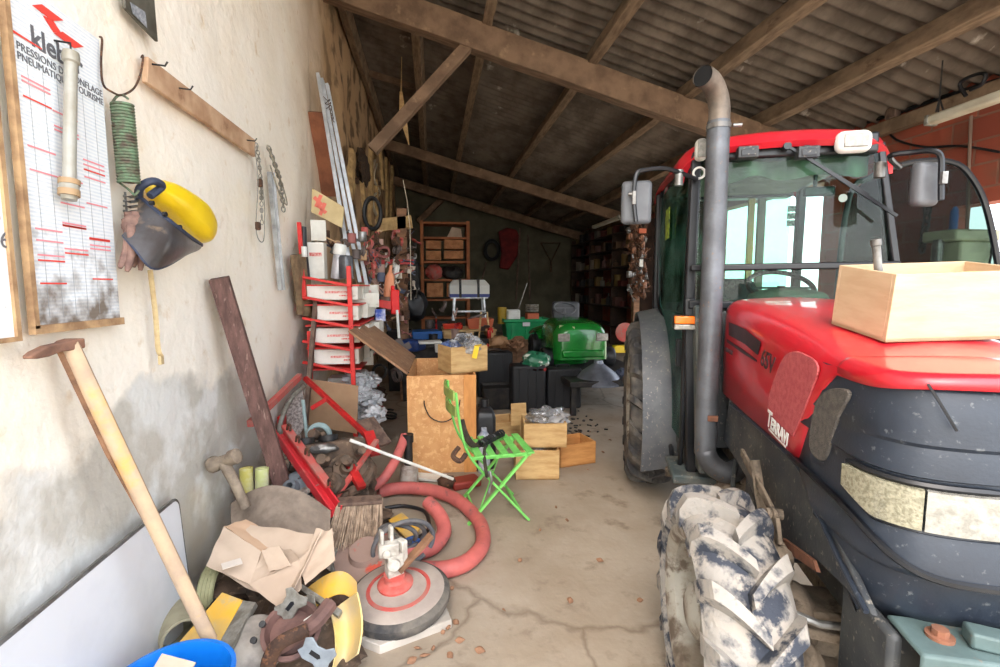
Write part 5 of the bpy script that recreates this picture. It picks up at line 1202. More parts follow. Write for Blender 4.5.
# tall timber shelving with drawers against the back
Yb = 12.6
def B(px, py, Y=Yb): return YP(px, py, Y)
xl_, xr_ = B(422, 250).x, B(468, 250).x; zt2 = B(440, 221).z
sh = thing('timber_shelving', 'tall open timber shelving stacked with drawers against the back wall', 'shelving', ((xl_ + xr_) / 2, Yb + .25, 0))
M_SHW = mat('warm_brown_board', (176, 108, 66), (148, 88, 54), 5, .75, 0, .2)
for x in (xl_, xr_):
    b = MB(); b.box((x, Yb + .25, zt2 / 2), (.08, .6, zt2)); b.build('side_panel', M_SHW, sh)
for py in (223, 238, 262, 280, 300, 318):
    z = B(440, py).z; b = MB(); b.box(((xl_ + xr_) / 2, Yb + .25, z), (xr_ - xl_, .58, .05)); b.build('shelf', M_SHW, sh)
for (x0, x1, y0, y1) in ((426, 441, 241, 249), (426, 441, 251, 260), (444, 463, 240, 249), (444, 463, 251, 259), (427, 443, 283, 297), (447, 463, 283, 297)):
    a = B(x0, y1); c = B(x1, y0); b = MB(); b.box(((a.x + c.x) / 2, Yb + .1, (a.z + c.z) / 2), (c.x - a.x, .4, c.z - a.z)); b.box(((a.x + c.x) / 2, Yb - .11, (a.z + c.z) / 2), (.1, .02, .04)); b.build('drawer', mat('pale_drawer_front', (196, 136, 88), (166, 108, 66), 6, .7), sh, bevel=.01)
b = MB(); b.blob(B(434, 272), (.22, .2, .2), .2); tag(b.build('red_bundle', M_REDPALE), 'faded red bundle on the shelf below the drawers', 'bundle')
b = MB(); b.blob(B(452, 273), (.28, .2, .18), .25, 2, 3); tag(b.build('dark_bundle', M_DARK), 'dark bundle beside the red one on the shelving', 'bundle')
b = MB(); a = B(449, 237); b.prism([B(447, 237), B(462, 237), B(461, 229), B(452, 227)], (0, .3, 0)); tag(b.build('paper_stack', M_CARD), 'pale folded cardboard lying on the topmost shelf of the shelving', 'cardboard')
# white case standing on a folding step stool
Yc = 9.2
def C_(px, py, Y=Yc): return YP(px, py, Y)
a = C_(449, 297); c = C_(488, 280)
cs = thing('cool_box', 'white case with two dark straps standing on the small ladder stool', 'case', ((a.x + c.x) / 2, Yc, a.z))
b = MB(); b.loft([[V(cx, cy, z) for cx, cy in ((a.x + i_, Yc - .25 + i_), (c.x - i_, Yc - .25 + i_), (c.x - i_, Yc + .25 - i_), (a.x + i_, Yc + .25 - i_))] for z, i_ in ((a.z, .0), (a.z + (c.z - a.z) * .7, 0), (c.z, .08))]); b.build('case_shell', mat('dusty_white_plastic', (206, 206, 200)), cs, bevel=.01)
b = MB(); b.box(((a.x + c.x) / 2, Yc - .252, a.z + .03), (c.x - a.x, .01, .06)); b.build('blue_band', mat('blue_band', (60, 70, 130)), cs)
for t in (.27, .72):
    b = MB(); b.box((a.x + (c.x - a.x) * t, Yc, (a.z + c.z) / 2 + .005), (.045, .52, c.z - a.z + .02)); b.build('strap', M_DARK, cs)
ls = thing('ladder_stool', 'aluminium ladder stool under the white case', 'ladder', ((a.x + c.x) / 2, Yc, 0))
for s in (0, 1):
    for yy in (-.2, .2):
        x_ = a.x + .1 + (c.x - a.x - .2) * s; b = MB(); b.bar((x_ + (s * 2 - 1) * .08, Yc + yy * 1.5, 0), (x_, Yc + yy, a.z - .01), .03, .03); b.build('leg', M_ALU, ls)
for k in range(3):
    z = a.z * (.3 + .25 * k); b = MB(); b.box(((a.x + c.x) / 2, Yc - .25, z), (c.x - a.x - .15, .08, .03)); b.build('step', M_ALU, ls)
b = MB(); b.box(((a.x + c.x) / 2, Yc, a.z - .012), (c.x - a.x - .05, .42, .022)); b.build('top_plate', M_ALU, ls)
# pallet on a low stand with red trays
Yp = 8.0
def P_(px, py, Y=Yp): return YP(px, py, Y)
pz = P_(470, 330).z
pl_ = thing('wooden_pallet', 'wooden pallet raised on crates below the white case', 'pallet', (P_(468, 330).x, Yp, pz - .2))
x0, x1 = P_(442, 330).x, P_(494, 330).x
for k in range(3): b = MB(); b.box(((x0 + x1) / 2, Yp - .3 + .3 * k, pz + .02), (x1 - x0, .12, .03)); b.build('deck_board', M_PINE, pl_)
for k in range(3): b = MB(); b.box((x0 + .08 + (x1 - x0 - .16) * k / 2, Yp, pz - .05), (.12, .75, .10)); b.build('bearer_block', M_PINE, pl_)
b = boxw(((x0 + x1) / 2, Yp, (pz - .11) / 2), (x1 - x0 - .1, .6, pz - .11)); tag(b.build('support_crate', M_DARK), 'dark crate under the wooden pallet', 'crate')
def tray(c, w_, d_, h_, m, label, cat='tray', name='red_tray'):
    b = MB(); c = V(*c); rings = [[c + V(sx * w_ / 2 * k, sy * d_ / 2 * k, z) for sx, sy in ((-1, -1), (1, -1), (1, 1), (-1, 1))] for z, k in ((0, .85), (h_, 1), (h_, .94), (.02, .8))]; b.loft(rings); return tag(b.build(name, m, bevel=.004), label, cat)
tray((P_(452, 322).x, Yp - .1, pz + .04), .32, .3, .07, mat('orange_red_plastic', (214, 62, 36)), 'flat orange-red tray at the end of the pallet')
tray((P_(479, 320).x, Yp - .1, pz + .04), .44, .35, .16, mat('terracotta_plastic', (190, 96, 62)), 'terracotta coloured deep tray on the pallet')
# battens leaning before it
for px0, px1, nm in ((481, 478, 'pale thin batten leaning on the pallet, nearer the chest'), (487, 491, 'pale thin batten leaning on the pallet, nearer the green tub')):
    b = MB(); b.bar(P_(px1, 352, 7.4), P_(px0, 312, 7.6), .025, .025); tag(b.build('batten', M_PINE), nm, 'batten')
# green stacking tub and what stands in it
Yg = 8.6
def G_(px, py, Y=Yg): return YP(px, py, Y)
gz = G_(523, 338).z; g0, g1_ = G_(503, 338).x, G_(546, 338).x; gh = G_(523, 318).z - gz
tb = thing('green_tub', 'green plastic storage tub with a grey label on a low stand', 'tub', ((g0 + g1_) / 2, Yg, gz))
M_GT = mat('emerald_plastic', (20, 150, 90), (16, 130, 78), 4, .4)
b = MB(); gx = (g0 + g1_) / 2; gw = (g1_ - g0) / 2
b.loft([[V(gx + sx * gw * k, Yg + sy * .28 * k, gz + z) for sx, sy in ((-1, -1), (1, -1), (1, 1), (-1, 1))] for z, k in ((0, .9), (gh * .85, 1), (gh * .86, 1.08), (gh, 1.08), (gh, 1.0), (.05, .86))]); b.build('tub_body', M_GT, tb, bevel=.008)
for s in (-.5, 0, .5): b = MB(); b.box((gx + s * gw * 1.3, Yg - .275, gz + gh * .42), (.05, .03, gh * .8)); b.build('rib', M_GT, tb)
b = MB(); b.box((gx - .03, Yg - .31, gz + gh * .75), (.13, .01, .07)); b.build('paper_label', mat('label_grey', (206, 210, 212)), tb)
b = boxw((gx, Yg + .0, gz / 2), (gw * 1.7, .5, gz - .004)); tag(b.build('plain_stand', M_WOOD, bevel=.005), 'dusty brown box stand under the green tub', 'stand')
zt3 = gz + gh
b = MB(); b.box((G_(513, 313).x, Yg, zt3 + .03), (.24, .2, .26)); tag(b.build('white_bucket', M_WHITEP, bevel=.03), 'white square container in the green tub', 'container')
b = MB(); b.lathe((G_(502, 313).x, Yg, zt3 - .1), (0, 0, 1), [(0, 0), (.08, 0), (.08, .3), (0, .3)], 16); tag(b.build('yellow_tin', mat('mustard_tin', (170, 140, 40))), 'mustard yellow tin beside the white container', 'tin')
b = MB(); b.box((G_(532, 313).x, Yg, zt3 + .0), (.22, .2, .18)); tag(b.build('terracotta_box', mat('terracotta_plastic', (190, 96, 62)), bevel=.01), 'terracotta coloured box in the green tub', 'box')
b = MB(); 
for k in range(4): b.tube([V(G_(532, 303).x + .11 * math.cos(t), Yg + .1 * math.sin(t), zt3 + .13 + .035 * k) for t in [2 * PI * i / 18 for i in range(18)]], .016, 6, closed=True)
tag(b.build('cable_coil', M_GALV), 'coil of pale cable on the terracotta box in the tub', 'cable')
b = MB(); b.tube([G_(516, 316), G_(527, 283)], .012, 6); tag(b.build('thin_rod', M_STEEL), 'thin pale rod sticking up out of the green tub', 'rod')
# red jacket and black hoop hanging on the back wall, rakes
Yw = 15.8
def H_(px, py, off=0): return YP(px, py, Yw - off)
b = MB(); c = H_(510, 250, .1)
P = [H_(498, 232), H_(506, 228), H_(516, 230), H_(520, 240), H_(517, 256), H_(508, 270), H_(499, 268), H_(501, 254)]; b.prism(P, (0, -.15, 0)); tag(b.build('red_overalls', mat('dull_red_cloth', (120, 34, 34), (92, 26, 28), 6, .9), bevel=.04, sharp=60), 'red work overalls hanging on the back wall', 'overalls')
b = MB(); c = H_(492, 250, .1); b.tube([c + V(.22 * math.cos(t), 0, .30 * math.sin(t)) for t in [2 * PI * i / 26 for i in range(26)]], .06, 8, closed=True); tag(b.build('inner_tube', M_BLACKP), 'black tyre inner tube hanging beside the red overalls', 'inner tube')
for k, (xa, ya, xb, yb_) in enumerate(((486, 262, 478, 300), (520, 228, 516, 300), (528, 235, 530, 300))):
    b = MB(); b.tube([H_(xa, ya, .1), H_(xb, yb_, .4)], .03, 6); tag(b.build('tool_handle', M_GREYWOOD), 'long grey tool handle leaning on the back wall, %s' % ('below the inner tube', 'just beside the red overalls', 'between overalls and timber triangle')[k], 'tool')
b = MB(); b.tube([H_(541, 243, .1), H_(560, 243, .1), H_(551, 262, .1)], .03, 6, closed=True); b.tube([H_(551, 262, .1), H_(551, 272, .1)], .03, 6); tag(b.build('hanging_triangle_frame', M_RUST), 'rusty three-sided frame hung on the back wall', 'frame')
# dark sacks and cloth left of the shelving
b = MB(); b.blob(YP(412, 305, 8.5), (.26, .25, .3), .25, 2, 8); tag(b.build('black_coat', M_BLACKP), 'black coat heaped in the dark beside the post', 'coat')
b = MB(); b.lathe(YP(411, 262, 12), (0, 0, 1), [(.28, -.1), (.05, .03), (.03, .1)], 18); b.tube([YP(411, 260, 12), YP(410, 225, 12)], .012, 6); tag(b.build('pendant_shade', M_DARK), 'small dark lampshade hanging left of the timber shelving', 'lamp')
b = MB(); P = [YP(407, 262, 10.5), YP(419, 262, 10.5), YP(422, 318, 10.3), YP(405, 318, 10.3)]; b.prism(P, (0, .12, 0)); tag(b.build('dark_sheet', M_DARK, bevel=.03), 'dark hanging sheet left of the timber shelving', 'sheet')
b = MB(); b.box(YP(425, 331, 7.4) - V(0, 0, .05), (.45, .4, .12), rz=.2); tag(b.build('blue_crate', mat('blue_plastic', (24, 84, 150)), bevel=.01), 'blue plastic crate on the clutter behind the chest lid', 'crate')
b = MB(); b.box(YP(412, 345, 6.2), (.3, .25, .14), rz=-.5); tag(b.build('dark_blue_bag', mat('blue_cloth', (34, 66, 130), (24, 46, 96), 9), bevel=.04), 'dark blue cloth bag just behind the chest lid', 'bag')
b = MB(); b.box(YP(430, 342, 6.0), (.28, .2, .03), rz=.1); tag(b.build('white_tray', M_WHITEP, bevel=.008), 'white flat tray just beyond the open chest', 'tray')
b = MB(); b.lathe(YP(440, 347, 5.8), (0, 0, 1), [(.0, -.06), (.06, -.06), (.065, .04), (.06, .04)], 16); tag(b.build('white_cup', M_WHITEP), 'white cup behind the crate on the chest', 'cup')
# heap of dark junk in the middle distance
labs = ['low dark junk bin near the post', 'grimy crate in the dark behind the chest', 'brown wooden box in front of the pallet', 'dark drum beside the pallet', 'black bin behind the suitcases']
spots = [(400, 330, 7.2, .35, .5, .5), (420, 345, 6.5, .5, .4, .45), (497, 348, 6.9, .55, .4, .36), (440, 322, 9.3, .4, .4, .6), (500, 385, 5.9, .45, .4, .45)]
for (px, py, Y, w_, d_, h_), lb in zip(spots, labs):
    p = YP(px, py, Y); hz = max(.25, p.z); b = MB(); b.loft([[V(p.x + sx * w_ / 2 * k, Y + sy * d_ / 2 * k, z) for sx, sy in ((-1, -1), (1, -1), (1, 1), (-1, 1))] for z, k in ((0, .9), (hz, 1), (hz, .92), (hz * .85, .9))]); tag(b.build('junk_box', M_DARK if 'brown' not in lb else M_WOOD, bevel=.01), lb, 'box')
for i in range(24):
    px = R.uniform(388, 505); py = R.uniform(305, 350); kk = R.randrange(6)
    p = YP(px, py, R.uniform(6.8, 8.6))
    scrap(p, .24, kk, R.choice([M_DARK, M_RUST, SM[1], M_RED, SM[0]]), SN[kk], 'dim %s in the heap behind the chest' % SCAT[kk], SCAT[kk], '%s in the heap behind the chest' % SN[kk])
# brown work gloves / rags in front of green tub
b = MB(); b.blob(YP(499, 342, 7.0), (.14, .1, .10), .4, 3, 1); tag(b.build('tan_rag', mat('tan_rag', (176, 134, 96), (150, 110, 76), 9), sharp=50), 'crumpled tan sack in front of the green tub', 'rag')
b = MB(); b.blob(YP(518, 344, 6.6), (.12, .1, .1), .5, 3, 5); tag(b.build('kindling_heap', M_WOOD, sharp=20), 'small brown lump of broken wood below the tub', 'wood scrap')
# black suitcases
for (x0, x1, y0, y1, Y, lb) in ((512, 546, 365, 405, 5.5, 'black hard suitcase standing behind the pine crates'), (547, 582, 368, 402, 5.65, 'black hard suitcase next to the low trailer bench'), (478, 513, 352, 385, 6.4, 'large black case standing behind the chest crate')):
    a = YP(x0, y1, Y); c = YP(x1, y0, Y); s_ = thing('suitcase', lb, 'suitcase', ((a.x + c.x) / 2, Y + .12, 0))
    hz = c.z; b = MB(); b.box(((a.x + c.x) / 2, Y + .12, hz / 2), (c.x - a.x, .26, hz)); b.build('shell', mat('matt_black_shell', (24, 25, 28)), s_, bevel=.03, seg=3)
    for t in (.25, .5, .75): b = MB(); b.box((a.x + (c.x - a.x) * t, Y - .012, hz / 2), (.025, .012, hz * .9)); b.build('ridge', MC['matt_black_shell'], s_)
    b = MB(); m_ = (a.x + c.x) / 2; b.tube(catmull([V(m_ - .08, Y + .1, hz), V(m_ - .07, Y + .1, hz + .03), V(m_ + .07, Y + .1, hz + .03), V(m_ + .08, Y + .1, hz)], 4), .009, 6); b.build('handle', M_BLACKP, s_)
b = MB(); p = YP(536, 362, 5.6); b.blob(p + V(0, 0, .02), (.16, .14, .10), .35, 3, 2); tag(b.build('seed_bag', mat('green_white_bag', (40, 110, 80), (220, 224, 214), 7, .4, lo=.55, hi=.6), sharp=40), 'green and white printed bag on top of the black suitcases', 'bag')
b = MB(); p = YP(538, 369, 5.55); b.box(p, (.18, .12, .05)); tag(b.build('red_pouch', M_RED, bevel=.015), 'red pouch lying on the black suitcase under the green bag', 'pouch')
# low trailer bench
tx0, tx1 = G(585, 425).x, G(632, 425).x
tr = thing('low_trailer', 'low dark flatbed trailer on which the green mower stands', 'trailer', (2.0, 6.0, 0))
pA = YP(580, 384, 5.3); tzz = pA.z
b = MB(); b.box((2.15, 6.2, tzz), (1.2, 1.9, .07)); b.build('deck', M_DARK, tr, bevel=.008)
for xx in (YP(628, 400, 5.35).x, 1.62):
    for yy in (5.35, 7.0): b = MB(); b.box((xx, yy, tzz / 2 - .02), (.06, .06, tzz - .04)); b.build('prop_leg', M_DARK, tr)
b = MB(); b.lathe(YP(598, 383, 5.5) , (0, 0, 1), [(.30, -.0), (.30, .02), (.20, .14), (.06, .24), (.05, .28), (0, .28)], 24); tag(b.build('metal_funnel', mat('grey_blue_metal', (120, 126, 138), (92, 96, 106), 5, .4, .4)), 'wide grey metal funnel resting on the trailer edge', 'funnel')
b = MB(); b.blob(YP(628, 374, 5.6), (.16, .14, .08), .3, 3, 1); tag(b.build('blue_rag', mat('blue_grey_film2', (96, 104, 128), (70, 76, 100), 8), sharp=40), 'bluish rag lying on the trailer by the tractor wheel', 'rag')
b = MB(); p = YP(620, 349, 6.3); b.box(p, (.20, .1, .1)); tag(b.build('yellow_block', mat('bright_yellow_plastic', (250, 214, 36)), bevel=.01), 'yellow plastic block behind the trailer beside the mower', 'block')
b = MB(); p = YP(624, 332, 6.6); b.lathe(p, (0, -1, 0), [(.0, 0), (.13, 0), (.14, .03), (.06, .05), (0, .05)], 20); tag(b.build('red_disc', M_REDPALE), 'dull red disc leaning beside the rear tractor wheel', 'disc')
# green ride-on mower
mw = thing('ride_on_mower', 'green ride-on mower with grey seat and white steering wheel', 'mower', (1.85, 6.6, tzz + .03))
M_MG2 = mat('mower_green', (24, 128, 44), (18, 108, 38), 4, .25, coat=.5); Ym = 5.95; mz = tzz + .04
mx = YP(583, 345, Ym).x; hwm = (YP(612, 345, Ym).x - YP(556, 345, Ym).x) / 2; mt_ = YP(583, 323, Ym).z
b = MB(); rings = []
for y_, k, t_ in ((0, .72, .80), (.03, .88, .93), (.12, .97, 1.0), (.35, 1.0, 1.04), (.7, .98, 1.08), (.95, .9, 1.04)):
    rg = []; zt_ = mz + .16 + (mt_ - mz - .16) * t_
    for i in range(15):
        a = PI * i / 14; cx_ = math.copysign(abs(math.cos(a)) ** .5, math.cos(a)); rg.append(V(mx - hwm * k * cx_, Ym + y_, mz + .14 + (zt_ - mz - .14) * abs(math.sin(a)) ** .45))
    rings.append(rg)
b.loft(rings); b.build('bonnet', M_MG2, mw, sharp=50)
b = MB(); b.box((mx, Ym - .005, mz + .22), (hwm * 1.5, .05, .10)); b.build('front_bumper', M_MG2, mw, bevel=.02)
for s in (-1, 1):
    b = MB(); b.box((mx + s * hwm * .68, Ym + .0, mz + (mt_ - mz) * .70), (hwm * .42, .03, .10)); b.build('headlamp', M_LENS, mw, bevel=.012)
    b = MB(); b.lathe((mx + s * (hwm + .02), Ym + .25, mz + .14), (s, 0, 0), [(.0, -.05), (.12, -.05), (.14, -.02), (.14, .08), (.12, .11), (.0, .09)], 24); b.build('front_tyre', M_BLACKP, mw)
    b = MB(); b.lathe((mx + s * (hwm + .0), Ym + 1.1, mz + .20), (s, 0, 0), [(.0, -.08), (.15, -.08), (.18, -.04), (.18, .08), (.15, .10), (.0, .08)], 24); b.build('rear_tyre', M_BLACKP, mw)
b = MB(); b.sheet(lambda u, v: (mx - hwm * 1.0 + u * hwm * 2.0, Ym + .95 + v * .75, mz + .40 + .10 * math.sin(PI * v) - .06 * abs(2 * u - 1) ** 3), 10, 8, .03); b.build('rear_deck', M_MG2, mw, sharp=60)
b = MB(); b.box((mx, Ym + 1.2, mz + .24), (hwm * 1.6, .8, .25)); b.build('chassis', M_DARK, mw)
xs_ = YP(570, 315, Ym + 1.2).x
b = MB(); b.box((xs_, Ym + 1.25, mz + .50), (.44, .4, .1)); b.box((xs_, Ym + 1.45, mz + .68), (.44, .1, .34)); b.build('seat', mat('grey_seat_vinyl', (72, 74, 80), (58, 60, 64), 6, .5), mw, bevel=.04, seg=3)
b = MB(); c = V(mx + .0, Ym + .92, YP(583, 308, Ym + .92).z); b.tube([c + V(.16 * math.cos(t), .13 * math.sin(t), .08 * math.sin(t)) for t in [2 * PI * i / 24 for i in range(24)]], .016, 8, closed=True); b.tube([c, c + V(0, -.08, -.28)], .02, 8); b.bar(c - V(.15, 0, 0), c + V(.15, 0, 0), .04, .015); b.build('steering_wheel', M_MIRR, mw)
b = MB(); b.lathe((mx - .1, Ym + .7, mz + .03), (0, 0, 1), [(0, 0), (hwm * 1.05, 0), (hwm * 1.1, .05), (hwm * 1.0, .12), (0, .13)], 24); b.build('mower_deck', M_MG2, mw)
b = MB(); b.prism([V(mx - hwm * .75, Ym + .12, mt_ - .035), V(mx - hwm * .3, Ym + .02, mt_ - .05), V(mx - hwm * .3, Ym + .02, mt_ - .11), V(mx - hwm * .8, Ym + .10, mt_ - .10)], (0, -.012, 0)); b.build('pale_panel', mat('cream_sticker', (190, 200, 150)), mw)
# long shelves on the brick wall at the far end with small items
Xs = RX - .45
rs = thing('wall_shelving', 'dark shelving full of small stock along the far brick wall', 'shelving', (RX - .25, 13, 0))
def S_(px, py): return XP(px, py, Xs)
ya, yb_ = 10.2, 15.6
for z in (.5, 1.0, 1.5, 2.0, 2.45, 2.85):
    b = MB(); b.box((RX - .25, (ya + yb_) / 2, z), (.44, yb_ - ya, .03)); b.build('shelf', mat('dimmed_shelf_wood', (66, 48, 38), (48, 36, 30), 6, .9), rs)  # wood colour darkened to stand in for the gloom at this end
for y in (ya, 12, 13.8, yb_):
    b = MB(); b.box((RX - .25, y, 1.5), (.44, .04, 3.0)); b.build('upright', MC['dimmed_shelf_wood'], rs)
cl_ = [(mat('stock_white', (120, 114, 104)), 'pale'), (mat('stock_red', (92, 36, 30)), 'dull red'), (mat('stock_tan', (96, 70, 48)), 'tan'), (M_DARK, 'dark'), (mat('stock_yellow', (104, 84, 40)), 'mustard'), (M_DARK, 'dark'), (mat('stock_rose', (96, 64, 58)), 'rose')]  # stock colours muted as well, the dimness is put into them
for z, zn in ((1.0, 'second lowest'), (1.5, 'middle'), (2.0, 'fourth'), (2.45, 'fifth'), (2.85, 'topmost')):
    for k in range(11):
        y = ya + .3 + k * .47 + R.uniform(-.1, .1); m, cn_ = R.choice(cl_); kind = R.randrange(3); h_ = R.uniform(.12, .3)
        b = MB()
        if kind == 0: b.box((RX - .34, y, z + .02 + h_ / 2), (.2, .22, h_)); nm = 'stock_box'; ct = 'box'
        elif kind == 1: b.lathe((RX - .36, y, z + .02), (0, 0, 1), [(0, 0), (.09, 0), (.09, h_), (.095, h_ + .01), (0, h_ + .01)], 12); nm = 'stock_tin'; ct = 'tin'
        else: b.lathe((RX - .36, y, z + .02), (0, 0, 1), [(0, 0), (.07, 0), (.07, h_ * .7), (.025, h_ * .85), (.025, h_ + .04)], 12); nm = 'stock_bottle'; ct = 'bottle'
        tag(b.build(nm, m), 'small %s %s on the %s shelf of the far wall shelving' % (cn_, ct, zn), ct, '%s %ss on the %s shelf' % (cn_, ct, zn))
# post hung with rusty small irons by the rear of the tractor
Yq = 7.6
hp = thing('iron_rack_post', 'timber post hung all over with rusty small irons behind the tractor wheel', 'post', (YP(637, 300, Yq).x, Yq, 0))
xq = YP(638, 300, Yq).x; b = MB(); b.bar((xq, Yq + .1, 0), (xq, Yq + .1, 3.0), .10, .10); b.build('post_timber', M_WOOD, hp)
M_COP = mat('coppery_rust', (136, 92, 66), (84, 60, 46), 20, .5, .5)
for i in range(150):
    px = R.uniform(629, 646); py = R.uniform(226, 296); k = R.choice((0, 3, 4, 5, 2))
    scrap(YP(px, py, Yq - .08 + R.uniform(-.08, .05)), .17, k, R.choice([M_COP, M_RUST, M_COP, M_COP, M_RUST, M_STEEL]), SN[k], 'rusty %s hung on the post behind the tractor rear wheel' % SCAT[k], SCAT[k], 'rusty %s hung on the post behind the tractor' % SN[k])
b = MB(); b.box(YP(641, 263, Yq - .2), (.06, .03, .12)); tag(b.build('white_tag', M_WHITEP), 'small white tag hanging among the rusty irons', 'tag')
b = MB(); b.box(YP(642, 231, Yq - .2), (.12, .06, .07)); tag(b.build('terracotta_block', mat('terracotta_plastic', (190, 96, 62))), 'terracotta coloured block at the top of the iron-hung post', 'block')
# strip lamps
def strip(a, c, label, w_=.11, h_=.08):
    t = thing('strip_lamp', label, 'lamp', (a + c) / 2)
    b = MB(); b.bar(a, c, w_, h_); b.build('lamp_body', mat('dusty_diffuser', (206, 200, 180), (186, 178, 156), 5, .4), t, bevel=.02)
    d = (c - a).normalized()
    for e, f in ((a, -1), (c, 1)): b = MB(); b.bar(e - d * f * .03, e + d * f * .01, w_ * 1.1, h_ * 1.15); b.build('end_cap', M_GALV, t, bevel=.01)
    return t
Xl = 4.5
st1 = strip(XP(930, 121, Xl), XP(1030, 86, Xl), 'dusty closed strip lamp hung in front of the brick wall')
strip(XP(594, 227, 3.9), XP(621, 217, 3.9), 'small pale strip lamp hanging in the dark right of the roof beam')
b = MB(); p = XP(938, 116, Xl); 
b.tube([p, p + V(0, 0, .12), p + V(.0, 0, ROOFZ(Xl) - p.z - .05)], .006, 6); b.tube([XP(936, 112, Xl), p + V(0, 0, .15), XP(944, 112, Xl)], .008, 6); tag(b.build('lamp_wire', M_DARK), 'wire with a blue hook holding up the dusty strip lamp', 'wire')
# cables and pipe on the brick wall
Xw = RX - .03
b = MB(); b.tube(catmull([XP(868, 122, Xw), XP(900, 112, Xw), XP(940, 98, Xw), XP(975, 87, Xw), XP(1005, 78, Xw)], 6), .02, 6); tag(b.build('wall_cable', M_BLACKP), 'black cable running along the top of the brick wall', 'cable')
b = MB(); b.tube(catmull([XP(885, 128, Xw), XP(897, 140, Xw), XP(925, 147, Xw), XP(960, 146, Xw), XP(1000, 152, Xw)], 6), .012, 6); tag(b.build('sagging_cable', M_BLACKP), 'thin black cable sagging across the brick wall below the strip lamp', 'cable')
b = MB(); b.tube(catmull([XP(966, 96, 4.6), XP(960, 84, 4.6), XP(972, 76, 4.6), XP(985, 74, 4.6), XP(982, 84, 4.6), XP(970, 90, 4.6)], 6), .015, 6); tag(b.build('looped_cable', M_BLACKP), 'looped spare black cable above the strip lamp', 'cable')
b = MB(); b.tube([XP(971, 116, Xw - .02), XP(969, 165, Xw - .02), XP(967, 235, Xw - .02)], .014, 8); tag(b.build('conduit', mat('brown_conduit', (120, 98, 84))), 'thin brown conduit running down the brick wall', 'pipe')
b = MB(); b.box(XP(893, 113, Xw - .05), (.08, .12, .12)); tag(b.build('junction_box', M_GREYWOOD, bevel=.01), 'grey junction box on the brick wall above the tractor cab', 'junction box')
# bench drill seen through the open tractor door
dy = 3.75; dx = RX - .55
def Dm(px, py): return YP(px, py, dy)
bd = thing('bench_drill', 'cream bench drill with black pulley cover seen through the open tractor door', 'drill', (dx, dy, 0))
c = Dm(960, 240); M_CR = mat('cream_machine_paint', (190, 190, 160), (166, 166, 138), 6, .5)
b = MB(); b.box((c.x, dy, c.z + .03), (.46, .3, .10)); b.build('belt_cover', M_CR, bd, bevel=.02)
b = MB(); b.box((c.x + .02, dy, c.z - .12), (.34, .26, .2)); b.build('drill_head', M_CR, bd, bevel=.02)
b = MB(); b.cyl((c.x - .22, dy, 1.0), (c.x - .22, dy, c.z), .04); b.build('column', M_STEEL, bd)
b = MB(); b.cyl((c.x + .1, dy, c.z - .34), (c.x + .1, dy, c.z - .2), .03, .05); b.box((c.x + .1, dy, 1.25), (.3, .3, .03)); b.build('chuck', M_STEEL, bd)
for a_ in (0, 2.1, 4.2):
    b = MB(); b.tube([V(c.x + .16, dy - .14, c.z - .12), V(c.x + .16 + .14 * math.cos(a_), dy - .18, c.z - .12 + .14 * math.sin(a_))], .008, 6); b.build('feed_handle', M_BLACKP, bd)
b = MB(); b.box((c.x - .06, dy + .1, .92), (.62, .6, .06)); 
for sx in (-.32, .2): b.box((c.x + sx, dy + .1, .45), (.08, .5, .9))
tag(b.build('workbench', M_WOOD, bevel=.006), 'dark timber workbench under the cream drill', 'bench')
b = MB(); p = Dm(954, 218); b.lathe(p - V(0, 0, .1), (0, 0, 1), [(0, 0), (.03, 0), (.03, .16), (.012, .2), (0, .2)], 12); tag(b.build('blue_bottle', mat('blue_plastic', (24, 84, 150))), 'small blue bottle on the drill cover', 'bottle')
b = MB(); b.box(Dm(972, 268), (.08, .1, .12)); tag(b.build('switch_box', M_BLACKP, bevel=.01), 'black switch box beside the bench drill', 'switch box')
chain([XP(926, 200, 4.6), XP(927, 215, 4.6), XP(923, 240, 4.6), XP(921, 262, 4.6)], 'dark_chain', 'dark thick chain hanging on the brick wall beside the drill', r=.012, ln=.09, m=M_DARK)

# ================================================================ FLOOR CLUTTER ALONG THE LEFT WALL
M_HOSE = mat('faded_red_hose', (200, 104, 98), (178, 92, 88), 7, .6, 0, .1, c3=(120, 84, 84), sc3=9, lo3=.6, hi3=.7)
def hose(px, label, r=.042, m=M_HOSE, name='suction_hose', cat='hose', zs=None, rib=False, flat=1):
    P = [G(x, y, z) for x, y, z in px]; P = catmull(P, 7); b = MB(); 
    b.tube(P, [r * (1 + (.05 if rib and i % 2 else 0)) for i in range(len(P))], 12, flat=flat); return tag(b.build(name, m, sharp=60), label, cat)
hose([(378, 492, .06), (400, 488, .06), (430, 490, .06), (457, 500, .05), (478, 520, .045), (483, 542, .045), (470, 560, .045), (448, 569, .045), (425, 570, .045), (408, 570, .06)], 'long thick faded red suction hose looping widely over the floor', .044)
hose([(428, 502, .16), (440, 516, .12), (444, 532, .08), (434, 546, .06), (418, 552, .05), (400, 553, .05), (392, 548, .05)], 'shorter pink-red hose piece curling in front of the black cable loops', .043)
hose([(345, 494, .10), (362, 491, .13), (380, 482, .18), (391, 468, .25), (399, 452, .32), (405, 436, .40)], 'dusty red hose rising from the heap toward the chipboard chest', .034)
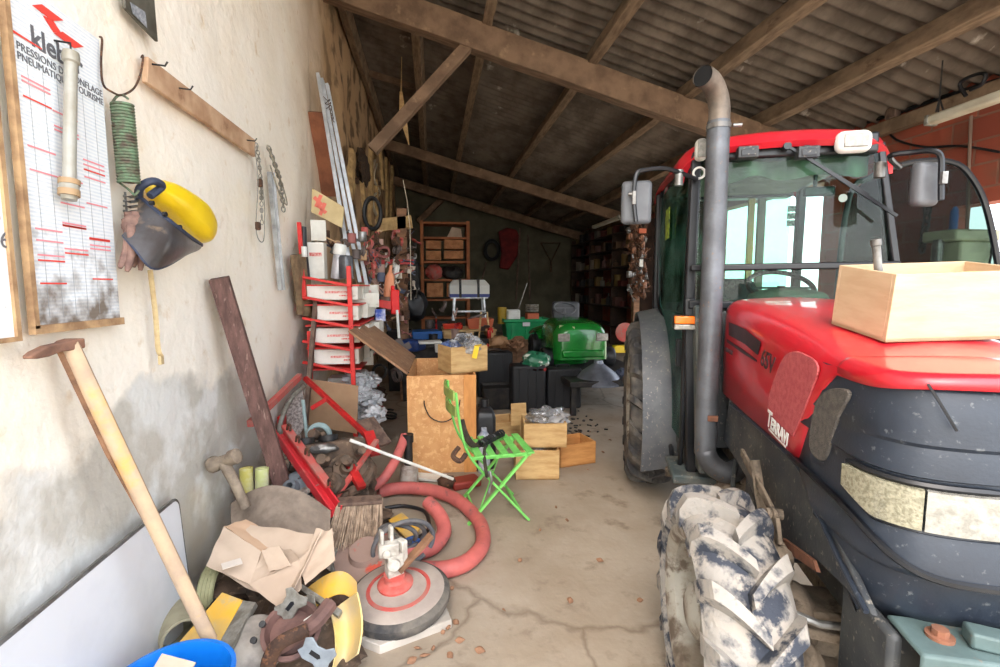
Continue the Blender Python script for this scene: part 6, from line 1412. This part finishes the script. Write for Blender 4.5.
# hydraulic pump standing upright
hb = G(409, 489); cy_ = thing('hand_pump', 'rusty steel pump cylinder standing upright among the red hoses', 'pump', hb)
b = MB(); b.lathe(hb, (.03, 0, 1), [(0, 0), (.075, 0), (.08, .02), (.07, .06), (.065, .17), (.05, .18), (.045, .19)], 18); b.build('pump_body', mat('greyed_iron', (178, 170, 160), (140, 124, 112), 12, .7, .2, .3), cy_)
b = MB(); b.cyl(hb + V(.0, 0, .18), hb + V(.0, 0, .38), .032); b.cyl(hb + V(0, 0, .36), hb + V(0, 0, .42), .04); b.build('pump_rod', M_DARK, cy_)
# floor polisher disc machine
M_DUSTG = mat('dusty_grey_cover', (176, 164, 154), (156, 144, 136), 5, .8, 0, .2)
pc = G(400, 604, .045); n_ = V(-.05, -.08, 1).normalized()
fp = thing('floor_polisher', 'round floor polisher with red hub and black rubber rim lying on a flat slab', 'polisher', pc)
b = MB(); b.lathe(pc, n_, [(.0, 0), (.19, 0), (.222, .01), (.232, .03), (.232, .055), (.218, .07), (.205, .075)], 48, cap=False); b.build('rubber_rim', M_TYRE, fp)
b = MB(); b.lathe(pc + n_ * .055, n_, [(.215, 0), (.214, .015), (.20, .024), (.12, .03), (.10, .034), (0.001, .034)], 48, cap=False); b.build('cover_disc', M_DUSTG, fp)
b = MB(); b.lathe(pc + n_ * .083, n_, [(.145, -.003), (.145, .003), (.128, .006), (.128, .0)], 40, cap=False); b.build('red_ring', M_REDPALE, fp)
hc = pc + n_ * .085 + V(-.015, .02, 0)
b = MB(); b.lathe(hc, n_, [(.0, 0), (.08, 0), (.082, .015), (.07, .025), (.05, .03), (.042, .05), (.05, .053), (.05, .066), (.0, .066)], 24, cap=False); b.build('red_hub', mat('salmon_red_paint', (200, 84, 76), (190, 124, 114), 8, .6), fp)
M_WHM = mat('whitish_cast_metal', (206, 202, 192), (160, 152, 142), 14, .7, 0, .4)
mc_ = hc + n_ * .062
b = MB(); b.box(mc_ + V(-.0, 0, .045), (.075, .06, .11), rz=.4); b.box(mc_ + V(-.025, .0, .12), (.09, .05, .06), rz=.2); b.box(mc_ + V(.035, .02, .10), (.03, .05, .10), rz=.7); b.box(mc_ + V(-.055, 0, .17), (.016, .04, .08), rz=.4); b.box(mc_ + V(-.015, .03, .18), (.016, .04, .07), rz=.4); b.cyl(mc_ + V(.0, -.045, .06), mc_ + V(.0, .045, .06), .03); b.cyl(mc_ + V(-.03, -.04, .11), mc_ + V(-.03, .0, .11), .02); b.build('motor_bracket', M_WHM, fp, bevel=.006)
b = MB(); b.bar(mc_ + V(.02, -.02, .02), mc_ + V(.17, .06, .14), .04, .02); b.build('handle_stub', M_WOOD, fp, bevel=.004)
b = MB(); s0 = G(352, 645, .0); sl = [G(345, 640), G(380, 655), G(452, 628), G(437, 592), G(400, 588), G(355, 600)]; b.prism(sl, (0, 0, .04)); tag(b.build('flat_slab', mat('pale_slab', (196, 188, 178), (176, 168, 158), 6, .9, 0, .3), bevel=.004), 'pale flat slab lying under the floor polisher', 'slab')
# second disc, brush, black cable loops behind
pc2 = G(368, 560, .10); b = MB(); b.lathe(pc2, V(-.1, -.35, 1), [(0, 0), (.16, 0), (.17, .02), (.16, .04), (.09, .05), (.08, .08), (0, .08)], 36, cap=False); d2_ = tag(b.build('grinding_disc', mat('pink_dusty_disc', (160, 134, 122), (200, 84, 66), 6, .75, 0, .2, lo=.56, hi=.6)), 'dusty pink-red disc tilted behind the floor polisher', 'disc')
b = MB(); b.tube([pc2 + V(.175 * math.cos(t), .165 * math.sin(t), .02 + .06 * math.sin(t)) for t in [2 * PI * i / 36 for i in range(36)]], .012, 8, closed=True); b.build('steel_hoop', M_GALV, d2_)
bb_ = G(352, 538, .12); br = thing('bristle_brush', 'stiff grey-brown bristle broom head lying at the lower end of the red channel', 'brush', bb_)
R = random.Random(8)
b = MB(); e0 = D(338, 503, 2.55); e1 = D(382, 500, 2.62)
for i in range(320):
    t = R.random(); t2 = R.random(); a = e0.lerp(e1, t) + V(0, (t2 - .5) * .08, 0); c = a + V((t - .5) * .06 + R.uniform(-.012, .012) - .03, -.07 + R.uniform(-.03, .02), -.20 + R.uniform(-.02, .02))
    b.tube([a, c], [.0035, .002], 4)
M_BRI = mat('straw_grey_bristle', (186, 162, 138), (140, 120, 102), 30, .95); b2 = b.build('bristles', M_BRI, br, sharp=80); b2['kind'] = 'stuff'
b = MB(); b.bar(e0 + V(0, .0, .005), e1 + V(0, 0, .005), .09, .02); b.build('brush_block', M_GREYWOOD, br, bevel=.006)
for k, (cx_, cy2, rr, nm) in enumerate(((404, 522, .15, 'grey cable loop standing on edge beside the polisher bracket, its outer turn'), (400, 520, .125, 'grey cable loop standing beside the polisher bracket, its middle turn'), (396, 522, .10, 'grey cable loop beside the polisher bracket, its innermost turn'))):
    c = G(cx_, cy2 + 22, .18); b = MB(); b.tube([c + V(rr * math.cos(t), .06 * math.cos(t + k) + .05 * k, rr * .8 * math.sin(t)) for t in [PI * 1.9 * i / 28 - .5 for i in range(29)]], .012, 8); tag(b.build('cable_loop', mat('grey_black_cable', (84, 86, 92), (116, 114, 112), 8, .6)), nm, 'cable')
hose([(385, 508, .02), (405, 506, .02), (425, 512, .02), (428, 530, .02), (412, 540, .02)], 'black rubber cable looped on the floor inside the red hose', .012, M_BLACKP, 'rubber_cable', 'cable')
slab([G(388, 520, .05), G(402, 512, .08), G(420, 528, .04), G(408, 540, .03)], .02, 'yellow_plate', M_YELLOW, 'yellow metal plate lying inside the loop of red hose', 'plate')
b = MB(); b.box(G(410, 545, .04), (.12, .10, .06), rz=.6); tag(b.build('blue_crumpled_rag', mat('blue_cloth2', (60, 100, 170), (40, 70, 130), 9, .8), bevel=.02), 'small blue rag on the floor inside the red hose loop', 'rag')
b = MB(); b.tube([D(350, 440, 2.85), D(402, 460, 3.0), D(453, 479, 3.2)], .010, 8); tag(b.build('white_rod', M_WHITEP), 'long thin white rod lying across the heap toward the chair', 'rod')
b = MB(); b.box(G(428, 477, .02), (.28, .12, .02), rz=-.3); tag(b.build('crumpled_paper', M_WHITEP, bevel=.004), 'white paper scrap on the floor before the chipboard chest', 'paper')
b = MB(); b.box(G(465, 482, .03), (.22, .14, .06), rz=.3); tag(b.build('red_case', mat('dull_red_case', (140, 50, 40)), bevel=.015), 'dull red case lying under the green chair', 'case')
b = MB(); b.blob(G(447, 482, .05), (.07, .06, .05), .2); tag(b.build('brown_ball', M_RUST), 'brown lump on the floor at the corner of the chest', 'lump')
# red steel U-beam leaning in the heap, red bars, rusty engine block
ja = D(279, 432, 2.95); jb = D(336, 512, 2.5)
rb = thing('red_steel_beam', 'long red steel channel with hooks sloping down through the heap', 'steel beam', (ja + jb) / 2)
d = (jb - ja); x, y, dd = frame_of(d)
b = MB(); sec = [(-1, -1), (1, -1), (1, 1), (.7, 1), (.7, -.6), (-.7, -.6), (-.7, 1), (-1, 1)]
b.loft([[p + x * (i * .034) + y * (j * .03) for i, j in sec] for p in (ja, jb)]); b.build('channel', mat('bright_red_gloss', (204, 44, 54), (184, 60, 62), 6, .45, c3=(196, 120, 110), sc3=10, lo3=.55, hi3=.72), rb, bevel=.003)
b = MB(); b.bar(ja + y * .04 + x * .03, ja.lerp(jb, .8) + y * .042 + x * .03, .045, .022); b.build('top_bar', M_REDPALE, rb, bevel=.004)
for t in (.08, .25, .42, .8):
    p = ja.lerp(jb, t) + y * .05 + x * .02; b = MB(); b.tube(catmull([p, p + y * .04, p + y * .05 + dd * .03, p + y * .02 + dd * .04], 4), .007, 6); b.build('hook', M_RUST, rb)
def rod(a, c, w_, h_, m, name, label, cat='bar', bevel=.002):
    b = MB(); b.bar(a, c, w_, h_); return tag(b.build(name, m, bevel=bevel), label, cat)
rod(D(305, 378, 3.5), D(372, 440, 3.2), .03, .03, M_RED, 'red_bar', 'thin red bar sloping across the fibreboard sheet')
rod(D(312, 408, 3.4), D(328, 398, 3.4), .045, .03, M_RED, 'red_bracket', 'short red bracket crossing the thin red bar', 'bracket')
rod(D(250, 424, 2.72), D(300, 376, 3.5), .035, .04, M_REDPALE, 'red_white_bar', 'red and grey flat bar rising to the wall behind the timber post')
rod(D(334, 500, 2.7), D(377, 440, 3.1), .03, .02, M_REDPALE, 'dusty_red_strut', 'dusty red strut standing steeply beside the engine block', 'strut')
rod(D(376, 455, 3.1), D(368, 432, 3.2), .07, .03, M_RED, 'red_clevis', 'small bright red fork piece by the dusty strut', 'fork')
rod(D(350, 466, 2.9), D(362, 488, 2.8), .05, .03, M_RED, 'red_lever', 'short red lever under the dusty strut', 'lever')
rod(D(364, 420, 3.4), D(382, 446, 3.3), .16, .03, M_GREYWOOD, 'dark_board', 'dark board scrap behind the dusty red strut', 'board')
b = MB(); b.tube([D(352, 454, 3.0) + V(.0, 0, 0), D(362, 446, 3.0), D(366, 456, 3.0), D(355, 462, 3.0)], .007, 6, closed=True); tag(b.build('iron_ring', M_RUST), 'small rusty iron link hung on the dusty strut', 'ring')
b = MB(); b.tube([D(336, 494, 2.7), D(349, 490, 2.7), D(350, 502, 2.65), D(338, 505, 2.65)], .007, 6, closed=True); tag(b.build('iron_link', M_RUST), 'rusty iron link at the lower end of the red channel', 'ring')
# engine block: several castings
M_ENG = mat('oily_dusty_casting', (108, 88, 72), (70, 60, 52), 10, .85, .1, .5, 50, c3=(140, 118, 98), sc3=24, lo3=.58, hi3=.68)
ec = D(325, 452, 3.0)
en = thing('engine_block', 'oily brown engine casting with round bores lying in the heap', 'engine block', V(ec.x, ec.y, .1))
b = MB(); M_ = Matrix.Rotation(.35, 3, 'Z') @ Matrix.Rotation(-.25, 3, 'X'); b.box(ec + V(.02, .05, -.05), (.40, .30, .20), M=M_); b.box(ec + V(.06, -.08, -.14), (.40, .2, .16), M=M_); b.build('casting', M_ENG, en, bevel=.02)
for k in range(2):
    b = MB(); p = ec + M_ @ V(-.11 + .14 * k, .03, .09); nn = M_ @ V(0, 0, 1); b.lathe(p - nn * .02, nn, [(.06, 0), (.06, .03), (.048, .03), (.048, -.03), (0, -.03)], 18, cap=False); b.build('bore', M_DARK, en)
b = MB(); p = ec + M_ @ V(-.02, -.13, .03); b.blob(p, (.08, .03, .03), .3, 5, 1); b.build('foil_patch', M_STEEL, en)
for k, (dx_, dy_, rr_) in enumerate(((-.16, -.10, .035), (.16, -.12, .03), (.20, .05, .03), (.05, -.2, .03), (.22, -.14, .025), (-.05, .16, .03))):
    b = MB(); p = ec + V(dx_, dy_, -.05 + .02 * k); b.cyl(p, p + V(R.uniform(-.05, .05), -.09, .05), rr_); b.cyl(p + V(.01, -.05, .03), p + V(.03, -.10, .05), rr_ * .5); b.build('spigot', M_ENG, en, bevel=.004)
b = MB()
b.tube(catmull([ec + V(.2, .1, -.05), ec + V(.28, -.05, -.1), ec + V(.24, -.2, -.15), ec + V(.1, -.25, -.2)], 5), .03, 8); b.build('oil_pipe', M_ENG, en)
# brake drums and gearwheels beneath it
for i, (px, py, dep, rr, nm) in enumerate(((345, 470, 2.9, .10, 'oily gear housing in front of the engine casting'), (300, 462, 3.0, .09, 'rusty gear wheel behind the red channel'), (330, 484, 2.75, .07, 'small rusty hub between red channel and dusty strut'), (295, 490, 2.7, .11, 'grey-blue iron casting under the red channel'), (362, 470, 3.0, .08, 'oily round flange beside the dusty strut'))):
    b = MB(); p = D(px, py, dep); ax_ = V(R.uniform(-.5, .5), -.7, .6).normalized(); b.lathe(p, ax_, [(.0, -.05), (rr, -.05), (rr, 0), (rr * .8, .01), (rr * .75, .03), (rr * .4, .03), (rr * .35, .07), (rr * .2, .07), (rr * .2, .02), (0, .02)], 20, cap=False)
    for k in range(5):
        a = 2 * PI * k / 5; x, y, d_ = frame_of(ax_); q = p + x * rr * .6 * math.cos(a) + y * rr * .6 * math.sin(a); b.cyl(q + d_ * .02, q + d_ * .045, .01, n=6)
    tag(b.build('gear_housing', M_ENG if i != 3 else mat('blue_grey_cast', (110, 116, 122), (84, 88, 94), 9, .7, .2, .2)), nm, 'machine part')
b = MB(); c = D(318, 436, 3.2)
for k in range(3): b.tube([c + V(.07 * math.cos(t), .02 * k, .07 * math.sin(t)) for t in [2 * PI * i / 20 for i in range(20)]], .012, 6, closed=True)
b.tube(catmull([c + V(-.07, 0, 0), D(305, 420, 3.3), D(303, 400, 3.3)], 5), .012, 6); tag(b.build('blue_grey_tube_coil', mat('blue_grey_tube', (150, 172, 172), (120, 140, 140), 9)), 'coil of blue-grey tubing on top of the engine casting', 'tubing')
b = MB(); b.tube(catmull([D(305, 385, 3.4), D(290, 400, 3.4), D(280, 425, 3.3), D(282, 440, 3.2)], 5), .016, 8); tag(b.build('grey_pipe', M_GALV), 'bent grey pipe rising beside the wall behind the red channel', 'pipe')
b = MB(); P = [D(284, 405, 3.5), D(302, 385, 3.55), D(306, 425, 3.5), D(292, 445, 3.4)]; b.prism(P, (0, .03, 0)); tag(b.build('wire_mesh_sheet', mat('grey_mesh', (170, 160, 154), (110, 100, 96), 60, .8)), 'leaning greyish wire mesh panel beside the fibreboard sheet', 'mesh')
b = MB(); b.bar(D(304, 440, 3.55), D(316, 300, 3.95), .03, .05); tag(b.build('dark_stake', M_GREYWOOD), 'dark thin stake standing between wall and red rack', 'stake')
b = MB(); b.box(D(282, 422, 3.4), (.03, .1, .1)); tag(b.build('red_end_plate', M_RED), 'small red plate behind the timber post', 'plate')
for k, (px, py, lb) in enumerate(((310, 505, 'grey flat iron strip under the end of the red channel'), (300, 497, 'second grey iron strip lying beside the brush'))):
    rod(D(px - 22, py + 8, 2.5), D(px + 20, py - 14, 2.7), .05, .02, M_GALV, 'iron_strip', lb, 'strip')
# spot-lamp like coupling, yellow rolls
b = MB(); c = D(223, 461, 2.35); d = V(.9, -.2, .35).normalized(); b.lathe(c - d * .07, d, [(.03, 0), (.036, .0), (.04, .01), (.04, .03), (.028, .05), (.028, .10), (.038, .115), (.038, .15), (.03, .155)], 16); b.tube([c, D(236, 485, 2.35), D(246, 508, 2.35)], [.028, .024, .024], 12)
tag(b.build('pipe_tee', mat('dusty_pipe_iron', (162, 146, 126), (120, 106, 92), 12, .8, .1, .3)), 'dusty iron tee joint on a pipe leaning against the wall', 'pipe fitting')
for k, (px, col_, lb) in enumerate(((248, (196, 186, 96), 'yellowish tubular roll standing beside the iron tee'), (262, (190, 196, 130), 'paler green-yellow tubular roll next to the timber post'))):
    b = MB(); p = D(px, 505, 2.6); q = D(px - 2 + k * 2, 468, 2.6); b.cyl(p, q, .034); b.cyl(q, q + (q - p) * .02, .02); tag(b.build('yellow_roll', mat('roll_%d' % k, col_, (210, 206, 180), 8, .7)), lb, 'roll')
# grey cloth, cardboard
cc = D(285, 520, 2.25)
def cloth(u, v):
    x0 = 232 + 98 * u; yt = 512 - 26 * math.sin(PI * (u * .9 + .1)) + 60 * v; p = D(x0, yt, 2.45 - .22 * v + .03 * noise.noise(V(u * 4, v * 3, 0))); return p
b = MB(); b.sheet(cloth, 22, 12, .01); tag(b.build('grey_mat', mat('taupe_sacking', (140, 126, 112), (124, 110, 98), 18, .95, 0, .3), sharp=60), 'taupe coloured mat slumped over the heap behind the open cardboard', 'mat')
cb_ = thing('flattened_carton', 'large torn flattened brown cardboard box lying open on the heap', 'cardboard', V(D(270, 570, 2.0).x, D(270, 570, 2.0).y, .3))
def quadp(P, fr=0, nm='carton_panel', m=M_CARD, amp=.008):
    b = MB(); b.sheet(lambda u, v: (P[0].lerp(P[1], u)).lerp(P[3].lerp(P[2], u), v) + V(0, 0, amp * noise.noise(V(u * 3 + fr, v * 3, fr))), 10, 10, .004); b.build(nm, m, cb_, sharp=50)
c1 = D(224, 527, 2.12); c2 = D(282, 540, 2.14); c3 = D(250, 585, 1.92); c4 = D(206, 566, 1.95); c5 = D(302, 588, 1.9); c6 = D(280, 610, 1.84); c7 = D(316, 552, 1.98); c8 = D(300, 530, 2.1); c9 = D(246, 520, 2.18)
quadp([c1, D(262, 552, 2.02), c3, c4], 1); quadp([c1, c9, c2, D(262, 552, 2.02)], 2, m=mat('shaded_card_side', (196, 164, 136), (184, 152, 124), 3, .85)); quadp([D(262, 552, 2.02), c2, D(300, 560, 1.95), c3], 3); quadp([c3, D(300, 560, 1.95), c5, c6], 4)
quadp([D(262, 550, 1.99), D(280, 546, 1.97), D(292, 566, 1.92), D(270, 572, 1.93)], 5)
quadp([c6, D(290, 596, 1.84), D(322, 530, 2.0), D(312, 545, 2.0)], 6)
quadp([D(298, 560, 1.95), D(305, 585, 1.88), D(335, 560, 1.92), D(332, 528, 2.02)], 7); quadp([D(316, 528, 2.06), D(300, 575, 1.93), D(310, 580, 1.9), D(334, 532, 2.02)], 8, m=MC['brown_cardboard'])
quadp([D(208, 566, 1.97), D(236, 524, 2.17), D(326, 536, 2.08), D(284, 606, 1.90)], 9, amp=.02)
b = MB(); b.box(D(232, 566, 1.93) + V(0, 0, .01), (.07, .05, .002), rz=.5); b.build('pale_patch', mat('pale_label', (226, 216, 204)), cb_)
# yellow formwork pieces
def plank(a, c, w_, h_, m, name, label, cat, up=None, bevel=.004): b = MB(); b.bar(a, c, w_, h_, up); return tag(b.build(name, m, bevel=bevel), label, cat)
yp = thing('yellow_channel', 'yellow painted metal channel with a grey flange under the cardboard', 'channel', D(215, 620, 1.8))
b = MB(); P = [D(172, 650, 1.72), D(222, 592, 1.90), D(243, 600, 1.88), D(212, 655, 1.68)]; b.prism(P, V(0, .02, -.03)); b.build('yellow_face', M_YELLOW, yp, bevel=.003)
b = MB(); P = [D(212, 655, 1.68), D(243, 600, 1.88), D(256, 602, 1.86), D(226, 655, 1.66)]; b.prism(P, V(0, .02, -.03)); b.build('grey_flange', M_GALV, yp, bevel=.003)
yc = thing('yellow_guard', 'curved yellow and whitish sheet metal guard by the floor polisher', 'guard', D(340, 620, 1.9))
b = MB(); b.sheet(lambda u, v: D(306 + 50 * u + 4 * math.sin(PI * u), 590 - 22 * math.sin(PI * u * .8) + 26 * v * (1 - .2 * u) + 6 * u, 2.0 - .07 * v + .03 * u), 14, 6, .006); b.build('top_sheet', M_YELLOW, yc, sharp=60)
b = MB(); P = [D(298, 588, 1.94), D(302, 584, 1.95), D(342, 610, 1.9), D(338, 616, 1.88)]; b.prism(P, V(0, .01, -.02)); b.build('grey_lip', M_GALV, yc)
M_YW = mat('limewashed_yellow', (206, 186, 146), (224, 196, 120), 5, .7, 0, .1)
b = MB(); b.sheet(lambda u, v: D(330 + 28 * u + 5 * math.sin(v * 3), 612 - 20 * u + 62 * v, 1.9 - .12 * v + .06 * math.sin(PI * u)), 10, 12, .006); b.build('side_sheet', M_YW, yc, sharp=60)
# grey perforated plates, rusty bowl, flanges
b = MB(); c = D(254, 645, 1.77); b.lathe(c, V(.2, -.6, .8), [(.0, .03), (.07, .028), (.10, .01), (.11, -.03), (.11, -.05), (.0, -.04)], 24, cap=False); sp_ = tag(b.build('cast_cover', mat('pale_cast_cover', (168, 160, 150), (116, 110, 104), 6, .6, .2, .2)), 'pale round cast cover with dark holes beneath the cardboard', 'machine cover')
for px, py in ((262, 624), (253, 640)): b = MB(); p = D(px, py, 1.715); b.cyl(p, p + V(0, .01, -.01), .011); b.build('hole', M_BLACKP, sp_)
def flange(px, py, dep, rot, label, m=M_GALV):
    b = MB(); c = D(px, py, dep); ca, sa = math.cos(rot), math.sin(rot); ex_ = RGT * ca + UPV * sa; ey_ = UPV * ca - RGT * sa
    ol = [(-.06, -.02), (-.05, .0), (-.06, .03), (-.04, .045), (-.01, .03), (.02, .035), (.04, .055), (.06, .04), (.055, .0), (.065, -.03), (.04, -.045), (.01, -.03), (-.03, -.035)]
    b.prism([c + ex_ * x + ey_ * y for x, y in ol], FWD * .008 + V(0, 0, -.004)); o = tag(b.build('slotted_plate', m, bevel=.002), label, 'plate')
    b = MB(); ol2 = [(-.02, -.008), (.015, -.008), (.022, 0), (.015, .008), (-.02, .008)]; b.prism([c + ex_ * x + ey_ * y - FWD * .001 for x, y in ol2], FWD * .003); b.build('slot', M_BLACKP, o); return o
flange(290, 606, 1.80, .9, 'small grey slotted plate just below the cardboard tip')
flange(315, 655, 1.62, -.6, 'blue-grey slotted plate at the bottom beside the yellow guard', mat('blue_grey_steel', (160, 170, 178), (130, 138, 146), 9, .5, .4))
flange(302, 610, 1.86, .3, 'second grey slotted plate half hidden behind the first')
b = MB(); c = D(292, 632, 1.78); b.lathe(c, V(.1, -.5, .8), [(.10, .0), (.105, .025), (.09, .03), (.075, .0), (.03, .02), (.0, .02)], 24, cap=False); b.tube(catmull([c + V(-.05, -.06, -.02), c + V(.02, -.06, .02), c + V(.09, -.03, .05), c + V(.13, .04, .07)], 5), .03, 8); tag(b.build('rusty_pan', mat('purple_brown_rust', (128, 96, 88), (94, 72, 68), 8, .85, .1, .3)), 'purplish rusty iron pan at the front of the heap', 'pan')
b = MB(); c = D(283, 655, 1.66); b.tube(catmull([c + V(-.06, 0, -.08), c + V(-.04, 0, .0), c + V(.0, 0, .05), c + V(.08, .02, .07)], 6), .026, 10, flat=.6); tag(b.build('curved_iron', M_RUST), 'curved rusty iron arm below the rusty pan', 'iron')
b = MB(); b.tube([D(297, 626, 1.8), D(331, 604, 1.84)], .006, 6); tag(b.build('white_cable_end', M_WHITEP), 'thin white rod end poking out of the rusty pan', 'rod')
b = MB(); c = D(205, 590, 2.05)
for k in range(4): b.tube([c + V(.02 + .014 * k, .10 * math.cos(t), .10 * math.sin(t)) for t in [2 * PI * i / 26 for i in range(26)]], .012, 7, closed=True)
tag(b.build('olive_hose_coil', mat('olive_hose', (150, 148, 110), (126, 124, 92), 9, .7)), 'coil of olive hose standing behind the mattock handle', 'hose')
b = MB(); c = D(181, 630, 1.86); ax_ = V(.5, -.8, .1).normalized(); b.lathe(c, ax_, [(.075, -.15), (.075, .08), (.065, .08), (.065, -.12), (0, -.12)], 24, cap=False); tag(b.build('grey_pipe_length', mat('dusty_olive_pipe', (166, 160, 134), (140, 134, 112), 7, .7)), 'short wide grey-green pipe length lying beside the white panel', 'pipe')
b = MB(); b.tube(catmull([D(196, 598, 2.0), D(210, 605, 1.98), D(228, 604, 1.95)], 5), .028, 8); tag(b.build('black_rubber_tube', M_BLACKP), 'black rubber tube under the olive hose coil', 'tube')
# the dark base of the heap
def lump(px, py, dep, rad, seed, lb, m, fr=2.5, amp=.5):
    p = D(px, py, dep); b = MB(); b.blob(p, rad, amp, fr, seed, 4); tag(b.build('scrap_heap', m, sharp=18), lb, 'scrap')
lump(262, 575, 2.3, (.22, .26, .18), 1, 'dark tangled scrap filling the foot of the heap beneath the mat', M_ENG)
lump(300, 640, 2.0, (.30, .25, .15), 4, 'brown scrap and dirt under the rusty pan', M_ENG)
lump(330, 490, 3.15, (.27, .26, .20), 6, 'oily scrap underneath the engine casting', M_ENG)
lump(350, 520, 3.0, (.22, .2, .08), 8, 'rusty scrap behind the brush and dusty disc', M_ENG)
# blue bucket with cardboard in it
kc = D(184, 690, 1.58); kc = V(-.79, 1.44, 0)
bk = thing('blue_bucket', 'bright blue plastic bucket cut by the bottom of the view', 'bucket', kc)
b = MB(); b.lathe(kc, (0, 0, 1), [(0.0, 0), (.13, 0), (.165, .30), (.175, .31), (.178, .335), (.165, .335), (.155, .305), (.125, .02), (0, .02)], 36, cap=False); b.build('bucket_body', mat('bright_blue_plastic', (16, 118, 214), (12, 100, 196), 4, .3), bk)
b = MB(); b.box(kc + V(-.01, -.02, .33), (.11, .006, .16), M=Matrix.Rotation(-.9, 3, 'X') @ Matrix.Rotation(.3, 3, 'Y')); tag(b.build('card_scrap', M_CARD), 'scrap of pale cardboard sticking out of the blue bucket', 'cardboard')
# dry leaves and crumbs on the floor
M_LEAF = mat('dry_leaf_brown', (152, 114, 88), (124, 90, 68), 20, .9)
R = random.Random(3)
spots = [(448, 627), (456, 622), (443, 632), (425, 655), (433, 648), (418, 648), (440, 600), (452, 588), (412, 660), (460, 640), (556, 507), (567, 520), (540, 530), (588, 470), (603, 452), (570, 600), (600, 560), (480, 650), (504, 610), (590, 432), (610, 440), (520, 560), (640, 600), (450, 655)]
for i, (px, py) in enumerate(spots):
    p = G(px, py, .012); b = MB(); a0 = R.uniform(0, 6); s_ = R.uniform(.012, .026)
    b.sheet(lambda u, v: p + V(math.cos(a0) * (u - .5) * 2 * s_ - math.sin(a0) * (v - .5) * s_ * math.sin(PI * u) * 1.3, math.sin(a0) * (u - .5) * 2 * s_ + math.cos(a0) * (v - .5) * s_ * math.sin(PI * u) * 1.3, .010 * math.sin(PI * v + u) * math.sin(PI * u)), 6, 4, .0008)
    tag(b.build('dry_leaf', M_LEAF), 'small dry brown leaf lying on the bare concrete floor', 'leaf', 'dry leaves on the concrete floor')
b = MB()
for k in range(40):
    q = G(R.gauss(575, 15), R.gauss(425, 7), .008); b.box(q, (R.uniform(.01, .05), R.uniform(.01, .03), .01), rz=R.random() * 3)
o = b.build('floor_dirt', M_DARK); o['kind'] = 'stuff'; o['label'] = 'patch of dark dirt and crumbs on the floor beyond the pine crates'; o['category'] = 'dirt'
